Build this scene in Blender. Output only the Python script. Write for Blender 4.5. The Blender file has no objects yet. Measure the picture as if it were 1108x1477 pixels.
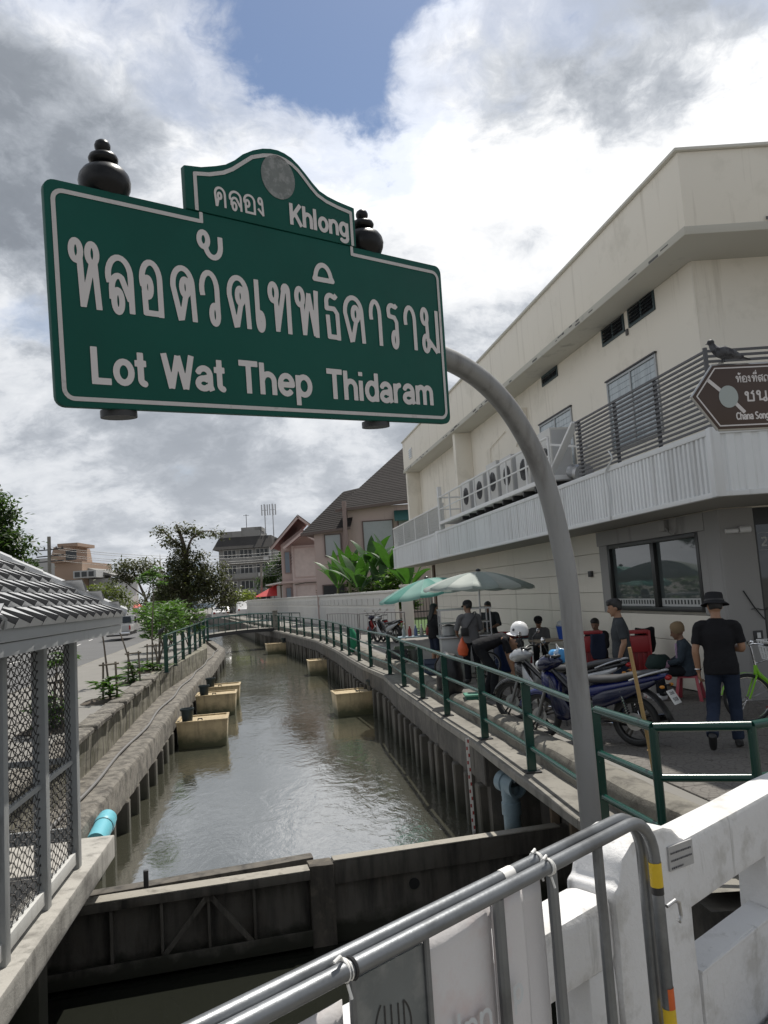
import bpy, bmesh, math, random
import numpy as np
from mathutils import Vector, Matrix, noise as mnoise
random.seed(7)
S = bpy.context.scene
COL = S.collection
R = math.radians

# ------------------------------------------------------------------ camera
cam_data = bpy.data.cameras.new('camera')
cam_data.sensor_fit = 'HORIZONTAL'; cam_data.sensor_width = 36.0
cam_data.lens = 36.0 * 1100 / 1108
cam_data.clip_start = 0.05; cam_data.clip_end = 3000
cam = bpy.data.objects.new('camera', cam_data); COL.objects.link(cam)
_p, _r = R(5.96), R(3.72)
_fw = Vector((0, math.cos(_p), math.sin(_p))); _u0 = Vector((0, -math.sin(_p), math.cos(_p))); _r0 = Vector((1, 0, 0))
_rt = _r0 * math.cos(_r) - _u0 * math.sin(_r); _up = _r0 * math.sin(_r) + _u0 * math.cos(_r)
_m = Matrix((_rt, _up, -_fw)).transposed().to_4x4(); _m.translation = (0, 0, 1.95)
cam.matrix_world = _m
S.camera = cam

# ------------------------------------------------------------------ light
SUN_AZ, SUN_EL = 26.0, 64.0
sun_data = bpy.data.lights.new('sun', 'SUN'); sun_data.energy = 4.2; sun_data.angle = R(0.5); sun_data.color = (1.0, 0.955, 0.88)
sun = bpy.data.objects.new('sun', sun_data); COL.objects.link(sun)
_sd = Vector((math.sin(R(SUN_AZ)) * math.cos(R(SUN_EL)), math.cos(R(SUN_AZ)) * math.cos(R(SUN_EL)), math.sin(R(SUN_EL))))
sun.rotation_euler = _sd.to_track_quat('Z', 'Y').to_euler(); sun.location = (20, 40, 80)

S.view_settings.view_transform = 'Standard'; S.view_settings.look = 'None'
S.view_settings.exposure = 0.27; S.view_settings.gamma = 1.0
S.view_settings.use_curve_mapping = False
S.cycles.max_bounces = 6; S.cycles.transparent_max_bounces = 12

class NT:
    """small helper for building node trees"""
    def __init__(s, tree): s.t = tree; s.n = tree.nodes; s.l = tree.links
    def add(s, typ, ins=None, **kw):
        nd = s.n.new(typ)
        for k, v in kw.items(): setattr(nd, k, v)
        for k, v in (ins or {}).items():
            sk = nd.inputs[k]
            if isinstance(v, bpy.types.NodeSocket): s.l.new(v, sk)
            else: sk.default_value = v
        return nd
    def math(s, op, a, b=None, c=None, clamp=False):
        nd = s.n.new('ShaderNodeMath'); nd.operation = op; nd.use_clamp = clamp
        for i, v in enumerate((a, b, c)):
            if v is None: continue
            if isinstance(v, bpy.types.NodeSocket): s.l.new(v, nd.inputs[i])
            else: nd.inputs[i].default_value = v
        return nd.outputs[0]
    def vmath(s, op, a, b=None):
        nd = s.n.new('ShaderNodeVectorMath'); nd.operation = op
        for i, v in enumerate((a, b)):
            if v is None: continue
            if isinstance(v, bpy.types.NodeSocket): s.l.new(v, nd.inputs[i])
            else: nd.inputs[i].default_value = v
        return nd.outputs['Value'] if op in ('DOT_PRODUCT', 'LENGTH', 'DISTANCE') else nd.outputs[0]
    def mix(s, fac, a, b):
        nd = s.n.new('ShaderNodeMix'); nd.data_type = 'RGBA'
        for sk, v in ((nd.inputs[0], fac), (nd.inputs[6], a), (nd.inputs[7], b)):
            if isinstance(v, bpy.types.NodeSocket): s.l.new(v, sk)
            elif sk == nd.inputs[0]: sk.default_value = v
            else: sk.default_value = tuple(v) + (1,) if len(v) == 3 else v
        return nd.outputs[2]
    def ramp(s, fac, stops, interp='LINEAR'):
        nd = s.n.new('ShaderNodeValToRGB'); nd.color_ramp.interpolation = interp
        e = nd.color_ramp.elements
        while len(e) < len(stops): e.new(0.5)
        for i, (p, c) in enumerate(stops):
            e[i].position = p; e[i].color = (c, c, c, 1) if not hasattr(c, '__len__') else tuple(c) + (1,)
        s.l.new(fac, nd.inputs[0]); return nd.outputs[0]
    def noise(s, vec, scale, detail=4, rough=0.55, dist=0.0, out='Fac'):
        return s.add('ShaderNodeTexNoise', {'Vector': vec, 'Scale': scale, 'Detail': detail, 'Roughness': rough, 'Distortion': dist}).outputs[out]

OX, OY = 11.76, -66.84   # where the cloud field lies
world = bpy.data.worlds.new('World'); S.world = world; world.use_nodes = True
W = NT(world.node_tree); W.n.clear()
_sky = W.n.new('ShaderNodeTexSky'); _sky.sky_type = 'NISHITA'; _sky.sun_disc = False
_sky.sun_elevation = R(SUN_EL); _sky.sun_rotation = R(SUN_AZ); _sky.air_density = 1.0; _sky.dust_density = 0.6; _sky.ozone_density = 2.0
_dir = W.vmath('NORMALIZE', W.add('ShaderNodeTexCoord').outputs['Generated'])
_sx = W.add('ShaderNodeSeparateXYZ', {0: _dir})
_z = W.math('MAXIMUM', _sx.outputs[2], 0.0)
_den = W.math('ADD', _z, 0.38)
_flat = W.add('ShaderNodeCombineXYZ', {0: W.math('MULTIPLY', W.math('DIVIDE', _sx.outputs[0], _den), 1.16), 1: W.math('MULTIPLY', W.math('DIVIDE', _sx.outputs[1], _den), 1.16), 2: 0.0}).outputs[0]
_flat = W.vmath('ADD', _flat, (OX, OY, 0.0))
_warp = W.vmath('SCALE', W.vmath('SUBTRACT', W.noise(_flat, 1.3, 5, 0.6, out='Color'), (0.5, 0.5, 0.5)))
_warp.node.inputs['Scale'].default_value = 0.28
_pw = W.vmath('ADD', _flat, _warp)
_big = W.noise(_flat, 0.75, 3, 0.5)
_fine = W.noise(_pw, 2.3, 14, 0.6)
_cov = W.math('ADD', W.math('MULTIPLY', _big, 0.60), W.math('MULTIPLY', _fine, 0.40))
# more cover towards the horizon, where one looks through more of it
_cov = W.math('ADD', _cov, W.math('MULTIPLY', W.math('SUBTRACT', 0.6, _z), 0.16))
_mask = W.ramp(_cov, [(0.382, 0.0), (0.414, 0.5), (0.468, 1.0)], 'EASE')
# thick parts of the cover are grey underneath, thin ones let the sun through
_thk = W.math('ADD', W.math('MULTIPLY', W.noise(W.vmath('ADD', _flat, (5.13, 2.21, 3.0)), 0.9, 3, 0.5), 0.50), W.math('MULTIPLY', W.noise(W.vmath('ADD', _pw, (0.13, 0.21, 3.0)), 2.8, 14, 0.64), 0.50))
_sdot = W.vmath('DOT_PRODUCT', _dir, tuple(_sd))
_glow = W.math('POWER', W.math('MAXIMUM', _sdot, 0.0), 4.0)
_lum = W.ramp(_thk, [(0.39, 1.38), (0.45, 1.10), (0.492, 0.66), (0.535, 0.43), (0.62, 0.34)])
_edge = W.ramp(_cov, [(0.414, 0.42), (0.478, 0.0)])
_lum = W.math('ADD', _lum, _edge)
_lum = W.math('MULTIPLY', _lum, W.math('ADD', 0.54, W.math('MULTIPLY', _glow, 0.46)))
_hz = W.math('MULTIPLY', W.math('SUBTRACT', 1.0, W.math('DIVIDE', _z, 0.42), clamp=True), 0.58)
_lum = W.math('ADD', W.math('MULTIPLY', _lum, W.math('SUBTRACT', 1.0, _hz)), W.math('MULTIPLY', _hz, 0.68))
_tint = W.mix(W.math('MULTIPLY', _lum, 1.1, clamp=True), (0.78, 0.90, 1.08), (1.0, 1.0, 1.0))
_cb = W.add('ShaderNodeBackground', {'Color': _tint, 'Strength': _lum})
_sb = W.add('ShaderNodeBackground', {'Color': _sky.outputs[0], 'Strength': 0.085})
_mx = W.add('ShaderNodeMixShader', {0: _mask, 1: _sb.outputs[0], 2: _cb.outputs[0]})
W.add('ShaderNodeOutputWorld', {0: _mx.outputs[0]})

# ------------------------------------------------------------------ materials
MATS = {}
def pm(name, col, rough=0.7, metal=0.0, var=0.25, scale=2.0, bump=0.15, bscale=40.0, col2=None, c2=(0.5, 0.62), c2s=1.2,
       streak=None, algae=None, spec=0.5, rnd=0.0, trans=0.0, sheen=0.0, bdist=0.01):
    """weathered procedural surface: base colour with tone variation, optional second colour patches, run-down streaks,
    a tide line of algae, and fine relief"""
    if name in MATS: return MATS[name]
    m = bpy.data.materials.new(name); m.use_nodes = True
    N = NT(m.node_tree); bs = N.n['Principled BSDF']
    pos = N.add('ShaderNodeNewGeometry').outputs['Position']
    c = N.mix(N.noise(pos, scale, 6, 0.6), tuple(max(0, v * (1 - var)) for v in col), tuple(min(1, v * (1 + var)) for v in col))
    if col2:
        f = N.ramp(N.noise(pos, c2s, 8, 0.65), [(c2[0], 0.0), (c2[1], 1.0)])
        c = N.mix(f, c, col2)
    if streak:
        sc, lo, hi, k, z = streak
        f = N.ramp(N.noise(N.vmath('MULTIPLY', pos, (1.0, 1.0, z)), k, 6, 0.6), [(lo, 0.0), (hi, 1.0)])
        c = N.mix(f, c, sc)
    if algae:
        zz, wid, ac = algae
        h = N.math('ADD', N.add('ShaderNodeSeparateXYZ', {0: pos}).outputs[2], N.math('MULTIPLY', N.math('SUBTRACT', N.noise(pos, 5.0, 5, 0.6), 0.5), 0.35))
        f = N.math('DIVIDE', N.math('SUBTRACT', zz, h), wid, clamp=True)
        c = N.mix(f, c, ac)
    if rnd:
        rv = N.math('ADD', 1 - rnd, N.math('MULTIPLY', N.add('ShaderNodeObjectInfo').outputs['Random'], 2 * rnd))
        c = N.vmath('SCALE', c); c.node.inputs['Scale'].default_value = 1; N.l.new(rv, c.node.inputs['Scale'])
    N.l.new(c, bs.inputs['Base Color'])
    rr = N.math('ADD', rough - 0.08, N.math('MULTIPLY', N.noise(pos, scale * 4, 4, 0.6), 0.16), clamp=True)
    N.l.new(rr, bs.inputs['Roughness'])
    bs.inputs['Metallic'].default_value = metal
    bs.inputs['Specular IOR Level'].default_value = spec
    if trans: bs.inputs['Transmission Weight'].default_value = trans
    if sheen: bs.inputs['Sheen Weight'].default_value = sheen
    if bump:
        b = N.add('ShaderNodeBump', {'Strength': bump, 'Distance': bdist, 'Height': N.noise(pos, bscale, 6, 0.65)})
        N.l.new(b.outputs[0], bs.inputs['Normal'])
    MATS[name] = m; return m

def leafm(name, col, var=0.35, transl=0.45):
    if name in MATS: return MATS[name]
    m = bpy.data.materials.new(name); m.use_nodes = True
    N = NT(m.node_tree); bs = N.n['Principled BSDF']
    pos = N.add('ShaderNodeNewGeometry').outputs['Position']
    f = N.noise(pos, 3.5, 3, 0.6)
    c = N.mix(N.ramp(f, [(0.3, 0.0), (0.7, 1.0)]), tuple(v * (1 - var) for v in col), tuple(min(1, v * (1 + var)) for v in col))
    N.l.new(c, bs.inputs['Base Color']); bs.inputs['Roughness'].default_value = 0.45
    tr = N.add('ShaderNodeBsdfTranslucent', {'Color': N.mix(0.5, c, tuple(min(1, v * 2.2) for v in (col[0] * 1.1, col[1] * 1.2, col[2] * .4)))})
    mx = N.add('ShaderNodeMixShader', {0: transl, 1: bs.outputs[0], 2: tr.outputs[0]})
    N.l.new(mx.outputs[0], N.n['Material Output'].inputs[0])
    MATS[name] = m; return m

# ------------------------------------------------------------------ mesh building
class MB:
    def __init__(s): s.v = []; s.f = []; s.mi = []; s.cur = 0
    def add(s, vs, fs):
        o = len(s.v); s.v += [tuple(p) for p in vs]
        s.f += [tuple(i + o for i in f) for f in fs]; s.mi += [s.cur] * len(fs); return s
    def hexa(s, b, t):  # bottom 4, top 4 (ccw seen from above)
        return s.add(list(b) + list(t), [(3, 2, 1, 0), (4, 5, 6, 7), (0, 1, 5, 4), (1, 2, 6, 5), (2, 3, 7, 6), (3, 0, 4, 7)])
    def box(s, x0, x1, y0, y1, z0, z1):
        return s.hexa([(x0, y0, z0), (x1, y0, z0), (x1, y1, z0), (x0, y1, z0)], [(x0, y0, z1), (x1, y0, z1), (x1, y1, z1), (x0, y1, z1)])
    def obox(s, c, ax, ay, az, hx, hy, hz):
        c = Vector(c); ax, ay, az = (Vector(a).normalized() for a in (ax, ay, az))
        P = lambda i, j, k: c + ax * hx * i + ay * hy * j + az * hz * k
        return s.hexa([P(-1, -1, -1), P(1, -1, -1), P(1, 1, -1), P(-1, 1, -1)], [P(-1, -1, 1), P(1, -1, 1), P(1, 1, 1), P(-1, 1, 1)])
    def beam(s, a, b, w, h, up=(0, 0, 1)):
        a, b = Vector(a), Vector(b); d = (b - a); u = Vector(up); sd = d.cross(u).normalized(); uu = sd.cross(d).normalized()
        return s.obox((a + b) / 2, d, sd, uu, d.length / 2, w / 2, h / 2)
    def rings(s, rs, closed=True, cap=True):
        o = len(s.v); n = len(rs[0])
        for r in rs: s.v += [tuple(p) for p in r]
        m = len(rs)
        for i in range(m - 1):
            for j in range(n if closed else n - 1):
                k = (j + 1) % n
                s.f.append((o + i * n + j, o + i * n + k, o + (i + 1) * n + k, o + (i + 1) * n + j)); s.mi.append(s.cur)
        if cap and closed:
            s.f.append(tuple(o + j for j in range(n))[::-1]); s.f.append(tuple(o + (m - 1) * n + j for j in range(n))); s.mi += [s.cur] * 2
        return s
    def tube(s, pts, r, n=8, cap=True, flat=1.0, up=None):
        pts = [Vector(p) for p in pts]; m = len(pts)
        rad = r if hasattr(r, '__len__') else [r] * m
        T = [(pts[min(i + 1, m - 1)] - pts[max(i - 1, 0)]).normalized() for i in range(m)]
        ref = Vector(up) if up else (Vector((0, 0, 1)) if abs(T[0].z) < 0.9 else Vector((1, 0, 0)))
        x = T[0].cross(ref).normalized(); rs = []
        for i in range(m):
            x = (x - T[i] * x.dot(T[i])).normalized(); y = T[i].cross(x)
            rs.append([pts[i] + (x * math.cos(2 * math.pi * j / n) + y * math.sin(2 * math.pi * j / n) * flat) * rad[i] for j in range(n)])
        return s.rings(rs, True, cap)
    def lathe(s, prof, c=(0, 0, 0), n=16, ax=(0, 0, 1), sx=(1, 0, 0), a0=0, a1=2 * math.pi, cap=True):
        c = Vector(c); ax = Vector(ax).normalized(); sx = Vector(sx); sx = (sx - ax * sx.dot(ax)).normalized(); sy = ax.cross(sx)
        full = abs(a1 - a0 - 2 * math.pi) < 1e-6; k = n if full else n + 1
        rs = [[c + ax * h + (sx * math.cos(a0 + (a1 - a0) * j / n) + sy * math.sin(a0 + (a1 - a0) * j / n)) * r for j in range(k)] for r, h in prof]
        return s.rings(rs, full, cap and full)
    def torus(s, c, ax, R0, r, n=28, m=8, ry=None):
        c = Vector(c); ax = Vector(ax).normalized(); sx = ax.orthogonal().normalized(); sy = ax.cross(sx); ry = ry or r
        o = len(s.v)
        for i in range(n):
            a = 2 * math.pi * i / n; d = sx * math.cos(a) + sy * math.sin(a)
            for j in range(m):
                b = 2 * math.pi * j / m; s.v.append(tuple(c + d * (R0 + r * math.cos(b)) + ax * ry * math.sin(b)))
        for i in range(n):
            for j in range(m):
                s.f.append((o + i * m + j, o + ((i + 1) % n) * m + j, o + ((i + 1) % n) * m + (j + 1) % m, o + i * m + (j + 1) % m)); s.mi.append(s.cur)
        return s
    def ball(s, c, rx, ry=None, rz=None, n=14, m=9, M=None):
        ry = ry or rx; rz = rz or rx; c = Vector(c); rs = []
        for i in range(1, m):
            a = math.pi * i / m; ring = []
            for j in range(n):
                b = 2 * math.pi * j / n; p = Vector((rx * math.sin(a) * math.cos(b), ry * math.sin(a) * math.sin(b), -rz * math.cos(a)))
                ring.append(c + (M @ p if M else p))
            rs.append(ring)
        return s.rings(rs, True, True)
    def prism(s, poly, P, u, w, n, d0, d1):
        """polygon (2D) in the plane P,u,w pushed along n from d0 to d1"""
        P, u, w, n = Vector(P), Vector(u), Vector(w), Vector(n); k = len(poly)
        a = [P + u * x + w * y + n * d0 for x, y in poly]; b = [P + u * x + w * y + n * d1 for x, y in poly]
        return s.add(a + b, [tuple(range(k))[::-1], tuple(range(k, 2 * k))] + [(i, (i + 1) % k, k + (i + 1) % k, k + i) for i in range(k)])
    def quad(s, a, b, c, d): return s.add([a, b, c, d], [(0, 1, 2, 3)])
    def mesh(s, name, mats, origin=None, bevel=0.0, seg=2, smooth=35.0):
        me = bpy.data.meshes.new(name)
        vs = s.v if origin is None else [(x - origin[0], y - origin[1], z - origin[2]) for x, y, z in s.v]
        me.from_pydata(vs, [], s.f); me.update()
        if not isinstance(mats, (list, tuple)): mats = [mats]
        for m in mats: me.materials.append(m)
        if len(mats) > 1: me.polygons.foreach_set('material_index', s.mi)
        bm = bmesh.new(); bm.from_mesh(me); bmesh.ops.recalc_face_normals(bm, faces=bm.faces)
        if bevel:
            es = [e for e in bm.edges if len(e.link_faces) == 2 and e.calc_face_angle(0) > R(30)]
            bmesh.ops.bevel(bm, geom=es, offset=bevel, segments=seg, profile=0.6, affect='EDGES', clamp_overlap=True)
        bm.to_mesh(me); bm.free()
        if smooth:
            me.shade_smooth(); me.set_sharp_from_angle(angle=R(smooth))
        return me

def tag(o, label=None, cat=None, group=None, kind=None):
    if label: o['label'] = label
    if cat: o['category'] = cat
    if group: o['group'] = group
    if kind: o['kind'] = kind
    return o
def thing(name, label, cat, loc=(0, 0, 0), rz=0.0, group=None):
    o = bpy.data.objects.new(name, None); COL.objects.link(o); o.empty_display_size = 0.2
    o.location = loc; o.rotation_euler = (0, 0, rz)
    return tag(o, label, cat, group)
ORG = {}
def obj(name, mb, mats, parent=None, bevel=0.0, seg=2, smooth=35.0, kind=None):
    """one mesh object. Under an unrotated thing the vertices are given in world coordinates and made relative to it;
    under a rotated thing (or a part of one) they are already local."""
    org = None
    if parent is not None:
        root = parent
        while root.parent: root = root.parent
        if root.type == 'EMPTY' and not root.get('local'): org = root.location
    me = mb.mesh(name, mats, org, bevel, seg, smooth) if isinstance(mb, MB) else mb
    o = bpy.data.objects.new(name, me); COL.objects.link(o)
    if parent is not None: o.parent = parent
    if kind: o['kind'] = kind
    return o
def lthing(*a, **k):
    o = thing(*a, **k); o['local'] = 1; return o
def solo(name, mb, mats, label, cat, group=None, **k):
    """a thing that is one mesh, its origin at its own middle"""
    v = np.array(mb.v); c = tuple((v.min(0) + v.max(0)) / 2)[:2] + (float(v[:, 2].min()),)
    me = mb.mesh(name, mats, c, k.get('bevel', 0), k.get('seg', 2), k.get('smooth', 35))
    o = bpy.data.objects.new(name, me); COL.objects.link(o); o.location = c
    return tag(o, label, cat, group)
def struct(name, mb, mats, **k): return obj(name, mb, mats, None, kind='structure', **k)
def inst(me, name, parent, M):
    """another piece sharing mesh data, placed by a matrix in world (or local) space relative to its thing"""
    o = bpy.data.objects.new(name, me); COL.objects.link(o); o.parent = parent
    root = parent
    while root and root.parent: root = root.parent
    if root is not None and root.type == 'EMPTY' and not root.get('local'): M = Matrix.Translation(-Vector(root.location)) @ M
    o.matrix_basis = M; return o
def dup(root, loc, rz, label, group=None):
    r = root.copy(); COL.objects.link(r); r.location = loc; r.rotation_euler = (0, 0, rz); r['label'] = label
    if group: r['group'] = group
    for ch in list(root.children):
        c = ch.copy(); COL.objects.link(c); c.parent = r
        for g in list(ch.children):
            d = g.copy(); COL.objects.link(d); d.parent = c
    return r
def frame(o, x, y, z):  # matrix from axes
    m = Matrix((Vector(x), Vector(y), Vector(z))).transposed().to_4x4(); m.translation = Vector(o); return m
def rounded(x0, x1, y0, y1, r, k=5):
    out = []
    for cx, cy, a in ((x1 - r, y0 + r, -90), (x1 - r, y1 - r, 0), (x0 + r, y1 - r, 90), (x0 + r, y0 + r, 180)):
        for i in range(k + 1): t = R(a + 90 * i / k); out.append((cx + r * math.cos(t), cy + r * math.sin(t)))
    return out
def lerp(a, b, t): return tuple(x + (y - x) * t for x, y in zip(a, b))
def interp(pts, y):
    for (xa, ya), (xb, yb) in zip(pts, pts[1:]):
        if y <= yb or (xb, yb) == tuple(pts[-1]): return xa + (xb - xa) * (y - ya) / (yb - ya)
def rough_up(me, amp, freq=3.0, cuts=0, seed=0):
    bm = bmesh.new(); bm.from_mesh(me)
    if cuts: bmesh.ops.subdivide_edges(bm, edges=[e for e in bm.edges if e.calc_length() > 0.12], cuts=cuts, use_grid_fill=True)
    for v in bm.verts:
        v.co += mnoise.noise_vector(v.co * freq + Vector((seed, 0, 0))) * amp
    bm.to_mesh(me); bm.free(); return me

# ------------------------------------------------------------------ lettering drawn as strokes
def arc(cx, cy, rx, ry, a0, a1, k=14):
    return [(cx + rx * math.cos(R(a0 + (a1 - a0) * i / k)), cy + ry * math.sin(R(a0 + (a1 - a0) * i / k))) for i in range(k + 1)]
def ring(cx, cy, rx, ry): return arc(cx, cy, rx, ry, 0, 360, 20)
LAT = {  # cap height 1, strokes for a bold upright grotesque; (advance, strokes)
    'L': (.60, [[(.09, 1), (.09, .07)], [(.0, .07), (.54, .07)]]),
    'o': (.62, [ring(.30, .36, .215, .29)]),
    't': (.38, [[(.17, .95), (.17, .2)] + arc(.29, .2, .12, .13, 180, 280, 6), [(.0, .64), (.34, .64)]]),
    'W': (.98, [[(.05, 1), (.25, 0)], [(.25, .0), (.46, .96)], [(.46, .96), (.67, 0)], [(.67, 0), (.87, 1)]]),
    'a': (.58, [arc(.26, .45, .19, .21, 165, 0, 10) + [(.45, .14), (.5, 0)], arc(.245, .21, .175, .15, 40, 330, 14), [(.45, .41), (.26, .36)]]),
    'T': (.64, [[(.30, .95), (.30, 0)], [(0, .93), (.60, .93)]]),
    'h': (.60, [[(.09, 1), (.09, 0)], arc(.29, .43, .19, .22, 170, 0, 10) + [(.48, 0)]]),
    'e': (.60, [[(.08, .36), (.50, .36)] + arc(.29, .36, .21, .29, 0, 320, 20)]),
    'p': (.62, [[(.09, .70), (.09, -.28)], ring(.30, .36, .21, .29)]),
    'i': (.27, [[(.10, .70), (.10, 0)], [(.10, 1.0), (.10, .86)]]),
    'd': (.62, [[(.48, 1), (.48, 0)], ring(.28, .36, .21, .29)]),
    'r': (.42, [[(.09, .70), (.09, 0)], arc(.30, .38, .20, .27, 170, 85, 7)]),
    'm': (.88, [[(.09, .70), (.09, 0)], arc(.26, .45, .16, .20, 170, 0, 9) + [(.42, 0)], arc(.58, .45, .16, .20, 170, 0, 9) + [(.74, 0)]]),
    'K': (.70, [[(.09, 1), (.09, 0)], [(.12, .36), (.60, 1.0)], [(.28, .56), (.62, 0)]]),
    'l': (.27, [[(.10, 1), (.10, 0)]]),
    'n': (.60, [[(.09, .70), (.09, 0)], arc(.29, .43, .19, .22, 170, 0, 10) + [(.48, 0)]]),
    'g': (.62, [[(.48, .70), (.48, -.08)] + arc(.28, -.06, .20, .16, 0, -160, 9), ring(.28, .37, .20, .28)]),
    'C': (.70, [arc(.37, .5, .28, .43, 40, 320, 20)]),
    'S': (.66, [arc(.31, .73, .21, .20, 25, 250, 12) + arc(.31, .26, .22, .20, 80, -150, 12)]),
    'k': (.58, [[(.09, 1), (.09, 0)], [(.12, .26), (.48, .68)], [(.25, .42), (.50, 0)]]),
    '2': (.6, [arc(.28, .72, .20, .22, 160, -30, 10) + [(.07, .07), (.5, .07)]]),
    '5': (.6, [[(.48, .93), (.15, .93), (.11, .52)] + arc(.28, .33, .21, .26, 120, -140, 12)]),
    '8': (.6, [ring(.28, .73, .17, .2), ring(.28, .28, .21, .24)]),
    '1': (.4, [[(.06, .8), (.22, .95), (.22, 0)]]), '0': (.6, [ring(.28, .5, .2, .43)]), '6': (.6, [ring(.28, .3, .2, .26), arc(.42, .35, .33, .6, 180, 105, 8)]),
    ' ': (.30, []),
}
def _arch(x0, x1, top=1.0, sh=.30):  # hook at upper left, over the top to the right stem
    c = (x0 + x1) / 2; return arc(c, top - sh, (x1 - x0) / 2, sh, 200, 0, 14)
_DO = [[(.30, .02), (.47, .50)], ring(.45, .62, .10, .15), [(.28, .0), (.26, .06)] + [(.09, .62)] + arc(.38, .66, .29, .31, 180, 0, 14) + [(.70, 0)]]
THAI = {
    'ห': (.90, [ring(.15, 1.00, .12, .17), [(.24, .92), (.28, .02)], [(.28, .05), (.56, .78)], ring(.58, .98, .12, .17), [(.63, .86), (.70, 0)]]),
    'ล': (.84, [arc(.40, .64, .34, .32, 205, 0, 14) + [(.74, 0)], ring(.32, .20, .12, .19), [(.15, .22)] + arc(.36, .40, .21, .24, 180, 60, 8) + [(.70, .22)]]),
    'อ': (.82, [arc(.38, .66, .32, .31, 205, 0, 14) + [(.70, .0)], [(.76, .06), (.10, .06)], [(.15, .02), (.13, .45)], ring(.25, .52, .12, .17)]),
    'ด': (.86, _DO),
    'ว': (.68, [arc(.30, .66, .26, .31, 205, 0, 12) + [(.56, .18)], ring(.45, .19, .115, .175)]),
    'เ': (.40, [[(.10, 1.0), (.10, .18)], ring(.22, .18, .115, .17)]),
    'ท': (.80, [ring(.14, .80, .12, .17), [(.22, .70), (.24, .02)], [(.24, .06), (.50, .84)] + arc(.58, .86, .09, .11, 160, 0, 6) + [(.67, 0)]]),
    'พ': (.96, [ring(.14, .80, .12, .17), [(.20, .70), (.26, .02)], [(.26, .05), (.47, .90)], [(.47, .90), (.66, .05)], [(.66, .02), (.76, .98)], [(.72, 0), (.74, .98)]]),
    'ธ': (.74, [[(.60, .96), (.50, .90)] + arc(.30, .80, .20, .14, 60, 190, 8) + [(.10, .66), (.46, .66), (.60, .56), (.62, 0)], [(.68, .06), (.12, .06)], [(.17, .02), (.13, .52)]]),
    'า': (.58, [arc(.24, .68, .20, .29, 205, 0, 12) + [(.44, 0)]]),
    'ร': (.58, [[(.50, .97), (.42, .92)] + arc(.24, .82, .18, .13, 60, 190, 8) + [(.08, .70), (.36, .68), (.46, .58), (.46, .18)], ring(.34, .18, .115, .17)]),
    'ม': (.80, [ring(.14, .82, .11, .17), [(.22, .74), (.24, .24)], ring(.16, .19, .11, .18), [(.27, .26), (.34, .10)], [(.27, .28), (.62, .0)], [(.66, 1.0), (.66, 0)]]),
    'ค': (.86, [[(.16, .0), (.10, .62)] + arc(.39, .66, .29, .31, 180, 0, 14) + [(.68, 0)], ring(.36, .56, .10, .15), [(.30, .48), (.18, .02)]]),
    'ง': (.60, [ring(.20, .80, .11, .16), [(.32, .80), (.36, .04)], [(.38, .06), (.04, .38)]]),
    'ส': (.84, [arc(.40, .64, .34, .32, 205, 0, 14) + [(.74, 0)], [(.56, .9), (.80, 1.1)], ring(.32, .20, .12, .19), [(.15, .22)] + arc(.36, .40, .21, .24, 180, 60, 8) + [(.70, .22)]]),
    'ถ': (.84, [[(.10, .18), (.10, .62)] + arc(.38, .66, .29, .31, 180, 0, 14) + [(.68, 0)], ring(.20, .18, .11, .16)]),
    'น': (.84, [ring(.14, .82, .11, .17), [(.22, .74), (.22, .04)], [(.24, .14), (.56, .14)], [(.66, 1.0), (.66, .2)], ring(.60, .16, .11, .16)]),
    'ช': (.78, [ring(.14, .78, .10, .15), [(.22, .84), (.20, .06), (.62, .06), (.62, .72), (.48, .80), (.64, 1.05)]]),
    'ะ': (.44, [arc(.16, .72, .12, .12, 200, 400, 8) + [(.36, .86)], arc(.16, .26, .12, .12, 200, 400, 8) + [(.36, .40)]]),
    'ั': (0, [ring(-.50, 1.62, .095, .15), [(-.44, 1.50)] + arc(-.24, 1.56, .20, .26, 200, 360, 10) + [(-.05, 1.72)]]),
    'ิ': (0, [[(-.66, 1.28), (-.10, 1.28)], arc(-.38, 1.30, .20, .30, 180, 0, 12)]),
    'ี': (0, [[(-.66, 1.24), (-.10, 1.24)], arc(-.38, 1.26, .20, .22, 180, 0, 12), [(-.14, 1.24), (-.14, 1.52)]]),
    '่': (0, [[(-.2, 1.58), (-.2, 1.82)]]), '้': (0, [ring(-.40, 1.34, .08, .12), [(-.32, 1.22), (-.12, 1.46)]]),
    ' ': (.4, []),
}
def lay(text, table, x0, x1, y0, h, gap=0.0):
    """strokes of a line of text fitted between x0 and x1"""
    tot = 0.0; items = []
    for ch in text:
        adv, st = table[ch]; items.append((tot, st)); tot += adv + (gap if adv else 0)
    k = (x1 - x0) / max(tot - gap, 1e-6); out = []
    for off, st in items:
        for s_ in st: out.append([(x0 + (off + x) * k, y0 + y * h) for x, y in s_])
    return out
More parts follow.
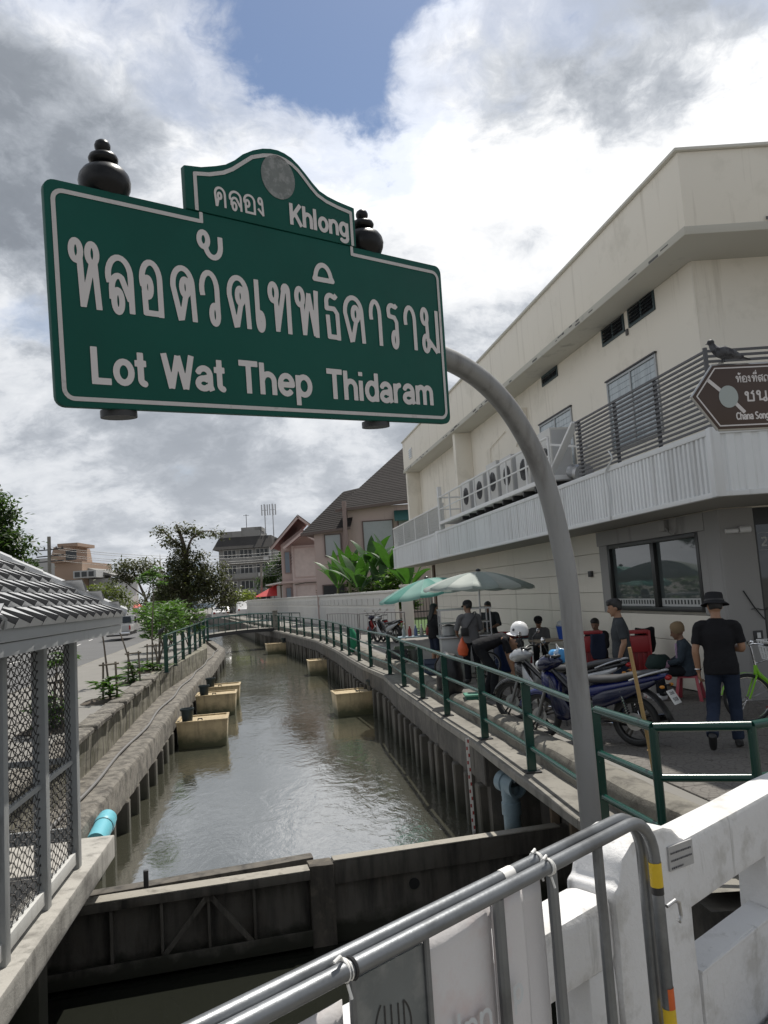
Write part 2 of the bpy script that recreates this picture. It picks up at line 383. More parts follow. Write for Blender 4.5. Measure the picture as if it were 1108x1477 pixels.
def stroke_mesh(strokes, wx, res, P, u, w, n, lift, mb=None, wy=None):
    """clean flat outline of the union of strokes, via a distance field and marching squares"""
    mb = mb or MB(); P, u, w, n = Vector(P), Vector(u), Vector(w), Vector(n)
    allp = np.array([p for s_ in strokes for p in s_]); lo = allp.min(0) - wx; hi = allp.max(0) + wx
    nx, ny = int((hi[0] - lo[0]) / res) + 2, int((hi[1] - lo[1]) / res) + 2
    D = np.full((ny, nx), 9.0)
    for s_ in strokes:
        closed = s_[0] == s_[-1] or math.hypot(s_[0][0] - s_[-1][0], s_[0][1] - s_[-1][1]) < 1e-6
        for i in range(len(s_) - 1):
            a = np.array(s_[i]); b = np.array(s_[i + 1]); d = b - a; L = np.hypot(*d)
            if L < 1e-9: continue
            m0 = np.minimum(a, b) - wx * .75; m1 = np.maximum(a, b) + wx * .75
            i0, i1 = max(0, int((m0[0] - lo[0]) / res)), min(nx, int((m1[0] - lo[0]) / res) + 2)
            j0, j1 = max(0, int((m0[1] - lo[1]) / res)), min(ny, int((m1[1] - lo[1]) / res) + 2)
            X = lo[0] + np.arange(i0, i1) * res; Y = lo[1] + np.arange(j0, j1) * res
            X, Y = np.meshgrid(X, Y); t = ((X - a[0]) * d[0] + (Y - a[1]) * d[1]) / L
            q = np.abs((X - a[0]) * d[1] - (Y - a[1]) * d[0]) / L
            ds = np.where(t < 0, np.hypot(q, t), np.where(t > L, np.hypot(q, t - L), q)) - wx / 2
            if not closed and i == 0: ds = np.maximum(ds, -t)
            if not closed and i == len(s_) - 2: ds = np.maximum(ds, t - L)
            D[j0:j1, i0:i1] = np.minimum(D[j0:j1, i0:i1], ds)
    to3 = lambda x, y: P + u * x + w * y + n * lift
    ins = D < 0
    vid = {}
    def V(key, x, y):
        if key not in vid: vid[key] = len(mb.v); mb.v.append(tuple(to3(x, y)))
        return vid[key]
    for j in range(ny - 1):
        i = 0
        row = ins[j, :-1].astype(int) + ins[j, 1:] + ins[j + 1, 1:] + ins[j + 1, :-1]
        while i < nx - 1:
            if row[i] == 4:
                k = i
                while k < nx - 1 and row[k] == 4: k += 1
                ids = [V((i, j, 0), lo[0] + i * res, lo[1] + j * res), V((k, j, 0), lo[0] + k * res, lo[1] + j * res),
                       V((k, j + 1, 0), lo[0] + k * res, lo[1] + (j + 1) * res), V((i, j + 1, 0), lo[0] + i * res, lo[1] + (j + 1) * res)]
                mb.f.append(tuple(ids)); mb.mi.append(mb.cur); i = k; continue
            if row[i]:
                cs = [(i, j), (i + 1, j), (i + 1, j + 1), (i, j + 1)]; poly = []
                for q in range(4):
                    a, b = cs[q], cs[(q + 1) % 4]; da, db = D[a[1], a[0]], D[b[1], b[0]]
                    if da < 0: poly.append(V((a[0], a[1], 0), lo[0] + a[0] * res, lo[1] + a[1] * res))
                    if (da < 0) != (db < 0):
                        t = da / (da - db); key = (min(a, b), max(a, b), 1)
                        poly.append(V(key, lo[0] + (a[0] + (b[0] - a[0]) * t) * res, lo[1] + (a[1] + (b[1] - a[1]) * t) * res))
                if len(poly) >= 3: mb.f.append(tuple(poly)); mb.mi.append(mb.cur)
            i += 1
    return mb
# ================================================================== the setting
WATER, LOW = -1.35, -1.70
REDGE = [(1.97, 5.25), (1.93, 5.6), (1.60, 7.0), (1.34, 8.76), (1.07, 10.77), (.71, 12.88), (.40, 15.03), (.08, 17.07), (-.23, 19.72), (-.86, 22.5),
         (-1.5, 26.0), (-2.15, 29.8), (-3.6, 36.9), (-5.4, 43.3), (-7.1, 49.3), (-9.2, 56), (-13.2, 70), (-20.2, 95), (-34, 140), (-60, 210)]
LEDGE = [(-3.05, 5.0), (-3.52, 8.3), (-3.97, 10.83), (-4.40, 13.6), (-5.37, 19.2), (-6.05, 23.4), (-7.43, 32.2), (-8.9, 41), (-11.6, 50), (-15.2, 60),
         (-22.5, 80), (-35, 115), (-64, 190)]
LWALL = [(-3.95, 5.0), (-4.42, 9.0), (-5.14, 13.03), (-6.1, 18.2), (-7.05, 23.4), (-8.30, 34.5), (-9.9, 41), (-12.5, 50), (-16.1, 60), (-23.5, 80), (-36, 115), (-65, 190)]
CURB = [(-6.9, 2.0), (-8.6, 13), (-11.5, 28.4), (-15.0, 47.6), (-19.5, 64), (-29, 92), (-44, 130), (-68, 185)]
WALLX = [(.30, 34.0), (-3.6, 48.5), (-9.5, 72), (-17.6, 95)]

M_conc = pm('aged concrete', (.21, .198, .172), .85, var=.3, scale=1.5, bump=.35, bscale=30, col2=(.12, .11, .095), c2=(.48, .68), c2s=1.6, streak=((.10, .095, .08), .52, .72, 6, .12))
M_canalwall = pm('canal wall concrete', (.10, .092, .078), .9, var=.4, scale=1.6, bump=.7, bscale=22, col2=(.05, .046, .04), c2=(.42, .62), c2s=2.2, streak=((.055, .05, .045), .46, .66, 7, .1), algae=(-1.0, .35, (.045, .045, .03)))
M_canalface = pm('mossy wall face', (.24, .225, .18), .92, var=.35, scale=1.6, bump=.7, bscale=20, col2=(.115, .11, .07), c2=(.44, .62), c2s=2.6, streak=((.055, .05, .04), .47, .64, 7, .08))
M_beam = pm('pitted concrete beam', (.19, .175, .15), .95, var=.45, scale=9, bump=1.0, bscale=34, col2=(.085, .078, .068), c2=(.44, .60), c2s=5.0, streak=((.07, .06, .05), .55, .75, 8, .15), bdist=.02)
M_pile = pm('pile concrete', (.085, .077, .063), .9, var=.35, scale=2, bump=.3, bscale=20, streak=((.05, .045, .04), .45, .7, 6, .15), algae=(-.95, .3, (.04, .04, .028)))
M_pave = pm('pavement concrete', (.18, .172, .156), .85, var=.22, scale=1.2, bump=.25, bscale=50, col2=(.17, .16, .15), c2=(.52, .7), c2s=1.1)
M_asph = pm('asphalt', (.10, .10, .10), .85, var=.25, scale=.8, bump=.4, bscale=90, col2=(.09, .088, .085), c2=(.5, .7), c2s=.5)
M_ground = pm('far ground', (.16, .155, .14), .9, var=.2, scale=.3, bump=0)
M_soil = pm('soil', (.075, .06, .045), .95, var=.4, scale=8, bump=.8, bscale=30)
M_white = pm('white painted concrete', (.66, .655, .65), .6, var=.09, scale=3.5, bump=.6, bscale=26, col2=(.50, .49, .47), c2=(.52, .66), c2s=6, streak=((.30, .29, .27), .62, .80, 16, .16), bdist=.009)
M_cream = pm('cream render', (.80, .75, .655), .75, var=.04, scale=.8, bump=.12, bscale=30, col2=(.60, .56, .47), c2=(.55, .75), c2s=.7, streak=((.52, .475, .39), .57, .80, 4.5, .06))
M_grey = pm('grey paint', (.30, .295, .285), .7, var=.06, scale=1.5, bump=.08, bscale=40, streak=((.15, .145, .14), .6, .8, 3, .1))
M_whitemetal = pm('white painted metal', (.70, .70, .69), .45, var=.05, scale=4, bump=.05, streak=((.42, .38, .33), .66, .8, 8, .1))
M_corr = pm('pale metal cladding', (.66, .675, .68), .42, .0, var=.06, scale=3, bump=.04, streak=((.42, .42, .41), .52, .74, 7, .05), rnd=.06)
M_galv = pm('galvanised steel', (.20, .21, .22), .42, .7, var=.18, scale=7, bump=.10, bscale=60, col2=(.13, .135, .14), c2=(.45, .65), c2s=5)
M_polegalv = pm('weathered zinc pole', (.27, .27, .265), .55, .5, var=.10, scale=5, bump=.12, bscale=50, streak=((.20, .195, .19), .50, .68, 14, .12))
M_green = pm('green enamel', (.005, .045, .033), .24, var=.2, scale=6, bump=0, col2=(.012, .06, .046), c2=(.58, .78), c2s=4, spec=.6)
M_black = pm('black plastic', (.018, .018, .019), .45, var=.2, scale=5, bump=.05)
M_rubber = pm('tyre rubber', (.02, .02, .02), .8, var=.2, scale=8, bump=.2)
M_chrome = pm('chrome', (.75, .75, .76), .12, 1.0, var=.05, bump=0)
M_steel = pm('dull steel', (.42, .42, .42), .35, .9, var=.1, scale=6, bump=.05)
M_dark = pm('dark steel', (.045, .045, .047), .5, .3, var=.2, scale=4, bump=.05)
M_darkgate = pm('stained gate steel', (.115, .104, .088), .8, .1, var=.4, scale=2.5, bump=.5, bscale=25, col2=(.10, .085, .068), c2=(.52, .7), c2s=2.2, streak=((.03, .027, .024), .45, .7, 7, .12), algae=(-1.45, .12, (.03, .03, .02)))
M_wood = pm('old wood', (.16, .12, .08), .85, var=.35, scale=3, bump=.4, bscale=20, streak=((.07, .055, .04), .45, .7, 10, .1))
M_bamboo = pm('bamboo', (.36, .23, .09), .5, var=.25, scale=5, bump=.1)
M_tank = pm('stained resin', (.42, .33, .19), .6, var=.12, scale=2, bump=.12, bscale=12, col2=(.30, .23, .13), c2=(.45, .7), c2s=2, algae=(-.93, .30, (.07, .07, .03)), streak=((.20, .155, .09), .5, .72, 9, .12))

# water -------------------------------------------------------------
def water_mat(name, col, k, amp, rough, ior=1.4, spec=.5):
    m = bpy.data.materials.new(name); m.use_nodes = True; N = NT(m.node_tree); bs = N.n['Principled BSDF']
    pos = N.add('ShaderNodeNewGeometry').outputs['Position']
    n1 = N.noise(N.vmath('MULTIPLY', pos, (1.0, .55, 1.0)), 1.7 * k, 4, .55, 1.2)
    n2 = N.noise(N.vmath('MULTIPLY', pos, (1.0, .6, 1.0)), 6.5 * k, 4, .55, 1.6)
    patch = N.ramp(N.noise(pos, .16, 3, .5), [(.36, .22), (.62, 1.0)])
    h = N.math('ADD', N.math('MULTIPLY', n1, 1.0), N.math('MULTIPLY', n2, .34))
    h = N.math('MULTIPLY', h, patch)
    b = N.add('ShaderNodeBump', {'Strength': 1.0, 'Distance': amp, 'Height': h}); N.l.new(b.outputs[0], bs.inputs['Normal'])
    c = N.mix(N.noise(pos, .5, 4, .6), col, tuple(v * 1.3 for v in col)); N.l.new(c, bs.inputs['Base Color'])
    bs.inputs['Roughness'].default_value = rough; bs.inputs['IOR'].default_value = ior; bs.inputs['Specular IOR Level'].default_value = spec
    return m
M_water = water_mat('canal water', (.052, .052, .038), 1.0, .015, .02, 3.2, 1.0)
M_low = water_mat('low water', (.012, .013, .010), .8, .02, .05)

def strip(mb, e0, e1, z0, z1=None, ymax=1e9):
    """sheet between two curves sampled at the same stations"""
    ys = sorted({y for _, y in e0 if e1[0][1] <= y <= e1[-1][1]} | {y for _, y in e1 if e0[0][1] <= y <= e0[-1][1]})
    for a, b in zip(ys, ys[1:]):
        mb.quad((interp(e0, a), a, z0), (interp(e1, a), a, z1 if z1 is not None else z0), (interp(e1, b), b, z1 if z1 is not None else z0), (interp(e0, b), b, z0))
    return mb
off = lambda c, d: [(x + d, y) for x, y in c]

# upstream water lies against the gate, downstream water below the bridge
GA, GB = (-3.6, 7.86), (1.95, 9.26)
mb = MB(); mb.add([(-3.9, GA[1] - .02, WATER), (2.2, GB[1] + .12, WATER), (2.2, 20, WATER), (0, 60, WATER), (-30, 140, WATER), (-90, 210, WATER), (-80, 160, WATER), (-20, 60, WATER), (-7.5, 20, WATER), (-4.5, 10, WATER)],
                  [(0, 1, 2, 3, 4, 5, 6, 7, 8, 9)]); struct('canal_water', mb, M_water, smooth=0)
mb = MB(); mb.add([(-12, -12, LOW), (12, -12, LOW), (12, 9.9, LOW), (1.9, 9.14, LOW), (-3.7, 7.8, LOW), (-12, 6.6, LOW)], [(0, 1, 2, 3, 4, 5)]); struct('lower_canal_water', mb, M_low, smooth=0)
mb = MB(); mb.quad((-900, -300, -2.6), (900, -300, -2.6), (900, 1500, -2.6), (-900, 1500, -2.6)); struct('ground', mb, M_ground, smooth=0)

# quay on the right: ledge, kerb, walkway
mb = MB(); strip(mb, REDGE, off(REDGE, .42), -.15); struct('quay_ledge', mb, M_conc, smooth=0)
kz = .10
mb = MB()
rs = []
for x, y in REDGE:
    rs.append([(x + .33, y, -.17), (x + .335, y, kz - .09), (x + .37, y, kz - .03), (x + .44, y, kz), (x + .58, y, kz - .005), (x + .66, y, kz - .03), (x + .70, y, -.03), (x + .70, y, -.17)])
# finer stations so the worn edge can wander
fine = []
for a, b in zip(rs, rs[1:]):
    k = max(1, min(14, int(abs(b[0][1] - a[0][1]) / .25)))
    for i in range(k): fine.append([lerp(p, q, i / k) for p, q in zip(a, b)])
fine.append(rs[-1])
mb.rings(fine, closed=True, cap=True)
M_kerb = pm('worn kerb', (.19, .178, .15), .9, var=.3, scale=3, bump=.7, bscale=24, col2=(.085, .078, .066), c2=(.46, .62), c2s=3.0, bdist=.015)
kerb_o = struct('kerb', mb, M_kerb)
rough_up(kerb_o.data, .018, 5.0)
RB = [(x + .69, y) for x, y in REDGE]
mb = MB()
FAR = [(x + 260, y) for x, y in REDGE]
strip(mb, RB, FAR, -.012)
struct('walkway', mb, M_pave, smooth=0)

# canal walls, edge beams and their piles ----------------------------
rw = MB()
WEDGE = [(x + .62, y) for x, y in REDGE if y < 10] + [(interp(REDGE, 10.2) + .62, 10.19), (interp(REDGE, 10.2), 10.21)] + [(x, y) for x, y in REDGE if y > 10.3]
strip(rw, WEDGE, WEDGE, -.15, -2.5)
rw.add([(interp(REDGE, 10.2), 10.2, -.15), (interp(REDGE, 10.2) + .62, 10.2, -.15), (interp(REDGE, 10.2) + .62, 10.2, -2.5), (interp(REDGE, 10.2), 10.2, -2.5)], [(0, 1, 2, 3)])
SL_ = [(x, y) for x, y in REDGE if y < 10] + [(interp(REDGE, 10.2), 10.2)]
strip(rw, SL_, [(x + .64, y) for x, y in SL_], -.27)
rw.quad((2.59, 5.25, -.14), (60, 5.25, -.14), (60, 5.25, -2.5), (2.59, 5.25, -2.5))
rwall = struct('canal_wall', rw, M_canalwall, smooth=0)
mb = MB()   # the drip edge under the ledge
for (xa, ya), (xb, yb) in zip(REDGE[1:-4], REDGE[2:-3]): mb.beam((xa - .03, ya, -.20), (xb - .03, yb, -.20), .09, .10)
obj('drip_edge', mb, M_conc, rwall, bevel=.01, seg=1)
mb = MB()
for (xa, ya), (xb, yb) in zip([(interp(REDGE, 10.22), 10.22)] + REDGE[4:-4], REDGE[4:-3]): mb.beam((xa + .02, ya, -.44), (xb + .02, yb, -.44), .16, .42)
obj('waling_beam', mb, M_canalwall, rwall, bevel=.015, seg=1)
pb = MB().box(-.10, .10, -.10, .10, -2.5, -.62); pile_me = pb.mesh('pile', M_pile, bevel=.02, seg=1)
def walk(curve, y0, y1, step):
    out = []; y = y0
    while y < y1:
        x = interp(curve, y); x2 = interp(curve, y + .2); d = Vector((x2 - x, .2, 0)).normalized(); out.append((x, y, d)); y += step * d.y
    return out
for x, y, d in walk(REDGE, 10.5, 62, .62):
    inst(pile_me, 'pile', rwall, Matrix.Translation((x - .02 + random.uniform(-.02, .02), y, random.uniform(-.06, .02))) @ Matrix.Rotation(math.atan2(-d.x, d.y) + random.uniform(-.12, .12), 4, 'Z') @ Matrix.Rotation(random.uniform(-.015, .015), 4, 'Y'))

lw = MB(); strip(lw, off(LWALL, 0), off(LWALL, 0), -.03, -.95)
strip(lw, LWALL, off(LWALL, -.30), -.03); strip(lw, off(LWALL, -.30), off(LWALL, -.30), -.03, -.3)
lwall = struct('canal_wall', lw, M_canalface, smooth=0)
rough_up(lwall.data, .03, 2.0, cuts=5)
# broken concrete lips on top of the wall
for i, (x, y, d) in enumerate(walk(LWALL, 9.3, 22.5, 1.55)):
    cap = MB(); cap.obox((x - .12, y, -.03), d, (d.y, -d.x, 0), (0, 0, 1), .70 - .05 * (i % 3), .20, .055)
    m_ = cap.mesh('coping_stone', M_beam, bevel=.025, seg=1); rough_up(m_, .03, 4, cuts=2, seed=i); o = obj('coping_stone', m_, None, lwall); 
lb = MB()
rs = []
for x, y, d in walk(LEDGE, 5.0, 52, .22):
    xi = interp(LWALL, y) - .04
    rs.append([(x - .01, y, -.92), (x, y, -.56), (x - .022, y, -.505), (x - .07, y, -.48), (x - .40, y, -.49), (x - .43, y, -.66), (xi, y, -.67), (xi, y, -.92)])
lb.rings(rs, True, True)
beam_o = struct('canal_edge_beam', lb, M_beam); rough_up(beam_o.data, .014, 11.0)
rough_up(beam_o.data, .012, 2.3)
for x, y, d in walk(LEDGE, 8.9, 50, .98):
    inst(pile_me, 'pile', beam_o, Matrix.Translation((x - .10 + random.uniform(-.02, .02), y, -.28)) @ Matrix.Rotation(math.atan2(-d.x, d.y) + random.uniform(-.1, .1), 4, 'Z') @ Matrix.Diagonal((1.2, 1.25, 1, 1)))
mb = MB(); strip(mb, off(LEDGE, -.42), off(LEDGE, -.42), -.9, -2.5); struct('canal_bank', mb, M_pile, smooth=0)

# pavement and road on the left bank
mb = MB(); strip(mb, off(LWALL, -.30), CURB, -.07); struct('sidewalk', mb, M_pave, smooth=0)
mb = MB()
for (xa, ya), (xb, yb) in zip(CURB, CURB[1:]): mb.beam((xa - .07, ya, -.14), (xb - .07, yb, -.14), .14, .15)
struct('road_kerb', mb, M_conc, bevel=.02, seg=1)
CURB2 = off(CURB, -.13)
FARC = [(x - 9.5 - (y > 60) * (y - 60) * .12, y) for x, y in CURB]
mb = MB(); strip(mb, CURB2, FARC, -.21); struct('road', mb, M_asph, smooth=0)
mb = MB(); strip(mb, FARC, [(x - 300, y) for x, y in FARC], -.10); struct('far_pavement', mb, M_pave, smooth=0)
M_line = pm('road paint', (.62, .61, .58), .7, var=.1, scale=6, bump=.1, col2=(.2, .2, .2), c2=(.56, .7), c2s=6)
mb = MB()
for i in range(9):
    y = 14 + i * 7; x = interp(CURB2, y) - 4.6; x2 = interp(CURB2, y + 2.4) - 4.6
    mb.quad((x - .06, y, -.205), (x + .06, y, -.205), (x2 + .06, y + 2.4, -.205), (x2 - .06, y + 2.4, -.205))
struct('road_marking', mb, M_line, smooth=0)
mb = MB(); mb.add([(-300, 170, -.09), (300, 170, -.09), (300, 1200, -.09), (-300, 1200, -.09)], [(0, 1, 2, 3)]); struct('distant_ground', mb, M_ground, smooth=0)
# planting strip soil along the left wall
for i, (x, y, r) in enumerate([(-6.05, 13.5, .5), (-6.45, 17.2, .55), (-7.15, 20.9, .5), (-7.75, 24.3, .6)]):
    mb = MB(); mb.lathe([(0.02, .07), (r * .5, .06), (r * .8, .035), (r, .0)], (x, y, -.07), 14); so = struct('planting_soil', mb, M_soil); rough_up(so.data, .05, 4, seed=i)

# stamped paving: square slabs laid along the quay, each slab a piece of the walkway near by
def paver_mat():
    m = bpy.data.materials.new('stamped paver'); m.use_nodes = True; N = NT(m.node_tree); bs = N.n['Principled BSDF']
    tc = N.add('ShaderNodeTexCoord').outputs['Object']; pos = N.add('ShaderNodeNewGeometry').outputs['Position']
    r_ = N.vmath('LENGTH', N.vmath('MULTIPLY', tc, (1, 1, 0)))
    sx = N.add('ShaderNodeSeparateXYZ', {0: tc}); ang = N.math('ARCTAN2', sx.outputs[1], sx.outputs[0])
    rr = N.math('ABSOLUTE', N.math('SUBTRACT', N.math('FRACT', N.math('MULTIPLY', r_, 14.0)), .5))
    g1 = N.math('LESS_THAN', rr, .085)
    sec = N.math('FLOOR', N.math('MULTIPLY', r_, 14.0))
    aa = N.math('ABSOLUTE', N.math('SUBTRACT', N.math('FRACT', N.math('MULTIPLY', ang, N.math('MULTIPLY', N.math('ADD', sec, 2.0), .48))), .5))
    g2 = N.math('LESS_THAN', aa, .05)
    g = N.math('MAXIMUM', g1, g2)
    c = N.mix(N.noise(pos, 2.2, 6, .65), (.10, .093, .083), (.17, .157, .14)); c = N.mix(N.math('MULTIPLY', g, .75), c, (.07, .063, .055))
    N.l.new(c, bs.inputs['Base Color']); bs.inputs['Roughness'].default_value = .85
    b = N.add('ShaderNodeBump', {'Strength': .6, 'Distance': .01, 'Height': N.math('SUBTRACT', N.math('MULTIPLY', N.noise(pos, 40, 5, .6), .4), g)}); N.l.new(b.outputs[0], bs.inputs['Normal'])
    return m
M_paver = paver_mat()
ps = .40
pv = MB().box(-ps / 2 + .004, ps / 2 - .004, -ps / 2 + .004, ps / 2 - .004, -.04, 0).mesh('paver', M_paver, bevel=.005, seg=1)
walk_o = bpy.data.objects['walkway']
cnt = 0
for j in range(26):
    for i in range(18):
        d0 = Vector((-.1736, .9848, 0)); s0 = Vector((.9848, .1736, 0))
        p = Vector((2.72, 5.0, 0)) + s0 * ps * i + d0 * ps * j
        if p.x < interp(REDGE, p.y) + .70 + ps * .62: continue
        if p.x / p.y > .56: continue
        if cnt >= 290: continue
        inst(pv, 'paver', walk_o, Matrix.Translation((p.x, p.y, .004 + random.uniform(-.002, .002))) @ Matrix.Rotation(R(10), 4, 'Z')); cnt += 1

# bridge deck, parapet ------------------------------------------------
DV, NV = Vector((.743, .669, 0)), Vector((-.669, .743, 0))
PP = Vector((.995, 2.805, 0))
def pt(t, d, z): p = PP + DV * t + NV * d; return (p.x, p.y, z)
mb = MB(); mb.hexa([pt(-7, -9, -.35), pt(9, -9, -.35), pt(9, .15, -.35), pt(-7, .15, -.35)], [pt(-7, -9, .21), pt(9, -9, .21), pt(9, .15, .21), pt(-7, .15, .21)])
deck = struct('bridge_deck', mb, M_conc, smooth=0)
bk = MB().box(-.095, .095, -.045, .045, -.05, 0).mesh('brick', pm('dark paver', (.115, .11, .105), .85, var=.3, scale=5, bump=.4, bscale=40, rnd=.2), bevel=.007, seg=1)
for j in range(16):
    for i in range(6):
        x = .25 + i * .20 + (j % 2) * .10; d = -.06 - j * .10
        p = pt(x, d, .252 + random.uniform(-.003, .003))
        inst(bk, 'brick', deck, Matrix.Translation(p) @ Matrix.Rotation(math.atan2(DV.y, DV.x) + random.uniform(-.02, .02), 4, 'Z'))

par = thing('bridge_parapet', 'white painted concrete bridge parapet with rectangular openings and humped pilaster', 'parapet', pt(0, .08, .21))
def pbox(t0, t1, d0, d1, z0, z1, name, bev=.018, amp=.006, cuts=5, mat=None):
    m_ = MB().hexa([pt(t0, d0, z0), pt(t1, d0, z0), pt(t1, d1, z0), pt(t0, d1, z0)], [pt(t0, d0, z1), pt(t1, d0, z1), pt(t1, d1, z1), pt(t0, d1, z1)])
    o = obj(name, m_, mat or M_white, par, bevel=bev, seg=2, smooth=50); rough_up(o.data, amp, 6.0, cuts=cuts, seed=t0 * 3 + z0); return o
pbox(-.04, 2.6, .0, .15, .785, 1.018, 'coping', .02)
pbox(.0, .63, .0, .095, .21, .575, 'lower_panel', .008)
pbox(.63, .78, .012, .138, .21, .79, 'baluster', .012)
pbox(.78, 1.26, .0, .095, .21, .575, 'lower_panel'); pbox(1.26, 1.41, .012, .138, .21, .79, 'baluster'); pbox(1.41, 2.6, .0, .095, .21, .575, 'lower_panel')
# the sloping sill of the opening
m_ = MB().hexa([pt(.0, -.006, .560), pt(.63, -.006, .560), pt(.63, .10, .576), pt(.0, .10, .576)], [pt(.0, -.006, .572), pt(.63, -.006, .572), pt(.63, .10, .592), pt(.0, .10, .592)])
obj('sill', m_, M_white, par, bevel=.004)
prof = [(-.50, .21), (-.04, .21), (-.04, 1.03), (-.075, 1.045), (-.12, 1.085), (-.18, 1.105), (-.30, 1.115), (-.38, 1.105), (-.44, 1.07), (-.47, 1.00), (-.50, .985)]
m_ = MB().prism(prof, (PP.x, PP.y, 0), DV, (0, 0, 1), NV, -.015, .17)
o = obj('pilaster', m_, M_white, par, bevel=.018, seg=2, smooth=50); rough_up(o.data, .007, 6, cuts=4)
pbox(-2.6, -.50, .0, .15, .775, .975, 'coping', .03); pbox(-2.6, -.50, .02, .13, .21, .30, 'lower_panel')
pbox(-.64, -.50, .004, .146, .30, .78, 'baluster', .02)
pbox(-1.6, -1.45, .012, .138, .30, .78, 'baluster')
# worn label plate on the pilaster
M_plate = pm('label aluminium', (.38, .38, .38), .5, .3, var=.15, scale=12, bump=.1)
m_ = MB().prism([(-.175, .957), (-.012, .94), (-.012, 1.022), (-.175, 1.035)], (PP.x, PP.y, 0), DV, (0, 0, 1), NV, -.022, -.0155)
plate = obj('label_plate', m_, M_plate, par)
M_ink = pm('faded ink', (.06, .06, .07), .7, var=.3, scale=20, bump=0)
st = []
for r_ in range(3):
    x = -.165
    while x < -.025 - (r_ == 2) * .06:
        l = random.uniform(.003, .011); st.append([(x, 1.012 - r_ * .024 - (x + .17) * .09), (x + l, 1.012 - r_ * .024 - (x + l + .17) * .09)]); x += l + .0035
obj('lettering', stroke_mesh(st, .0062, .0012, (PP.x, PP.y, 0), DV, (0, 0, 1), NV, -.0235), M_ink, plate, smooth=0)
# ================================================================== the canal name sign
SP = Vector((-1.0353, 2.4112, 2.6147)); SU = Vector((.768, .6377, .0587)).normalized(); SW = Vector((-.0012, -.0902, .9959)).normalized(); SN = SU.cross(SW)
SL, SH = 1.796, .75
def sp(x, y, d=0): return SP + SU * x + SW * y + SN * d
M_sgreen = pm('sign green', (.002, .072, .054), .5, var=.2, scale=2.5, bump=0, spec=.22, col2=(.004, .082, .062), c2=(.5, .7), c2s=1.5)
M_swhite = pm('sign white', (.60, .57, .56), .5, var=.03, scale=6, bump=.02)
M_sborder = pm('sign border', (.52, .50, .49), .5, var=.10, scale=14, bump=.03, col2=(.32, .31, .30), c2=(.58, .7), c2s=9)
M_finial = pm('black gloss', (.006, .006, .007), .35, var=.3, scale=8, bump=.05, col2=(.12, .115, .11), c2=(.70, .74), c2s=16, spec=.3)
M_disc = pm('faded emblem', (.17, .185, .18), .7, var=.2, scale=18, bump=.1, col2=(.26, .27, .265), c2=(.48, .6), c2s=30)
sg = thing('street_sign', 'big green canal name sign with crest and white lettering hung from a bent grey pole', 'street sign', (.99, 4.21, -1.9))
board = obj('board', MB().prism(rounded(0, SL, 0, SH, .035), SP, SU, SW, SN, -.030, 0), M_sgreen, sg, bevel=.004)
crest_out = [(.500, .752), (1.287, .752), (1.289, .921), (1.20, .932), (1.15, .942), (1.11, .956), (1.075, .983), (1.044, 1.012), (1.01, 1.041), (.979, 1.061), (.945, 1.072), (.914, 1.076),
             (.88, 1.073), (.843, 1.064), (.80, 1.046), (.753, 1.018), (.715, .985), (.674, .958), (.63, .941), (.57, .922), (.500, .912)]
crest = obj('crest', MB().prism(crest_out, SP, SU, SW, SN, -.026, .004), M_sgreen, sg, bevel=.003)
inn = [(.027, .715), (.027, .027), (1.769, .027), (1.769, .715), (1.262, .715), (1.262, .752)]
main_b = [[(.55, .715)] + [(.06, .715)] + arc(.06, .682, .033, .033, 90, 180, 5) + arc(.06, .060, .033, .033, 180, 270, 5) + arc(1.736, .060, .033, .033, 270, 360, 5) + arc(1.736, .682, .033, .033, 0, 90, 5) + [(1.268, .715)],
          [(.557, .709), (.557, .75)], [(1.262, .709), (1.262, .75)]]
obj('border', stroke_mesh(main_b, .0145, .003, SP, SU, SW, SN, .0025), M_sborder, board, smooth=0)
cr = [(.540, .752), (.540, .889), (.60, .900), (.66, .921), (.70, .944), (.74, .975), (.79, 1.014), (.843, 1.035), (.88, 1.044), (.914, 1.047), (.945, 1.043), (.975, 1.033), (1.005, 1.015), (1.035, .988), (1.065, .958), (1.095, .934), (1.14, .916), (1.20, .904), (1.266, .895), (1.266, .752)]
obj('border', stroke_mesh([cr], .0145, .003, SP, SU, SW, SN, .0065), M_sborder, crest, smooth=0)
obj('emblem_disc', MB().prism(arc(.907, .963, .079, .088, 0, 354, 40), SP, SU, SW, SN, .0045, .0065), M_disc, crest, smooth=0)
xs = dict(zip('0123456789ABCDEF', [.066, .185, .304, .419, .532, .645, .765, .825, .950, 1.098, 1.194, 1.335, 1.437, 1.536, 1.640]))
xe = dict(zip('0123456789ABCDEF', [.167, .281, .393, .516, .612, .742, .806, .928, 1.066, 1.178, 1.306, 1.403, 1.505, 1.610, 1.752]))
strokes = []
for ch, a, b in zip('หลอดวดเทพธดาราม', xs.values(), xe.values()):
    adv, st = THAI[ch]; pts = [p for s_ in st for p in s_]; w0 = min(p[0] for p in pts); w1 = max(p[0] for p in pts); k = (b - a - .018) / (w1 - w0)
    for s_ in st: strokes.append([(a + .009 + (x - w0) * k, .332 + y * .199 * (.965 if max(p[1] for p in pts) > 1.1 else 1.0)) for x, y in s_])
obj('lettering', stroke_mesh(strokes, .0205, .0024, SP, SU, SW, SN, .003), M_swhite, board, smooth=0)
vow = [ring(.560, .648, .0175, .027), [(.568, .628)] + arc(.598, .630, .031, .044, 200, 360, 12) + [(.629, .668)]]
obj('lettering', stroke_mesh(vow, .0205, .0024, SP, SU, SW, SN, .003), M_swhite, board, smooth=0)
vow = [[(1.055, .579), (1.147, .579)] + arc(1.100, .579, .040, .062, 12, 168, 14) + [(1.055, .579)]]
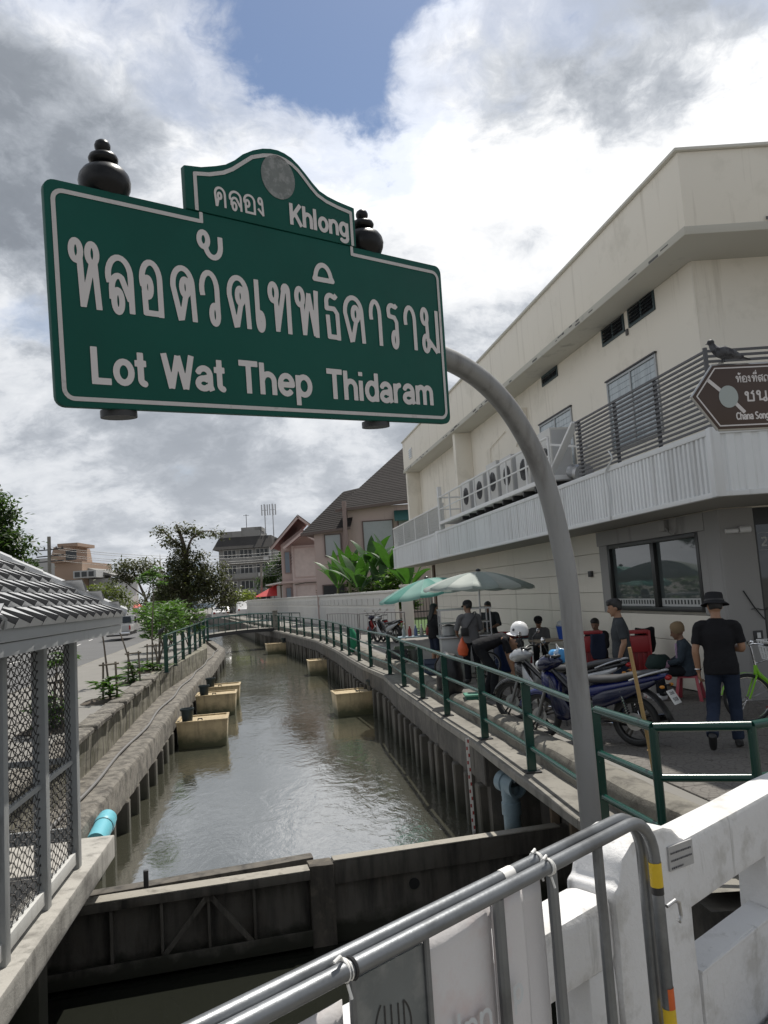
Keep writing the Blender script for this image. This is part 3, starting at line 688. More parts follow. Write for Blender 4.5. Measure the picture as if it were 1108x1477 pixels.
obj('lettering', stroke_mesh(vow, .0205, .0024, SP, SU, SW, SN, .003), M_swhite, board, smooth=0)
for word, a, b in (('Lot', .112, .318), ('Wat', .362, .622), ('Thep', .668, 1.017), ('Thidaram', 1.078, 1.700)):
    obj('lettering', stroke_mesh(lay(word, LAT, a + .006, b - .004, .082, .124), .0225, .0024, SP, SU, SW, SN, .003), M_swhite, board, smooth=0)
ks = lay('คลอง', THAI, .612, .842, .785, .075, .06)
obj('lettering', stroke_mesh(ks, .0092, .0015, SP, SU, SW, SN, .007), M_swhite, crest, smooth=0)
obj('lettering', stroke_mesh(lay('Khlong', LAT, .950, 1.252, .782, .088), .0165, .0018, SP, SU, SW, SN, .007), M_swhite, crest, smooth=0)
for fx, sc in ((.228, 1.0), (1.387, 1.0)):
    c = sp(fx, .70, -.065)
    f = MB().lathe([(.030, -.10), (.030, .020), (.050, .034), (.074, .056), (.086, .084), (.089, .106), (.084, .130), (.070, .150), (.046, .164), (.034, .168), (.040, .172), (.049, .181), (.051, .191), (.046, .202), (.032, .210), (.020, .213), (.023, .219), (.027, .229), (.0275, .239), (.023, .250), (.012, .258), (.002, .260)], c, 24, SW, SU)
    obj('finial', f, M_finial, sg, smooth=60)
    t = MB().lathe([(.040, -.72), (.062, -.72), (.062, -.695), (.048, -.69), (.048, -.05), (.036, -.02)], c, 18, SW, SU)
    tb = obj('bracket_tube', t, M_dark, sg)
pole_pts = [(.991, 4.21, -1.9), (.991, 4.21, .5), (.990, 4.209, 1.2), (.984, 4.205, 1.62), (.979, 4.20, 1.95), (.968, 4.19, 2.16), (.945, 4.172, 2.37), (.903, 4.138, 2.575), (.825, 4.072, 2.765), (.715, 3.98, 2.915), (.575, 3.864, 3.028), (.405, 3.723, 3.095), (.20, 3.553, 3.115), (-.3, 3.138, 3.09), (-.85, 2.68, 3.05)]
# smooth resample
def smooth_path(p, k=5):
    p = [Vector(q) for q in p]; out = []
    for i in range(len(p) - 1):
        a, b, c, d = p[max(i - 1, 0)], p[i], p[i + 1], p[min(i + 2, len(p) - 1)]
        for j in range(k):
            t = j / k; out.append(.5 * ((2 * b) + (c - a) * t + (2 * a - 5 * b + 4 * c - d) * t * t + (3 * b - a - 3 * c + d) * t ** 3))
    out.append(p[-1]); return out
pp_ = [Vector(p) - SN * (.055 if i > 8 else .055 * max(0, i - 4) / 4) for i, p in enumerate(pole_pts)]
obj('pole', MB().tube(smooth_path(pp_, 6), .056, 18), M_polegalv, sg, smooth=60)
bp_ = MB().box(.86, 1.12, 4.08, 4.34, -1.9, -1.88); obj('base_plate', bp_, M_dark, sg)

# ================================================================== brown direction sign with the pigeon
M_brown = pm('sign brown', (.060, .036, .026), .4, var=.08, scale=3, bump=.02)
bs_ = thing('direction_sign', 'brown arrow shaped direction sign with white Thai lettering below the roof screen', 'direction sign', (3.35, 4.62, -.0))
BP, BU, BW, BN = Vector((1.905, 4.5, 2.788)), Vector((1, .02, -.015)).normalized(), Vector((.012, 0, 1)).normalized(), Vector((0, -1, 0))
bo = [(.128, 0), (1.30, 0), (1.30, .392), (.128, .392), (-.012, .206)]
o_b = obj('board', MB().prism(bo, BP, BU, BW, BN, -.028, 0), M_brown, bs_, bevel=.004)
o_e = obj('edge_trim', MB().tube([BP + BU * x + BW * y - BN * .014 for x, y in bo + [bo[0]]], .011, 6), M_steel, bs_)
obj('border', stroke_mesh([[(1.27, .02), (.138, .02), (.014, .206), (.138, .373), (1.27, .373)]], .008, .002, BP, BU, BW, BN, .002), M_swhite, o_b, smooth=0)
obj('emblem_disc', MB().prism(arc(.205, .196, .058, .068, 0, 350, 30), BP, BU, BW, BN, .002, .004), pm('emblem grey', (.36, .40, .39), .6, var=.06, bump=0), o_b, smooth=0)
obj('arrow_mark', stroke_mesh([[(.088, .305), (.165, .232)], [(.246, .152), (.295, .095)]], .022, .002, BP, BU, BW, BN, .002), M_swhite, o_b, smooth=0)
obj('lettering', stroke_mesh(lay('ท้องที่สถานี', THAI, .262, .525, .280, .040, .05), .0058, .0014, BP, BU, BW, BN, .002), M_swhite, o_b, smooth=0)
obj('lettering', stroke_mesh(lay('ชนะ', THAI, .305, .490, .162, .062, .06), .0105, .0016, BP, BU, BW, BN, .002), M_swhite, o_b, smooth=0)
obj('lettering', stroke_mesh(lay('Chana Songkhram', LAT, .240, .545, .052, .046), .0078, .0014, BP, BU, BW, BN, .002), M_swhite, o_b, smooth=0)
obj('pole', MB().tube([(3.30, 4.56, -.0), (3.30, 4.56, 3.0), (3.28, 4.56, 3.10), (3.22, 4.55, 3.17), (3.1, 4.54, 3.19), (2.9, 4.53, 3.19)], .045, 14), M_polegalv, bs_)
# pigeon, looking left along the sign
pg = lthing('pigeon', 'grey pigeon with dark head perched on the brown arrow sign', 'pigeon', (2.10, 4.50, 3.19))
M_pig = pm('pigeon feathers', (.075, .078, .088), .7, var=.35, scale=25, bump=.4, bscale=80, col2=(.025, .025, .03), c2=(.46, .56), c2s=26)
M_pigd = pm('dark feathers', (.022, .024, .028), .6, var=.3, scale=30, bump=.2)
b = MB()
b.tube([(-.052, 0, .098), (-.045, 0, .090), (-.02, 0, .070), (.02, 0, .055), (.06, 0, .044), (.09, 0, .034), (.125, 0, .020)], [.014, .024, .037, .040, .030, .019, .008], 12, flat=.9)
b.tube([(-.04, 0, .085), (-.052, 0, .105), (-.056, 0, .120)], [.026, .021, .017], 10); b.ball((-.060, 0, .128), .021, .018, .018)
b.tube([(-.078, 0, .124), (-.098, 0, .118)], [.006, .001], 6)
me = b.mesh('body', M_pig); o = obj('body', me, None, pg)
rm = o.modifiers.new('r', 'REMESH'); rm.mode = 'VOXEL'; rm.voxel_size = .005
for s_ in (-1, 1):
    wng = MB().tube([(-.03, s_ * .030, .078), (.0, s_ * .038, .070), (.05, s_ * .033, .052), (.10, s_ * .016, .036), (.128, s_ * .008, .030)], [.010, .024, .022, .012, .003], 8, flat=.4, up=(0, 1, 0))
    obj('wing', wng, M_pig, pg)
    lg = MB().tube([(.005, s_ * .014, .035), (.002, s_ * .014, .002)], .0035, 6); lg.tube([(-.02, s_ * .014, .003), (.012, s_ * .014, .003)], .003, 5); obj('leg', lg, M_pigd, pg)
    obj('eye', MB().ball((-.066, s_ * .0165, .131), .0035, n=8, m=6), M_black, pg)
obj('head_cap', MB().ball((-.0595, 0, .1305), .0215, .0188, .0185), M_pigd, pg)
obj('tail', MB().tube([(.105, 0, .030), (.135, 0, .020), (.165, 0, .010)], [.014, .017, .016], 8, flat=.25), M_pigd, pg)

# ================================================================== crowd barriers on the bridge
BA = R(46); BD = Vector((math.sin(BA), math.cos(BA), 0)); BNn = Vector((-math.cos(BA), math.sin(BA), 0))
B0 = Vector((.596, 2.137, 0))
def bb(t, z, d=0): return B0 + BD * t + BNn * d + Vector((0, 0, z))
M_band_y = pm('yellow tape', (.62, .42, .015), .5, var=.2, scale=20, bump=.1, col2=(.08, .07, .05), c2=(.64, .7), c2s=26)
M_band_o = pm('orange tape', (.55, .10, .015), .5, var=.2, scale=20, bump=.1)
M_vinyl = pm('white vinyl banner', (.62, .60, .60), .45, var=.06, scale=4, bump=.25, bscale=9, col2=(.56, .42, .40), c2=(.55, .75), c2s=2.6, bdist=.02)
M_vinylc = pm('faded print', (.52, .54, .55), .45, var=.1, scale=8, bump=.05)
M_sheet = pm('zinc sheet', (.165, .18, .185), .5, .55, var=.25, scale=9, bump=.1, bscale=30, col2=(.24, .25, .25), c2=(.5, .62), c2s=7)
M_cord = pm('white cord', (.78, .77, .74), .6, var=.1, bump=.1)
def barrier(t1, d, label, near):
    br = thing('crowd_barrier', label, 'crowd barrier', bb(t1 - 1.0, .21, d), group='steel crowd barriers on the bridge')
    L = 2.3; r = .0165
    path = [bb(t1 - L, .26, d), bb(t1 - L, 1.18, d)] + [bb(t1 - L + .1 - .1 * math.cos(a), 1.18 + .1 * math.sin(a), d) for a in (.4, .8, 1.2)] + [bb(t1 - L + .1, 1.28, d), bb(t1 - .12, 1.28, d)]
    path += [bb(t1 - .12 + .12 * math.sin(a), 1.16 + .12 * math.cos(a), d) for a in (.26, .52, .78, 1.05, 1.31)] + [bb(t1, 1.16, d), bb(t1, .26, d)]
    fr = obj('frame', MB().tube(path, r, 14), M_galv, br, smooth=60)
    for t in ([-.285, -.49, -.695, -.925, -1.12, -1.35, -1.6, -1.85, -2.1] if near else []):
        rr = .0135 if t not in (-.925, -1.12) else .007
        obj('upright', MB().tube([bb(t1 + t, .40, d), bb(t1 + t, 1.268, d)], rr, 10), M_galv, br)
    obj('lower_rail', MB().tube([bb(t1 - L + .02, .40, d), bb(t1 - .02, .40, d)], .018, 10), M_galv, br)
    for t in (-.35, -L + .35): obj('foot', MB().beam(bb(t1 + t, .235, d - .28), bb(t1 + t, .235, d + .28), .05, .03).beam(bb(t1 + t, .245, d), bb(t1 + t, .41, d), .04, .03, up=DV), M_galv, br, bevel=.004)
    return br, fr
br, fr = barrier(.135, 0, 'steel crowd barrier hung with stained white banners and a zinc plate', True)
br2, fr2 = barrier(.152, .046, 'bare steel crowd barrier standing close behind the one hung with banners', False)
def sleeve(root, z0, z1, mat, t=.135, a0=0, a1=2 * math.pi): obj('reflective_tape', MB().lathe([(.0176, z0), (.0176, z1)], bb(t, 0, 0), 18, (0, 0, 1), BD, a0, a1, cap=False), mat, root, smooth=60)
sleeve(br, 1.085, 1.15, M_band_y); sleeve(br, .70, .765, M_band_y); sleeve(br, .765, .82, M_band_o, a0=-2.6, a1=0.6); sleeve(br, 1.065, 1.085, M_black)
hk = MB().tube([bb(.15, 1.03, -.015), bb(.19, 1.035, -.02), bb(.212, 1.022, -.02), bb(.218, .985, -.02), bb(.206, .972, -.02), bb(.198, .980, -.02)], .0052, 8); obj('hook', hk, M_steel, br)
def ties(t, d):
    m_ = MB()
    for k in range(2): m_.torus(bb(t + k * .007, 1.28, d), BD + Vector((0, 0, .15 * k)), .0185, .0026, 16, 6)
    m_.tube([bb(t, 1.297, d), bb(t - .014, 1.312, d - .01), bb(t - .03, 1.308, d - .012)], .003, 6); m_.tube([bb(t, 1.26, d - .01), bb(t + .004, 1.235, d - .015)], .003, 6); return m_
obj('cord_tie', ties(-.37, 0), M_cord, br); obj('cord_tie', ties(-1.00, .004), M_cord, br); obj('cord_tie', ties(-.35, .046), M_cord, br2)
obj('cord_tie', MB().torus(bb(-.985, 1.28, 0), BD, .0182, .0035, 16, 6), M_black, br)
obj('tape_wrap', MB().lathe([(.0173, -.02), (.0173, .02)], bb(-.47, 1.28, .046), 14, BD, (0, 0, 1), cap=False), M_cord, br2)
def banner(t0, t1, z1, sag, name, lab, mat, d=.012, seed=0):
    nx, nz = 14, 18; g = []
    for j in range(nz + 1):
        z = .44 + (z1 - .44) * j / nz; row = []
        for i in range(nx + 1):
            u_ = i / nx; t = t0 + (t1 - t0) * u_
            w_ = mnoise.noise(Vector((t * 5, z * 2.2, seed))) * .012 + .006 * math.sin(u_ * math.pi) * math.sin(z * 9 + seed)
            zz = z - (sag * math.sin(math.pi * u_) if j == nz else sag * math.sin(math.pi * u_) * j / nz)
            row.append(bb(t, zz, d + w_))
        g.append(row)
    m_ = MB(); m_.rings(g, closed=False, cap=False)
    o = obj(name, m_, mat, br, smooth=80)
    sd_ = o.modifiers.new('s', 'SOLIDIFY'); sd_.thickness = .0012
    return o
b1 = banner(-1.9, -.995, 1.225, .015, 'banner', None, M_vinyl, d=.024, seed=1)
b2 = banner(-.785, -.560, 1.262, .006, 'banner', None, M_vinyl, d=.024, seed=2)
b3 = banner(-.555, -.445, 1.262, .004, 'banner', None, M_vinyl, d=.024, seed=3)
b4 = banner(-.465, -.355, 1.250, .004, 'banner', None, M_vinyl, d=.034, seed=4)
# ghost of old print showing on the banners
for bt, words in ((b2, [('olnu', -.765, -.60, 1.01, .08), ('dta', -.75, -.61, .90, .08)]), (b3, [('p', -.53, -.49, 1.03, .06)])):
    for w_, a, b, z, h in words:
        obj('lettering', stroke_mesh(lay(w_.replace('u', 'n'), LAT, a, b, z, h), .009, .002, B0, BD, (0, 0, 1), BNn, .002), M_vinylc, bt, smooth=0)
zp = obj('zinc_plate', MB().hexa([bb(-.985, .45, .004), bb(-.795, .45, .004), bb(-.795, .45, .010), bb(-.985, .45, .010)], [bb(-.985, 1.255, .004), bb(-.795, 1.255, .004), bb(-.795, 1.255, .010), bb(-.985, 1.255, .010)]), M_sheet, br)
lg = [[(-.912 + k * .0165, 1.185 - k * .004), (-.912 + k * .0165, 1.075)] for k in (0.3, 1.3, 2.4)] + [arc(-.884, 1.135, .050, .070, 130, 225, 8), arc(-.888, 1.13, .048, .058, 50, -40, 8), [(-.858, 1.175), (-.858, 1.09)]]
obj('cut_emblem', stroke_mesh(lg, .0034, .0009, B0, BD, (0, 0, 1), BNn, .003), M_black, zp, smooth=0)

# ================================================================== sluice gate across the canal
gt = thing('sluice_gate', 'stained dark steel sluice gate holding back the canal water', 'sluice gate', (-.8, 8.62, LOW))
gd = (Vector((GB[0], GB[1], 0)) - Vector((GA[0], GA[1], 0))).normalized(); gn = Vector((gd.y, -gd.x, 0))  # towards the camera
def gp(t, d, z): p = Vector((GA[0], GA[1], 0)) + gd * t + gn * d; return Vector((p.x, p.y, z))
def gb(name, t0, t1, d0, d1, z0, z1, mat=M_darkgate, bev=.006, par_=gt, amp=0):
    o = obj(name, MB().hexa([gp(t0, d1, z0), gp(t1, d1, z0), gp(t1, d0, z0), gp(t0, d0, z0)], [gp(t0, d1, z1), gp(t1, d1, z1), gp(t1, d0, z1), gp(t0, d0, z1)]), mat, par_, bevel=bev)
    if amp: rough_up(o.data, amp, 4, cuts=4, seed=t0)
    return o
TM = 2.62   # middle post
M_gtop = pm('lit gate top', (.30, .28, .24), .8, .1, var=.3, scale=4, bump=.4, bscale=25, col2=(.10, .09, .075), c2=(.5, .7), c2s=4)  # paler than the gate plates: light falling on the top is painted in
gb('skin_plate', 0, TM, -.03, 0, -2.4, -.93)
gb('top_flange', 0, TM, -.03, .16, -.915, -.90, M_gtop); gb('top_channel', .0, TM, .15, .165, -1.00, -.917)
gb('bottom_flange', 0, TM, 0, .16, -1.62, -1.55); gb('bottom_channel', 0, TM, .15, .165, -1.66, -1.50)
for t in (.62, 1.10, 1.56, 2.02): gb('stiffener', t, t + .03, .0, .13, -1.55, -.92)
M_rod = M_darkgate
for a, b in ((1.58, 1.12), (1.58, 2.00)): obj('brace', MB().beam(gp(a, .14, -.99), gp(b, .14, -1.52), .02, .05), M_darkgate, gt)
gb('gusset', 1.53, 1.63, .13, .15, -1.06, -.95)
gb('middle_post', TM, TM + .26, -.12, .12, -2.4, -.885, pm('gate post concrete', (.085, .075, .062), .9, var=.4, scale=4, bump=.7, bscale=20, col2=(.15, .13, .10), c2=(.5, .66), c2s=5, streak=((.035, .03, .026), .5, .7, 6, .15)), .015, amp=.01)
gb('panel', TM + .26, 5.7, -.06, .0, -2.4, -.98); gb('panel_beam', TM + .26, 5.7, -.08, .06, -1.12, -.885, M_darkgate, .008)
gb('panel_top', TM + .27, 5.55, -.085, .065, -.883, -.868, M_gtop); gb('panel_rib', TM + 1.35, TM + 1.37, 0, .012, -1.7, -1.12)
obj('bolt_plate', MB().lathe([(.06, 0), (.06, .012)], gp(TM + 1.16, 0, -1.26), 16, gn, gd), M_black, gt)
# the second leaf kept upstream on the left, with its guide post
gl = thing('stop_log', 'weathered timber stop log lying in the water behind the sluice gate', 'stop log', gp(1.2, -.5, WATER))
o = obj('log', MB().hexa([gp(-.1, -.38, -1.8), gp(2.72, -.30, -1.8), gp(2.72, -.48, -1.8), gp(-.1, -.56, -1.8)], [gp(-.1, -.38, -1.02), gp(2.72, -.30, -.93), gp(2.72, -.48, -.93), gp(-.1, -.56, -1.02)]), M_darkgate, gl, bevel=.015); rough_up(o.data, .012, 4, cuts=4)
obj('guide_pin', MB().beam(gp(.95, -.25, -1.2), gp(.95, -.25, -.79), .05, .05, up=gd), M_dark, gl, bevel=.005)
for i, (x, y, z, s_) in enumerate([(1.80, 9.45, -.74, .10), (1.92, 8.95, -.66, .11)]):
    post = MB().box(x - s_ / 2, x + s_ / 2, y - s_ / 2, y + s_ / 2, -2.4, z)
    solo('mooring_post', post, M_wood, ['short square timber post rising from the water beside the drain elbow', 'taller square timber post by the quay next to the zinc pole'][i], 'post', 'timber posts at the gate end', bevel=.012)
# ================================================================== the cream building along the quay
BC = Vector((5.08, 11.55, 0)); BUX = Vector((-.1736, .9848, 0)); BNX = Vector((-.9848, -.1736, 0))   # along the quay, and out towards it
def bl(s_, d, z): return BC + BUX * s_ + BNX * d + Vector((0, 0, z))
def bbox(s0, s1, d0, d1, z0, z1, mb=None):
    mb = mb or MB(); return mb.hexa([bl(s0, d1, z0), bl(s0, d0, z0), bl(s1, d0, z0), bl(s1, d1, z0)], [bl(s0, d1, z1), bl(s0, d0, z1), bl(s1, d0, z1), bl(s1, d1, z1)])
bd = thing('shop_building', 'cream two storey building with overhanging parapet and metal clad canopy beside the canal walkway', 'building', tuple(bl(8, -3, 0)))
XR = 16.0     # how far the street front runs to the right
def front(x0, x1, y0, y1, z0, z1, mb=None): return (mb or MB()).box(x0, x1, y0, y1, z0, z1)
SE = 20.2
# upper wall (with a real mass behind it)
m_ = MB(); m_.prism([(5.08, 11.55), (XR, 11.55), (XR, 34), tuple(bl(SE, -6, 0))[:2], tuple(bl(SE, 0, 0))[:2]], (0, 0, 0), (1, 0, 0), (0, 1, 0), (0, 0, 1), 2.86, 7.6)
obj('upper_wall', m_, M_cream, bd)
par_d = .60
pc = bl(0, par_d, 0); PYF = 10.62; pcx = bl((PYF - 11.55 + par_d * .1736) / .9848, par_d, 0)
poly = [(pcx.x, PYF), (XR, PYF), (XR, PYF + .22), (pcx.x + .22, PYF + .22), tuple((bl(SE + .2, par_d - .2, 0)))[:2], tuple(bl(SE + .2, par_d, 0))[:2]]
obj('parapet', MB().prism(poly, (0, 0, 0), (1, 0, 0), (0, 1, 0), (0, 0, 1), 6.93, 8.08), M_cream, bd, bevel=.015)
poly2 = [(pcx.x - .05, PYF - .05), (XR, PYF - .05), (XR, PYF + .27), (pcx.x + .26, PYF + .27), tuple((bl(SE + .25, par_d - .24, 0)))[:2], tuple(bl(SE + .25, par_d + .05, 0))[:2]]
obj('parapet_coping', MB().prism(poly2, (0, 0, 0), (1, 0, 0), (0, 1, 0), (0, 0, 1), 8.082, 8.13), pm('parapet coping', (.62, .60, .54), .7, var=.08, bump=.2), bd, bevel=.01)
poly3 = [(pcx.x - .03, PYF - .03), (XR, PYF - .03), (XR, 11.6), (5.05, 11.6), tuple(bl(SE + .2, -.05, 0))[:2], tuple(bl(SE + .2, par_d + .03, 0))[:2]]
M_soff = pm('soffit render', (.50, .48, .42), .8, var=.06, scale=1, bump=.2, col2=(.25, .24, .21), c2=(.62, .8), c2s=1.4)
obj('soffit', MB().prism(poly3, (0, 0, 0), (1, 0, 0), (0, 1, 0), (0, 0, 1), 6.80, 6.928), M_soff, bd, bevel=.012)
# crumbled drip edge: chipped scabs of render along the soffit line
M_scab = pm('broken render', (.13, .125, .12), .95, var=.5, scale=20, bump=.6)
mb = MB(); rng = random.Random(3)
for k in range(46):
    s_ = rng.uniform(-.6, 14) if k < 34 else rng.uniform(15, 20); l = rng.uniform(.03, .16)
    mb.obox(bl(s_, par_d + .032, 6.83 + rng.uniform(-.03, .07)), BUX, BNX, (0, 0, 1), l, .006, rng.uniform(.008, .02))
for k in range(5):
    x = 5.9 + k * .33 + rng.uniform(-.1, .1); mb.box(x, x + rng.uniform(.05, .16), PYF - .037, PYF - .031, 6.95, 6.95 + rng.uniform(.02, .05))
o = obj('broken_render', mb, M_scab, bd, kind='stuff')
# fins
for s0 in (12.5, SE - .05): obj('fin', bbox(s0, s0 + .25, .001, par_d - .06, 2.9, 6.80), M_cream, bd, bevel=.01)
# louvred vents high under the soffit
M_tealframe = pm('teal frame', (.035, .06, .065), .5, var=.1, bump=.05); M_louv = pm('louvre glass', (.03, .035, .04), .25, var=.2, bump=.03)
def louvre_window(s0, s1, z0, z1, n):
    f = MB()
    for a in ((s0, s0 + .05, z0, z1), (s1 - .05, s1, z0, z1), (s0 + .05, s1 - .05, z0, z0 + .05), (s0 + .05, s1 - .05, z1 - .05, z1), ((s0 + s1) / 2 - .02, (s0 + s1) / 2 + .02, z0 + .05, z1 - .05)):
        bbox(a[0], a[1], -.03, .025, a[2], a[3], f)
    w_ = obj('window', f, M_tealframe, bd, bevel=.004)
    obj('recess', bbox(s0 + .05, s1 - .05, .001, .004, z0 + .05, z1 - .05), M_black, w_)
    for k in range(n):
        z = z0 + .07 + (z1 - z0 - .14) * (k + .5) / n
        for a, b in ((s0 + .055, (s0 + s1) / 2 - .022), ((s0 + s1) / 2 + .022, s1 - .055)):
            m_ = MB(); m_.hexa([bl(a, .045, z - .03), bl(a, .036, z - .03), bl(b, .036, z - .03), bl(b, .045, z - .03)], [bl(a, .012, z + .03), bl(a, .005, z + .03), bl(b, .005, z + .03), bl(b, .012, z + .03)]); obj('slat', m_, M_louv, w_)
louvre_window(2.25, 3.16, 6.46, 6.95, 5); louvre_window(1.15, 2.08, 6.46, 6.93, 5); louvre_window(5.42, 6.36, 6.55, 7.0 - .22 + .02, 4)
obj('bird_mess', bbox(2.13, 2.20, .002, .03, 6.36, 6.47), M_scab, bd)
# tall first floor windows with blinds
M_blind = pm('pale blind glass', (.36, .41, .43), .22, var=.08, scale=3, bump=.02, streak=((.27, .31, .33), .5, .6, 16, .02)); M_alu = pm('aluminium frame', (.33, .34, .34), .4, .5, var=.06, bump=.02)
for s0, s1, z0, z1 in ((1.28, 3.14, 4.35, 5.73), (4.86, 6.74, 4.2, 5.70), (8.0, 9.4, 4.1, 5.25)):
    f = MB()
    for a in ((s0, s0 + .05, z0, z1), (s1 - .05, s1, z0, z1), (s0 + .05, s1 - .05, z0, z0 + .05), (s0 + .05, s1 - .05, z1 - .05, z1), ((s0 + s1) / 2 - .025, (s0 + s1) / 2 + .025, z0 + .05, z1 - .05)): bbox(a[0], a[1], -.03, .03, a[2], a[3], f)
    w_ = obj('window', f, M_alu, bd, bevel=.004)
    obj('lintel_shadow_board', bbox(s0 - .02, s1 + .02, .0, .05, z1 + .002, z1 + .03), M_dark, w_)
    for a, b in ((s0 + .05, (s0 + s1) / 2 - .025), ((s0 + s1) / 2 + .025, s1 - .05)):
        n = 11
        for k in range(n):
            za = z0 + .05 + (z1 - z0 - .1) * k / n; zb = z0 + .05 + (z1 - z0 - .1) * (k + 1) / n
            m_ = MB().hexa([bl(a, .014, za), bl(a, .004, za), bl(b, .004, za), bl(b, .014, za)], [bl(a, .008, zb - .002), bl(a, .002, zb - .002), bl(b, .002, zb - .002), bl(b, .008, zb - .002)]); obj('pane', m_, M_blind, w_)
f = MB(); bbox(18.6, 19.1, par_d + .001, par_d + .03, 7.15, 7.55, f); w_ = obj('window', f, M_whitemetal, bd)
for k in range(4): obj('slat', bbox(18.64, 19.06, par_d + .031, par_d + .045, 7.2 + k * .085, 7.25 + k * .085), M_blind, w_)
# drain and conduit on the wall
obj('pipe', MB().tube([bl(7.6, .06, 4.2), bl(7.6, .06, 6.05)], .04, 10), M_cream, bd); obj('pipe', MB().tube([bl(7.6, .06, 5.85), bl(8.1, .06, 5.7), bl(8.3, .06, 5.5)], .025, 8), M_cream, bd)
obj('pipe_head', bbox(7.5, 7.72, .002, .16, 6.05, 6.35), M_cream, bd, bevel=.01)
obj('conduit', MB().tube([bl(10.6, .03, 4.0), bl(10.6, .03, 5.9), bl(9.2, .03, 6.1)], .012, 6), M_cream, bd)

# ---- ground floor: cream boards, each a piece
M_board = pm('cream wall board', (.74, .70, .61), .7, var=.04, scale=1.3, bump=.1, bscale=40, rnd=.035, streak=((.36, .33, .27), .62, .8, 4, .1))
zs = [0.02, .42, .82, 1.25, 1.65, 2.05, 2.45, 2.87]; sx_ = [4.0, 7.0, 10.0, 13.0, 16.0, 18.6]
for a, b in zip(zs, zs[1:]):
    for s0, s1 in zip(sx_, sx_[1:]):
        obj('wall_board', bbox(s0 + .003, s1 - .003, -.12, .0, a + .004, b - .004), M_board, bd, bevel=.004, seg=1)
for a, b in zip(zs[:3], zs[1:4]): obj('wall_board', bbox(.42, 3.997, -.12, .0, a + .004, b - .004), M_board, bd, bevel=.004, seg=1)
obj('wall_core', bbox(.35, 18.65, -.4, -.121, 0, 2.855), M_board, bd)
obj('brown_jamb', bbox(18.65, 18.95, -.3, .05, 0, 2.86), pm('brown jamb', (.13, .085, .06), .7, var=.2, bump=.1), bd)
obj('side_wall', bbox(18.97, SE, -.5, -.2, 0, 2.86), M_cream, bd)
# grey fascia beam, window surround and corner column
obj('fascia_beam', bbox(.36, 4.15, -.1, .06, 2.58, 2.862), M_grey, bd, bevel=.006)
obj('window_surround', bbox(3.76, 4.12, -.1, .035, 1.26, 2.578), M_grey, bd, bevel=.006); obj('window_surround', bbox(.36, .58, -.1, .035, 1.262, 2.578), M_grey, bd, bevel=.006)
obj('corner_column', MB().prism([tuple(bl(.36, .05, 0))[:2], tuple(bl(-.02, .05, 0))[:2], (5.09, 11.50), (5.56, 11.50), (5.56, 12.1), tuple(bl(.36, -.4, 0))[:2]], (0, 0, 0), (1, 0, 0), (0, 1, 0), (0, 0, 1), 0, 2.86), M_grey, bd, bevel=.008)
# shop window: black frame, two panes, band of dotted film
M_wframe = pm('black window frame', (.016, .018, .018), .35, var=.2, bump=.03)
def glass_mat(name, col, rough=.03):
    m = bpy.data.materials.new(name); m.use_nodes = True; N = NT(m.node_tree); b = N.n['Principled BSDF']
    pos = N.add('ShaderNodeNewGeometry').outputs['Position']
    N.l.new(N.mix(N.noise(pos, 1.2, 3, .5), tuple(v * .8 for v in col), tuple(v * 1.2 for v in col)), b.inputs['Base Color'])
    b.inputs['Roughness'].default_value = rough; b.inputs['Specular IOR Level'].default_value = .9; return m
M_glass = glass_mat('tinted shop glass', (.075, .09, .09)); M_glassd = glass_mat('dark door glass', (.012, .018, .022))
f = MB()
for a in ((.58, .66, 1.30, 2.578), (3.66, 3.76, 1.30, 2.578), (.66, 3.66, 1.30, 1.37), (.66, 3.66, 2.50, 2.578), (1.97, 2.09, 1.37, 2.50)): bbox(a[0], a[1], -.08, .045, a[2], a[3], f)
w_ = obj('window', f, M_wframe, bd, bevel=.006)
M_film = pm('frosted film', (.45, .46, .45), .5, var=.04, bump=0)
for a, b in ((.66, 1.97), (2.09, 3.66)):
    obj('pane', bbox(a, b, -.04, -.025, 1.37, 2.50), M_glass, w_)
    obj('film_band', bbox(a + .01, b - .01, -.0245, -.0225, 1.385, 1.52), M_film, w_)
    k = a + .07; mb = MB()
    while k < b - .05: mb.obox(bl(k, -.0205, 1.458), BUX, BNX, (0, 0, 1), .022, .0008, .036); k += .10
    obj('film_dot', mb, M_wframe, w_)
# things on the wall
obj('wall_socket', bbox(4.55, 4.70, .002, .06, 1.98, 2.10), M_dark, bd, bevel=.008)
obj('junction_box', bbox(1.35, 1.55, .062, .15, 2.66, 2.84), M_grey, bd, bevel=.01)
obj('cable_loop', MB().tube(smooth_path([bl(1.36, .12, 2.72), bl(1.22, .13, 2.60), bl(1.08, .12, 2.62), bl(1.04, .11, 2.80), bl(1.05, .1, 2.86)], 5), .014, 6), M_grey, bd)
obj('notice', bbox(.12, .26, .0515, .056, 1.38, 1.62), M_whitemetal, bd)
obj('switch_plate', MB().box(5.36, 5.50, 11.485, 11.499, .88, 1.02), M_dark, bd, bevel=.004); obj('switch', MB().box(5.41, 5.46, 11.474, 11.484, .91, .99), M_whitemetal, bd)
obj('wall_cable', MB().tube(smooth_path([(5.28, 11.49, 1.62), (5.34, 11.475, 1.5), (5.42, 11.48, 1.36), (5.50, 11.47, 1.24), (5.55, 11.48, 1.18)], 4), .010, 6), M_black, bd)
obj('wall_cable', MB().tube(smooth_path([(5.36, 11.47, 1.34), (5.45, 11.46, 1.345), (5.55, 11.48, 1.32), (5.9, 11.47, 1.33)], 4), .006, 6), M_black, bd)
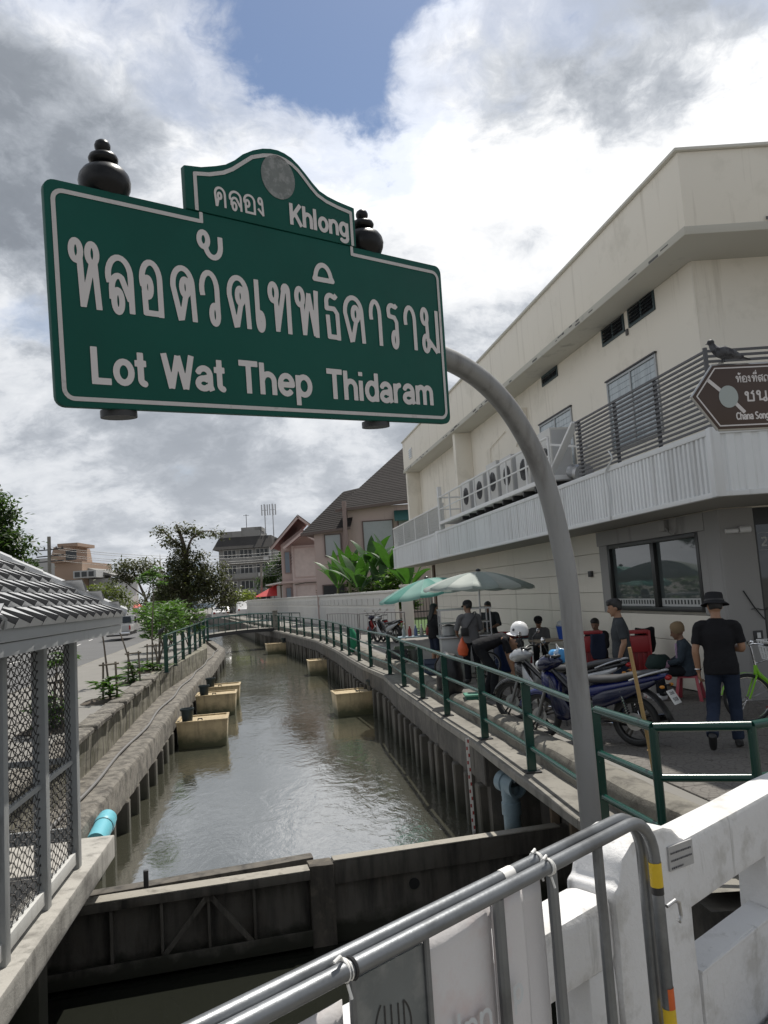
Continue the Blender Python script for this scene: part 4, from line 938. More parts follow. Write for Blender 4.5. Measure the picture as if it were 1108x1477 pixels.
obj('wall_lamp', MB().tube([(5.10, 11.46, 2.52), (5.28, 11.44, 2.52)], .035, 10).tube([(5.30, 11.44, 2.53), (5.46, 11.42, 2.53)], .05, 10), M_whitemetal, bd)
# street front: glazed entrance
obj('door_frame', MB().box(5.562, 5.64, 11.62, 11.7, 0, 2.86).box(5.64, 9, 11.62, 11.7, 2.60, 2.86).box(7.1, 7.18, 11.62, 11.7, 0, 2.6), M_wframe, bd)
dg = obj('glass_door', MB().box(5.64, 7.1, 11.64, 11.66, .02, 2.6).box(7.18, 9.0, 11.64, 11.66, .02, 2.6), M_glassd, bd)
obj('lettering', stroke_mesh(lay('225', LAT, 5.70, 6.02, 0, .14), .024, .003, (0, 11.637, 2.27), (1, 0, 0), (0, 0, 1), (0, -1, 0), 0), M_film, dg, smooth=0)
mb = MB().box(5.66, 7.09, 11.633, 11.638, 2.47, 2.475).box(5.66, 7.09, 11.633, 11.638, 2.21, 2.215); obj('lettering_rule', mb, M_film, dg)
obj('logo', MB().prism(arc(6.22, 1.68, .42, .42, 0, 352, 40), (0, 11.637, 0), (1, 0, 0), (0, 0, 1), (0, -1, 0), 0, .003), M_film, dg, smooth=0)
obj('logo', MB().prism(arc(6.22, 1.68, .35, .35, 0, 352, 40), (0, 11.632, 0), (1, 0, 0), (0, 0, 1), (0, -1, 0), 0, .003), M_wframe, dg, smooth=0)
obj('logo', MB().prism(arc(6.2, 1.50, .24, .24, 0, 352, 40), (0, 11.627, 0), (1, 0, 0), (0, 0, 1), (0, -1, 0), 0, .003), pm('orange print', (.45, .09, .02), .5, bump=0), dg, smooth=0)
obj('front_wall', MB().box(9.0, XR, 11.6, 12, 0, 2.86), M_grey, bd)

# ---- canopy with corrugated cladding
CD = 1.30; CZ0, CZ1 = 2.88, 3.66; CYF = 9.36; cS = (CYF - 11.55 + CD * .1736) / .9848; CCX = bl(cS, CD, 0).x
def corr(P, u, n, L, h, pitch=.105, dep=.022):
    m_ = MB(); P, u, n = Vector(P), Vector(u), Vector(n); xs_ = []; x = 0
    while x < L: xs_ += [(x, 0), (x + pitch * .30, 0), (x + pitch * .42, dep), (x + pitch * .88, dep)]; x += pitch
    xs_ = [(min(a, L), b) for a, b in xs_] + [(L, 0)]
    bot = [P + u * a + n * b for a, b in xs_]; top = [p + Vector((0, 0, h)) for p in bot]; bk_ = [p - n * (.006) for p in bot]; bt = [p - n * .006 for p in top]
    m_.rings([bot, top, bt, bk_], closed=False, cap=False); return m_
k = cS + .06
while k < SE + .4:
    l = min(1.15, SE + .4 - k); dd = CD if k < 12.6 else CD - .07
    obj('corrugated_sheet', corr(bl(k, dd, CZ0 + .03), BUX, BNX, l - .004, CZ1 - CZ0 - .05), M_corr, bd, smooth=0); k += 1.15
x = CCX + .06
while x < 12:
    obj('corrugated_sheet', corr((x, CYF, CZ0 + .03), (1, 0, 0), (0, -1, 0), 1.146, CZ1 - CZ0 - .05, .21, .018), M_corr, bd, smooth=0); x += 1.15
M_trim = pm('pale trim', (.62, .63, .63), .45, var=.05, scale=3, bump=.04, streak=((.44, .44, .43), .6, .8, 8, .06))
for z0, z1, e in ((CZ1 - .03, CZ1 + .045, .035), (CZ0 - .03, CZ0 + .035, .03)):
    obj('canopy_trim', bbox(cS - .03, 12.6, CD - .06, CD + e, z0, z1), M_trim, bd, bevel=.006); obj('canopy_trim', bbox(12.602, SE + .4, CD - .13, CD - .07 + e, z0, z1), M_trim, bd, bevel=.006)
    obj('canopy_trim', MB().box(CCX + .045, 12, CYF - e, CYF + .06, z0, z1), M_trim, bd, bevel=.006)
obj('corner_trim', MB().box(CCX - .055, CCX + .07, CYF - .036, CYF + .09, CZ0 - .032, CZ1 + .06), M_trim, bd, bevel=.008)
obj('joint_trim', bbox(12.45, 12.75, CD - .09, CD + .036, CZ0 - .032, CZ1 + .06), M_trim, bd, bevel=.008)
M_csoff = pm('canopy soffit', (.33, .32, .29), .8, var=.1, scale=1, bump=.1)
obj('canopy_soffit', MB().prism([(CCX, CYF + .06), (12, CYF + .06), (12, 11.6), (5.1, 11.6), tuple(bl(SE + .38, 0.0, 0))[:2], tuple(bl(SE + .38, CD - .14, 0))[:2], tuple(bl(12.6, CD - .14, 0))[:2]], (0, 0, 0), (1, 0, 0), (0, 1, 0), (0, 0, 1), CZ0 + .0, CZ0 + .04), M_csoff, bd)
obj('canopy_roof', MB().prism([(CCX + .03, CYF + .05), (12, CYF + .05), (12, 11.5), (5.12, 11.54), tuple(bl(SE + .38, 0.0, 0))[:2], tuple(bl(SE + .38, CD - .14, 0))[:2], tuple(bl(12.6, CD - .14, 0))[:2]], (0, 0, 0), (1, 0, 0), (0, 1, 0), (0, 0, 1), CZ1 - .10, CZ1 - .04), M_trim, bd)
obj('canopy_cable', MB().tube(smooth_path([bl(.75, CD + .02, 3.95), bl(.6, CD + .05, 3.80), bl(.85, CD + .06, 3.62), bl(.82, CD + .05, 3.3), bl(.86, CD + .05, 2.86)], 5), .014, 6), M_trim, bd)

# ---- horizontal slat screen on the canopy
M_slat = pm('grey slat', (.095, .095, .10), .5, .3, var=.08, scale=5, bump=.05)
scr = obj('slat_screen', MB().tube([bl(cS + .02, CD - .03, CZ1), bl(cS + .02, CD - .03, 4.74)], .03, 8), M_slat, bd)
for s_ in (cS + 1.35, cS + 2.6, cS + 3.95): obj('post', bbox(s_ - .02, s_ + .02, CD - .10, CD - .055, CZ1, 4.70), M_slat, scr)
n = 15
for k in range(n):
    z = CZ1 + .10 + (4.72 - CZ1 - .12) * k / (n - 1)
    obj('slat', bbox(cS + .03, cS + 4.0, CD - .05, CD - .02, z - .014, z + .014), M_slat, scr)
    obj('slat', MB().box(CCX + .04, 11.5, CYF + .02, CYF + .05, z - .0142, z + .0142), M_slat, scr)

# ---- service balcony with white railing, and the mesh fence beyond
S0, S1, BDP = cS + 5.0, 11.75, 1.42
bal = obj('service_balcony', bbox(S0, S1, .05, BDP, 3.84, 3.93), M_whitemetal, bd, bevel=.008)
for k in range(10): obj('joist', bbox(S0 + .2 + k * .68, S0 + .26 + k * .68, .1, BDP - .05, 3.74, 3.838), M_dark, bal)
obj('rail', MB().tube([bl(S0, BDP - .03, 4.66), bl(S1, BDP - .03, 4.66)], .026, 8), M_whitemetal, bal); obj('rail', MB().tube([bl(S0, BDP - .03, 4.30), bl(S1, BDP - .03, 4.30)], .020, 8), M_whitemetal, bal)
obj('rail', MB().tube([bl(S1, BDP - .03, 4.66), bl(S1, .05, 4.66)], .026, 8), M_whitemetal, bal); obj('rail', MB().tube([bl(S1, BDP - .03, 4.30), bl(S1, .05, 4.30)], .02, 8), M_whitemetal, bal)
for k in range(8): s_ = S0 + (S1 - S0) * k / 7; obj('post', MB().tube([bl(s_, BDP - .03, 3.92), bl(s_, BDP - .03, 4.66)], .024 if k < 7 else .045, 8), M_whitemetal, bal)
obj('end_post', bbox(S1 + .02, S1 + .14, BDP - .14, BDP - .02, 3.7, 5.0), M_whitemetal, bal, bevel=.01)
obj('stay', MB().beam(bl(cS + 4.15, CD - .1, 4.75), bl(cS + 5.3, CD - .02, 3.95), .14, .05), M_whitemetal, bal, bevel=.01); obj('stay', MB().beam(bl(cS + 4.2, CD - .3, 4.3), bl(cS + 5.5, CD - .1, 4.62), .05, .04), M_whitemetal, bal)
M_mesh = pm('fence wire', (.50, .51, .51), .5, .3, var=.1, bump=0)
fz = obj('mesh_fence', MB().tube([bl(12.0, CD - .1, 4.50), bl(SE + .3, CD - .1, 4.50)], .03, 8), M_whitemetal, bd)
mb = MB(); k = 12.05
while k < SE + .3: mb.beam(bl(k, CD - .1, 3.68), bl(k, CD - .1, 4.5), .012, .012, up=BNX); k += .075
z = 3.74
while z < 4.5: mb.beam(bl(12.0, CD - .1, z), bl(SE + .3, CD - .1, z), .010, .010); z += .075
obj('wire_mesh', mb, M_mesh, fz, kind='stuff')
for k in range(5): s_ = 12.05 + (SE + .2 - 12.05) * k / 4; obj('post', MB().tube([bl(s_, CD - .1, 3.66), bl(s_, CD - .1, 4.52)], .025, 8), M_whitemetal, fz)

# ---- air conditioners standing on the balcony
M_ac = pm('air conditioner casing', (.56, .55, .52), .5, var=.05, scale=3, bump=.03, streak=((.40, .38, .34), .62, .8, 7, .1)); M_acf = pm('dark grille', (.05, .05, .052), .5, var=.2, bump=.1)
AC = [(3.7, .92, 1.05, 5.0, 'beige outdoor unit beside the slat screen, set apart behind a diagonal white stay'), (5.1, .75, .99, 4.85, 'outdoor unit nearest the bent zinc pole on the white balcony'), (6.25, .55, .99, 4.95, 'tall outdoor unit showing a broad grey side behind the balcony rail'),
      (7.35, .45, .99, 5.0, 'outdoor unit with two round knockout holes in its grey side'), (8.4, .55, 1.02, 4.88, 'outdoor unit with its oval fan opening behind the upper balcony rail'), (9.7, .45, 1.02, 4.9, 'outdoor unit at the far end of the balcony near the white end post')]
for i, (s_, d0, d1, zt, lab) in enumerate(AC):
    z0 = 3.94 if s_ > 4 else 3.72; dz = .44; a = thing('air_conditioner', lab, 'air conditioner', tuple(bl(s_ + .4, (d0 + d1) / 2, z0)), group='air conditioners above the canopy')
    d0 = d1 - dz; zb = z0 + .08
    obj('casing', bbox(s_, s_ + .82, d0, d1, zb, zt), M_ac, a, bevel=.015)
    for q in ((s_ + .05, s_ + .12), (s_ + .70, s_ + .77)): obj('foot', bbox(q[0], q[1], d0 + .02, d1 - .02, z0, zb - .002), M_dark, a)
    cz = (zb + zt) / 2; rr = min(.24, (zt - zb) * .4)
    obj('fan_grille', MB().lathe([(rr, .001), (rr, .014), (rr - .02, .018)], bl(s_ + .34, d1, cz), 24, BNX, BUX), M_acf, a)
    mb = MB()
    for r_ in (.3, .55, .8): mb.torus(bl(s_ + .34, d1 + .022, cz), BNX, rr * r_, .004, 24, 4)
    for q in range(8): an = q * math.pi / 4; mb.tube([bl(s_ + .34, d1 + .022, cz), bl(s_ + .34 + math.cos(an) * rr, d1 + .022, cz + math.sin(an) * rr)], .004, 4)
    obj('guard', mb, M_dark, a)
    obj('side_panel', bbox(s_ - .006, s_ - .001, d0 + .03, d1 - .03, zb + .05, zt - .05), pm('ac side', (.46, .46, .46), .5, var=.05, bump=.03), a, bevel=.002)
    if i == 3:
        for q in (.10, .18): obj('knockout', MB().lathe([(.018, 0), (.018, .004)], bl(s_ - .007, d0 + q, zt - .2), 10, -BUX, (0, 0, 1)), M_black, a)
# satellite dish and dark motor near the first unit
dsh = thing('exhaust_duct', 'short grey exhaust duct lying on the canopy by the slat screen', 'duct', tuple(bl(2.6, .9, 3.66)))
obj('duct_body', MB().lathe([(.19, 0), (.20, .1), (.16, .16), (.14, .5)], bl(2.5, .95, 3.86), 18, (BUX + Vector((0, 0, .25))), (0, 0, 1)), M_steel, dsh); obj('duct_cradle', bbox(2.5, 2.9, .8, 1.1, 3.63, 3.70), M_dark, dsh)
# ================================================================== pump shelter on the left
# local frame: y along the canal, x towards the canal; slab edge runs from (-2.63,5.11) to (-3.11,8.48)
SD = Vector((-.141, .990, 0)); SX = Vector((.990, .141, 0)); SO = Vector((-3.11, 8.48, 0))
def sh(t, d, z): return SO + SD * t + SX * d + Vector((0, 0, z))
def sbox(t0, t1, d0, d1, z0, z1, mb=None): return (mb or MB()).hexa([sh(t0, d0, z0), sh(t0, d1, z0), sh(t1, d1, z0), sh(t1, d0, z0)], [sh(t0, d0, z1), sh(t0, d1, z1), sh(t1, d1, z1), sh(t1, d0, z1)])
slab = MB(); sbox(-5.2, 0.0, -2.1, 0, -.68, -.45, slab)
slo = struct('landing_slab', slab, pm('slab concrete', (.36, .345, .315), .85, var=.25, scale=2, bump=.4, bscale=30, col2=(.17, .16, .145), c2=(.5, .7), c2s=2.6, streak=((.15, .145, .13), .55, .75, 8, .1)), bevel=.015); rough_up(slo.data, .006, 5, cuts=4)
for k in range(4):
    o = obj('support_pile', sbox(-4.6 + k * 1.4, -4.35 + k * 1.4, -.5, -.25, -2.5, -.682), M_pile, slo, bevel=.02)
sd = thing('pump_shelter', 'small canal side shelter with pale tiled hip roof over grey posts and wire mesh', 'shelter', tuple(sh(-2.2, -1.0, -.45)))
M_post = pm('shelter post paint', (.30, .31, .31), .5, var=.1, scale=6, bump=.08, streak=((.18, .18, .17), .58, .78, 12, .15))
M_railp = pm('shelter base rail', (.52, .52, .50), .55, var=.08, scale=6, bump=.1, streak=((.3, .29, .27), .58, .8, 8, .2))
PT = [-.98, -1.95, -2.92, -3.89]; PW = .052
for t in PT:
    for d in (-.16, -1.75):
        o = obj('post', sbox(t - PW, t + PW, d - PW, d + PW, -.45, 1.72), M_post, sd, bevel=.006)
for d in (-.16, -1.75):
    obj('base_rail', sbox(-4.0, -.93, d - .03, d + .03, -.40, -.29), M_railp, sd, bevel=.005)
    obj('mid_rail', sbox(-4.0, -.93, d - .02, d + .02, .52, .56), M_post, sd)
obj('base_rail', sbox(-1.0, -.96, -1.7, -.2, -.20, -.08), M_post, sd); obj('mid_rail', sbox(-1.0, -.96, -1.7, -.2, .52, .57), M_post, sd)
# wire mesh: hexagonal cells, kept as real wire
def hexmesh(P, u, w, L, H, c, r, mb):
    P, u, w = Vector(P), Vector(u), Vector(w); n_ = u.cross(w)
    px, py = c, c * 1.2; ny = int(H / py); nx = int(L / px)
    for i in range(nx):
        pts = []
        for j in range(ny * 2 + 1):
            sgn = 1 if (j // 1) % 2 == i % 2 else -1
            pts.append((P + u * (px * (i + .5) + sgn * px * .30) + w * (py * .5 * j + (0.12 * py if j % 2 else -.12 * py)), sgn))
        # flats of the hexagon: each turn is a short straight run
        poly = []
        for p, sgn in pts: poly += [p - w * py * .10, p + w * py * .10]
        mb.tube(poly, r, 3, cap=False)
        if i < nx - 1:
            for j, (p, sgn) in enumerate(pts):
                if sgn > 0: mb.tube([p, P + u * (px * (i + 1.5) - px * .30) + w * (p - P).dot(w)], r * 1.2, 3, cap=False)
M_wire = pm('rusty wire', (.055, .052, .05), .7, .3, var=.3, scale=20, bump=0)
mb = MB()
for d in (-.16,): hexmesh(sh(-4.0, d, -.28), SD, (0, 0, 1), 3.0, 1.96, .062, .0042, mb)
hexmesh(sh(-.98, -1.7, -.10), SX, (0, 0, 1), 1.5, 1.76, .062, .0042, mb)
mb2 = MB(); hexmesh(sh(-4.0, -1.75, -.28), SD, (0, 0, 1), 3.0, 1.96, .085, .004, mb2)
obj('wire_mesh', mb, M_wire, sd, kind='stuff', smooth=0); obj('wire_mesh', mb2, M_wire, sd, kind='stuff', smooth=0)
# eaves and roof
RT0, RT1, RD0, RD1, EZ, RZ = -4.02, -.28, -2.11, .20, 1.88, 2.60
M_fascia = pm('fascia board', (.40, .41, .41), .55, var=.06, scale=3, bump=.08, streak=((.27, .27, .265), .6, .8, 8, .1))
for z0, z1, e in ((1.79, 1.875, 0), (1.70, 1.785, -.012)):
    obj('fascia', sbox(RT0, RT1, RD1 - .025 + e, RD1 + e, z0, z1), M_fascia, sd, bevel=.004); obj('fascia', sbox(RT0, RT1, RD0, RD0 + .025, z0, z1), M_fascia, sd, bevel=.004)
    obj('fascia', sbox(RT1 - .025 + e, RT1 + e, RD0 + .03, RD1 - .03, z0, z1), M_fascia, sd, bevel=.004); obj('fascia', sbox(RT0 + e, RT0 + .025 + e, RD0 + .03, RD1 - .03, z0, z1), M_fascia, sd, bevel=.004)
obj('eave_soffit', sbox(RT0 + .03, RT1 - .04, RD0 + .03, RD1 - .05, 1.715, 1.73), M_fascia, sd)
HW = (RD1 - RD0) / 2; RXc = (RD0 + RD1) / 2; HR = HW * .78
rb = MB(); e4 = [sh(RT0, RD0, EZ), sh(RT0, RD1, EZ), sh(RT1, RD1, EZ), sh(RT1, RD0, EZ)]; r2 = [sh(RT0 + HR, RXc, RZ), sh(RT1 - HR, RXc, RZ)]
rb.add(e4 + r2, [(1, 2, 5, 4), (3, 0, 4, 5), (0, 1, 4), (2, 3, 5), (0, 3, 2, 1)])
M_tshade = pm('shaded tile side', (.05, .05, .052), .8, var=.15, scale=9, bump=.15)  # shade on the tile sides, put in as a dark colour
M_tile = pm('pale roof tile', (.44, .445, .45), .40, var=.06, scale=5, bump=.06, bscale=50, rnd=.06, spec=.6, col2=(.33, .33, .33), c2=(.56, .72), c2s=4)
M_under = pm('roof under board', (.16, .16, .16), .8, bump=.1)
roof = obj('roof', rb, M_under, sd, smooth=0)
def tiled(A, B, Rg, n_rows, wtile, near_first=True):
    """course a slope: A,B eave ends, Rg function giving the ridge ends"""
    A, B = Vector(A), Vector(B); Ra, Rb = Vector(Rg[0]), Vector(Rg[1]); u = (B - A).normalized(); L = (B - A).length
    nrm = u.cross((Ra - A)).normalized()
    if nrm.z < 0: nrm = -nrm
    up = nrm.cross(u).normalized()
    if up.z < 0: up = -up
    H = (Ra - A).dot(up); a_in = (Ra - A).dot(u); b_in = L - (Rb - A).dot(u); rh = H / n_rows
    w_ = wtile; tl = rh * 1.28
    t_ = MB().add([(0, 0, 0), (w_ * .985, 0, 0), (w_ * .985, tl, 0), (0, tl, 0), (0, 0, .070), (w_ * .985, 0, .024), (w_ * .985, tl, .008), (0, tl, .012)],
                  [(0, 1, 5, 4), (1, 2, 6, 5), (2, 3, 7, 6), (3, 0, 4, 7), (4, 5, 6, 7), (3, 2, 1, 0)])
    t_.mi = [0, 1, 1, 1, 0, 0]; me = t_.mesh('tile', [M_tile, M_tshade], smooth=0)
    for r_ in range(n_rows):
        y = r_ * rh; lo = a_in * (y + rh * .3) / H; hi = L - b_in * (y + rh * .3) / H; x = lo - (lo % w_) + (r_ % 2) * w_ * .5 - w_
        while x < hi - .03:
            if x + w_ > lo + .10 and x < hi - w_ * .5:
                o_ = A + u * x + up * (y - .02) + nrm * .004
                inst(me, 'tile', roof, frame(o_, u, up, nrm) @ Matrix.Rotation(random.uniform(-.012, .012), 4, 'Z'))
            x += w_
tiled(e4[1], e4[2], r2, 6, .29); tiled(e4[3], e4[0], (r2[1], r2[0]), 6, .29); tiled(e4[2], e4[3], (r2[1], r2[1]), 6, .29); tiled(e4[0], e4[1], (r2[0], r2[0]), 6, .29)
def ridge(a, b, n_):
    a, b = Vector(a), Vector(b); d = (b - a) / n_; dn = d.normalized(); up = Vector((0, 0, 1)); sdv = dn.cross(up).normalized(); uu = sdv.cross(dn)
    for i in range(n_):
        p = a + d * i; q = p + d * 1.06
        pr = [(-.085, -.045), (-.075, .015), (-.04, .040), (.0, .048), (.04, .040), (.075, .015), (.085, -.045)]
        m_ = MB(); ins_ = [(x * .86, y - .016) for x, y in pr][::-1]
        m_.rings([[p + sdv * x * 1.04 + uu * (y + .036) for x, y in pr + ins_], [q + sdv * x * .96 + uu * (y + .028) for x, y in pr + ins_]], True, True); obj('ridge_tile', m_, M_tile, roof, smooth=30)
ridge(r2[0], r2[1], 6)
for e_, r_ in ((e4[1], r2[0]), (e4[2], r2[1]), (e4[0], r2[0]), (e4[3], r2[1])): ridge(Vector(e_) + Vector((0, 0, .01)), r_, 5)
# inside: a pump, blue tarpaulin
tp = MB(); g = []
for i in range(13):
    g.append([sh(-3.0 + i * .09, -.98 + .42 * (j / 8 - .5) * 2, -.44 + max(0, .30 * math.sin(math.pi * i / 12) * math.sin(math.pi * j / 8)) + .03 * mnoise.noise(Vector((i * .7, j * .7, 0)))) for j in range(9)])
tp.rings(g, closed=False, cap=False)
solo('tarpaulin', tp, pm('blue tarpaulin', (.03, .10, .18), .45, var=.2, scale=6, bump=.2, bscale=15), 'crumpled dark blue tarpaulin heaped on the slab inside the mesh shelter', 'tarpaulin', smooth=80)
pm_ = thing('water_pump', 'pale pump housing on a frame behind the shelter mesh', 'pump', tuple(sh(-3.0, -1.2, -.45)))
obj('housing', MB().lathe([(.05, 0), (.19, .03), (.19, .42), (.12, .5)], sh(-3.3, -1.2, -.05), 18, SD, (0, 0, 1)), M_whitemetal, pm_); obj('frame', sbox(-3.3, -2.75, -1.4, -1.0, -.45, -.25), M_steel, pm_, bevel=.01)
obj('motor', MB().lathe([(.10, 0), (.13, .02), (.13, .3), (.10, .32)], sh(-2.78, -1.2, -.05), 16, SD, (0, 0, 1)), pm('pump blue', (.05, .16, .28), .5, bump=.05), pm_)
# grey pipe lying along the beam
pth = [(x - .33 + .04 * math.sin(y * 1.3), y, -.455) for x, y, d in walk(LEDGE, 8.7, 40, .9)]
solo('conduit_pipe', MB().tube(smooth_path(pth, 3), .022, 8), pm('grey pvc', (.15, .145, .14), .6, var=.1, scale=4, bump=.1), 'long thin grey pipe snaking along the top of the canal edge beam', 'pipe')
# blue drain pipe stub pointing over the slab
bp0, bp1 = Vector((-3.62, 9.65, -.58)), Vector((-3.50, 8.95, -.66))
axp = (bp0 - bp1).normalized(); Lp = (bp0 - bp1).length
bpt = thing('drain_pipe', 'light blue drain pipe stub resting on the end of the landing slab', 'pipe', tuple(bp1 - Vector((0, 0, .1))))
M_bpipe = pm('light blue pvc', (.13, .42, .50), .42, var=.08, scale=4, bump=.06, streak=((.09, .25, .28), .6, .8, 8, .2))
obj('tube', MB().lathe([(.100, 0), (.112, 0), (.112, Lp * .98), (.100, Lp * .98)], bp1, 28, axp).lathe([(.0995, .001), (.0995, Lp * .97)], bp1, 28, axp, cap=False), M_bpipe, bpt, smooth=60)
obj('socket', MB().lathe([(.114, Lp * .62), (.122, Lp * .64), (.122, Lp * .80), (.114, Lp * .82)], bp1, 28, axp, cap=False), M_bpipe, bpt); obj('seal', MB().torus(bp1 + axp * Lp * .60, axp, .113, .006, 28, 6), M_dark, bpt)
obj('plug', MB().lathe([(.099, 0), (.099, .01)], bp1 + axp * .12, 24, axp), M_black, bpt)

# ================================================================== drain elbow and level gauge on the right wall
def rx(y, o=0): return interp(REDGE, y) + o
el = thing('drain_elbow', 'blue grey drain pipe rising from the water with an open elbow at the quay wall', 'pipe', (rx(9.8) - .15, 9.8, WATER - .3))
M_elb = pm('weathered blue pvc', (.17, .24, .28), .5, var=.15, scale=5, bump=.1, col2=(.10, .12, .11), c2=(.5, .68), c2s=3, algae=(-.95, .25, (.05, .065, .05)))
ex, ey = 1.33 - .0, 9.72
obj('riser', MB().lathe([(.105, -1.7), (.105, -.86), (.120, -.86), (.120, -.72), (.108, -.71), (.108, -.62)], (ex, ey, 0), 24), M_elb, el)
ed = Vector((.42, -.85, -.06)).normalized()
obj('elbow', MB().lathe([(.112, -.17), (.128, -.165), (.128, -.06), (.112, -.05), (.112, .05), (.134, .06), (.134, .17), (.108, .172), (.105, .0)], (ex, ey, -.50), 26, ed, cap=False), M_elb, el, smooth=50)
obj('elbow_neck', MB().tube([(ex, ey, -.64), (ex, ey, -.52)], .112, 20), M_elb, el); obj('inner_cap', MB().lathe([(.104, -.08), (.104, -.06)], (ex, ey, -.50), 22, ed), M_dark, el)
gg = thing('level_gauge', 'thin red and white water level staff fixed to the quay wall', 'gauge', (rx(10.75) - .1, 10.75, WATER))
gx = rx(10.8) - .13
obj('staff', MB().box(gx - .022, gx + .022, 10.73, 10.745, -1.5, -.12), pm('gauge white', (.62, .60, .56), .6, var=.1, bump=.05), gg)
mb = MB()
for k in range(13): z = -1.32 + k * .095; mb.box(gx - (.021 if k % 2 else .0), gx + (.0 if k % 2 else .021), 10.727, 10.7295, z, z + .045)
obj('graduation', mb, pm('gauge red', (.30, .035, .03), .6, var=.2, bump=0), gg, kind='stuff')

# ================================================================== floating planter tanks with pots
def pot(name, loc, label, r=.15, h=.24):
    p = thing(name, label, 'pot', loc, group='pots on the floating tanks')
    obj('body', MB().lathe([(r * .78, 0), (r * .95, h), (r * 1.08, h), (r * 1.08, h - .05), (r * .98, h - .05)], loc, 20).lathe([(r * .9, h - .01), (r * .72, h - .08), (.01, h - .085)], loc, 20, cap=False), pm('dark teal plastic', (.015, .028, .032), .45, var=.2, bump=.05), p)
    obj('soil', MB().lathe([(r * .85, h - .07), (.02, h - .05)], loc, 16), M_soil, p); return p
def tank(P, u, L, wv, Wd, label, potpos, potlab):
    """P: corner nearest the channel and the camera; u along its front towards the bank, wv away"""
    P, u, wv = Vector(P), Vector(u).normalized(), Vector(wv).normalized(); z0, z1 = WATER - .25, -.74
    t = thing('floating_tank', label, 'tank', (P.x, P.y, WATER), group='resin tanks floating along the canal walls')
    th = .035; c = lambda a, b, z: P + u * a + wv * b + Vector((0, 0, z)) 
    m_ = MB(); o4 = lambda z, e, ta: [c(e - ta, e - ta, z), c(L - e + ta, e - ta, z), c(L - e + ta, Wd - e + ta, z), c(e - ta, Wd - e + ta, z)]
    m_.rings([o4(z0, .05, 0), o4(z1, 0, 0), o4(z1, th, 0), o4(z1 - .12, th, 0)], True, True)
    obj('shell', m_, M_tank, t, bevel=.008); 
    m_ = MB(); m_.rings([o4(z1 - .02, 0, .018), o4(z1 + .012, 0, .018), o4(z1 + .012, th + .01, 0), o4(z1 - .02, th + .01, 0)], True, False); obj('rim', m_, M_tank, t, bevel=.004)
    obj('lid', MB().hexa([c(th, th, z1 - .06), c(L - th, th, z1 - .06), c(L - th, Wd - th, z1 - .06), c(th, Wd - th, z1 - .06)], [c(th, th, z1 - .02), c(L - th, th, z1 - .02), c(L - th, Wd - th, z1 - .02), c(th, Wd - th, z1 - .02)]), M_tank, t); cp = c(.62, .10, z1 - .018); m_ = MB().tube([cp + Vector((-.05, 0, 0)), cp + Vector((-.045, 0, .06)), cp + Vector((.045, 0, .06)), cp + Vector((.05, 0, 0))], .016, 6); obj('clamp', m_, M_black, t)
    q = c(potpos[0], potpos[1], z1 - .018); pot('flower_pot', tuple(q), potlab, .15, .30)
    return t
def bank(y, curve, d): x = interp(curve, y); return x + d
dirL = lambda y: Vector((interp(LEDGE, y + 1) - interp(LEDGE, y), 1, 0)).normalized()
dirR = lambda y: Vector((interp(REDGE, y + 1) - interp(REDGE, y), 1, 0)).normalized()
for (px_, py_), lab, pl_ in (((-3.95, 18.1), 'tan resin tank by the canal edge beam, nearest to the shelter', 'dark pot standing in the tank nearest to the shelter'), ((-4.72, 22.9), 'tan resin tank between two others along the edge beam', 'dark pot standing in the middle tank by the edge beam'), ((-5.02, 25.0), 'tan resin tank on the edge beam side, closest to the start of the green railing', 'dark pot standing in the tank closest to the green railing start')):
    d_ = dirL(py_); u_ = Vector((-d_.y, d_.x, 0)); tank((px_, py_, 0), u_, 1.15, d_, .95, lab, (.92, .25), pl_)
for (px_, py_), lab, pl_ in (((-1.62, 21.1), 'stained resin tank against the quay wall below the market walkway', 'dark pot in the tank below the market walkway'), ((-3.55, 32.4), 'stained resin tank halfway to the footbridge along the quay wall', 'dark pot in the tank halfway to the footbridge'), ((-7.55, 46.4), 'small looking tan tank by the quay wall just before the footbridge', 'dark pot in the tank just before the footbridge')):
    d_ = dirR(py_); u_ = Vector((d_.y, -d_.x, 0)); tank((px_, py_, 0), u_, 1.35, d_, .95, lab, (1.05, .3), pl_)

# ================================================================== green railings
def railing(root, pts, zb, h, rails, post_w=(.05, .10), rr=.030, pairs=()):
    for i, (x, y) in enumerate(pts):
        a = pts[max(i - 1, 0)]; b = pts[min(i + 1, len(pts) - 1)]; d = Vector((b[0] - a[0], b[1] - a[1], 0)).normalized(); sdv = Vector((d.y, -d.x, 0))
        for q in ((-.085, .085) if i in pairs else (0,)):
            p = Vector((x, y, 0)) + d * q
            obj('post', MB().obox((p.x, p.y, zb + h / 2), d, sdv, (0, 0, 1), post_w[0] / 2, post_w[1] / 2, h / 2), M_green, root, bevel=.008, seg=1)
            obj('foot_plate', MB().obox((p.x, p.y, zb + .008), d, sdv, (0, 0, 1), .08, .09, .008), M_dark, root)
    for z in rails:
        for i in range(len(pts) - 1):
            obj('rail', MB().tube([(pts[i][0], pts[i][1], zb + z), (pts[i + 1][0], pts[i + 1][1], zb + z)], rr if z > h * .9 else rr * .85, 12), M_green, root)
RP = [(1.74, 6.8), (1.52, 8.76)[:2], (1.25, 10.77), (.89, 12.88), (.58, 15.03), (.26, 17.07), (-.05, 19.72)]
RP = [(x - .06, y) for x, y in RP]
ys_ = [22.0, 24.2, 26.6, 29.0, 31.4, 33.8, 36.2, 38.6, 41, 43.4, 45.8, 48.2, 50.6, 53, 55.5, 58, 61, 64, 68]
RP += [(rx(y) + .10, y) for y in ys_]
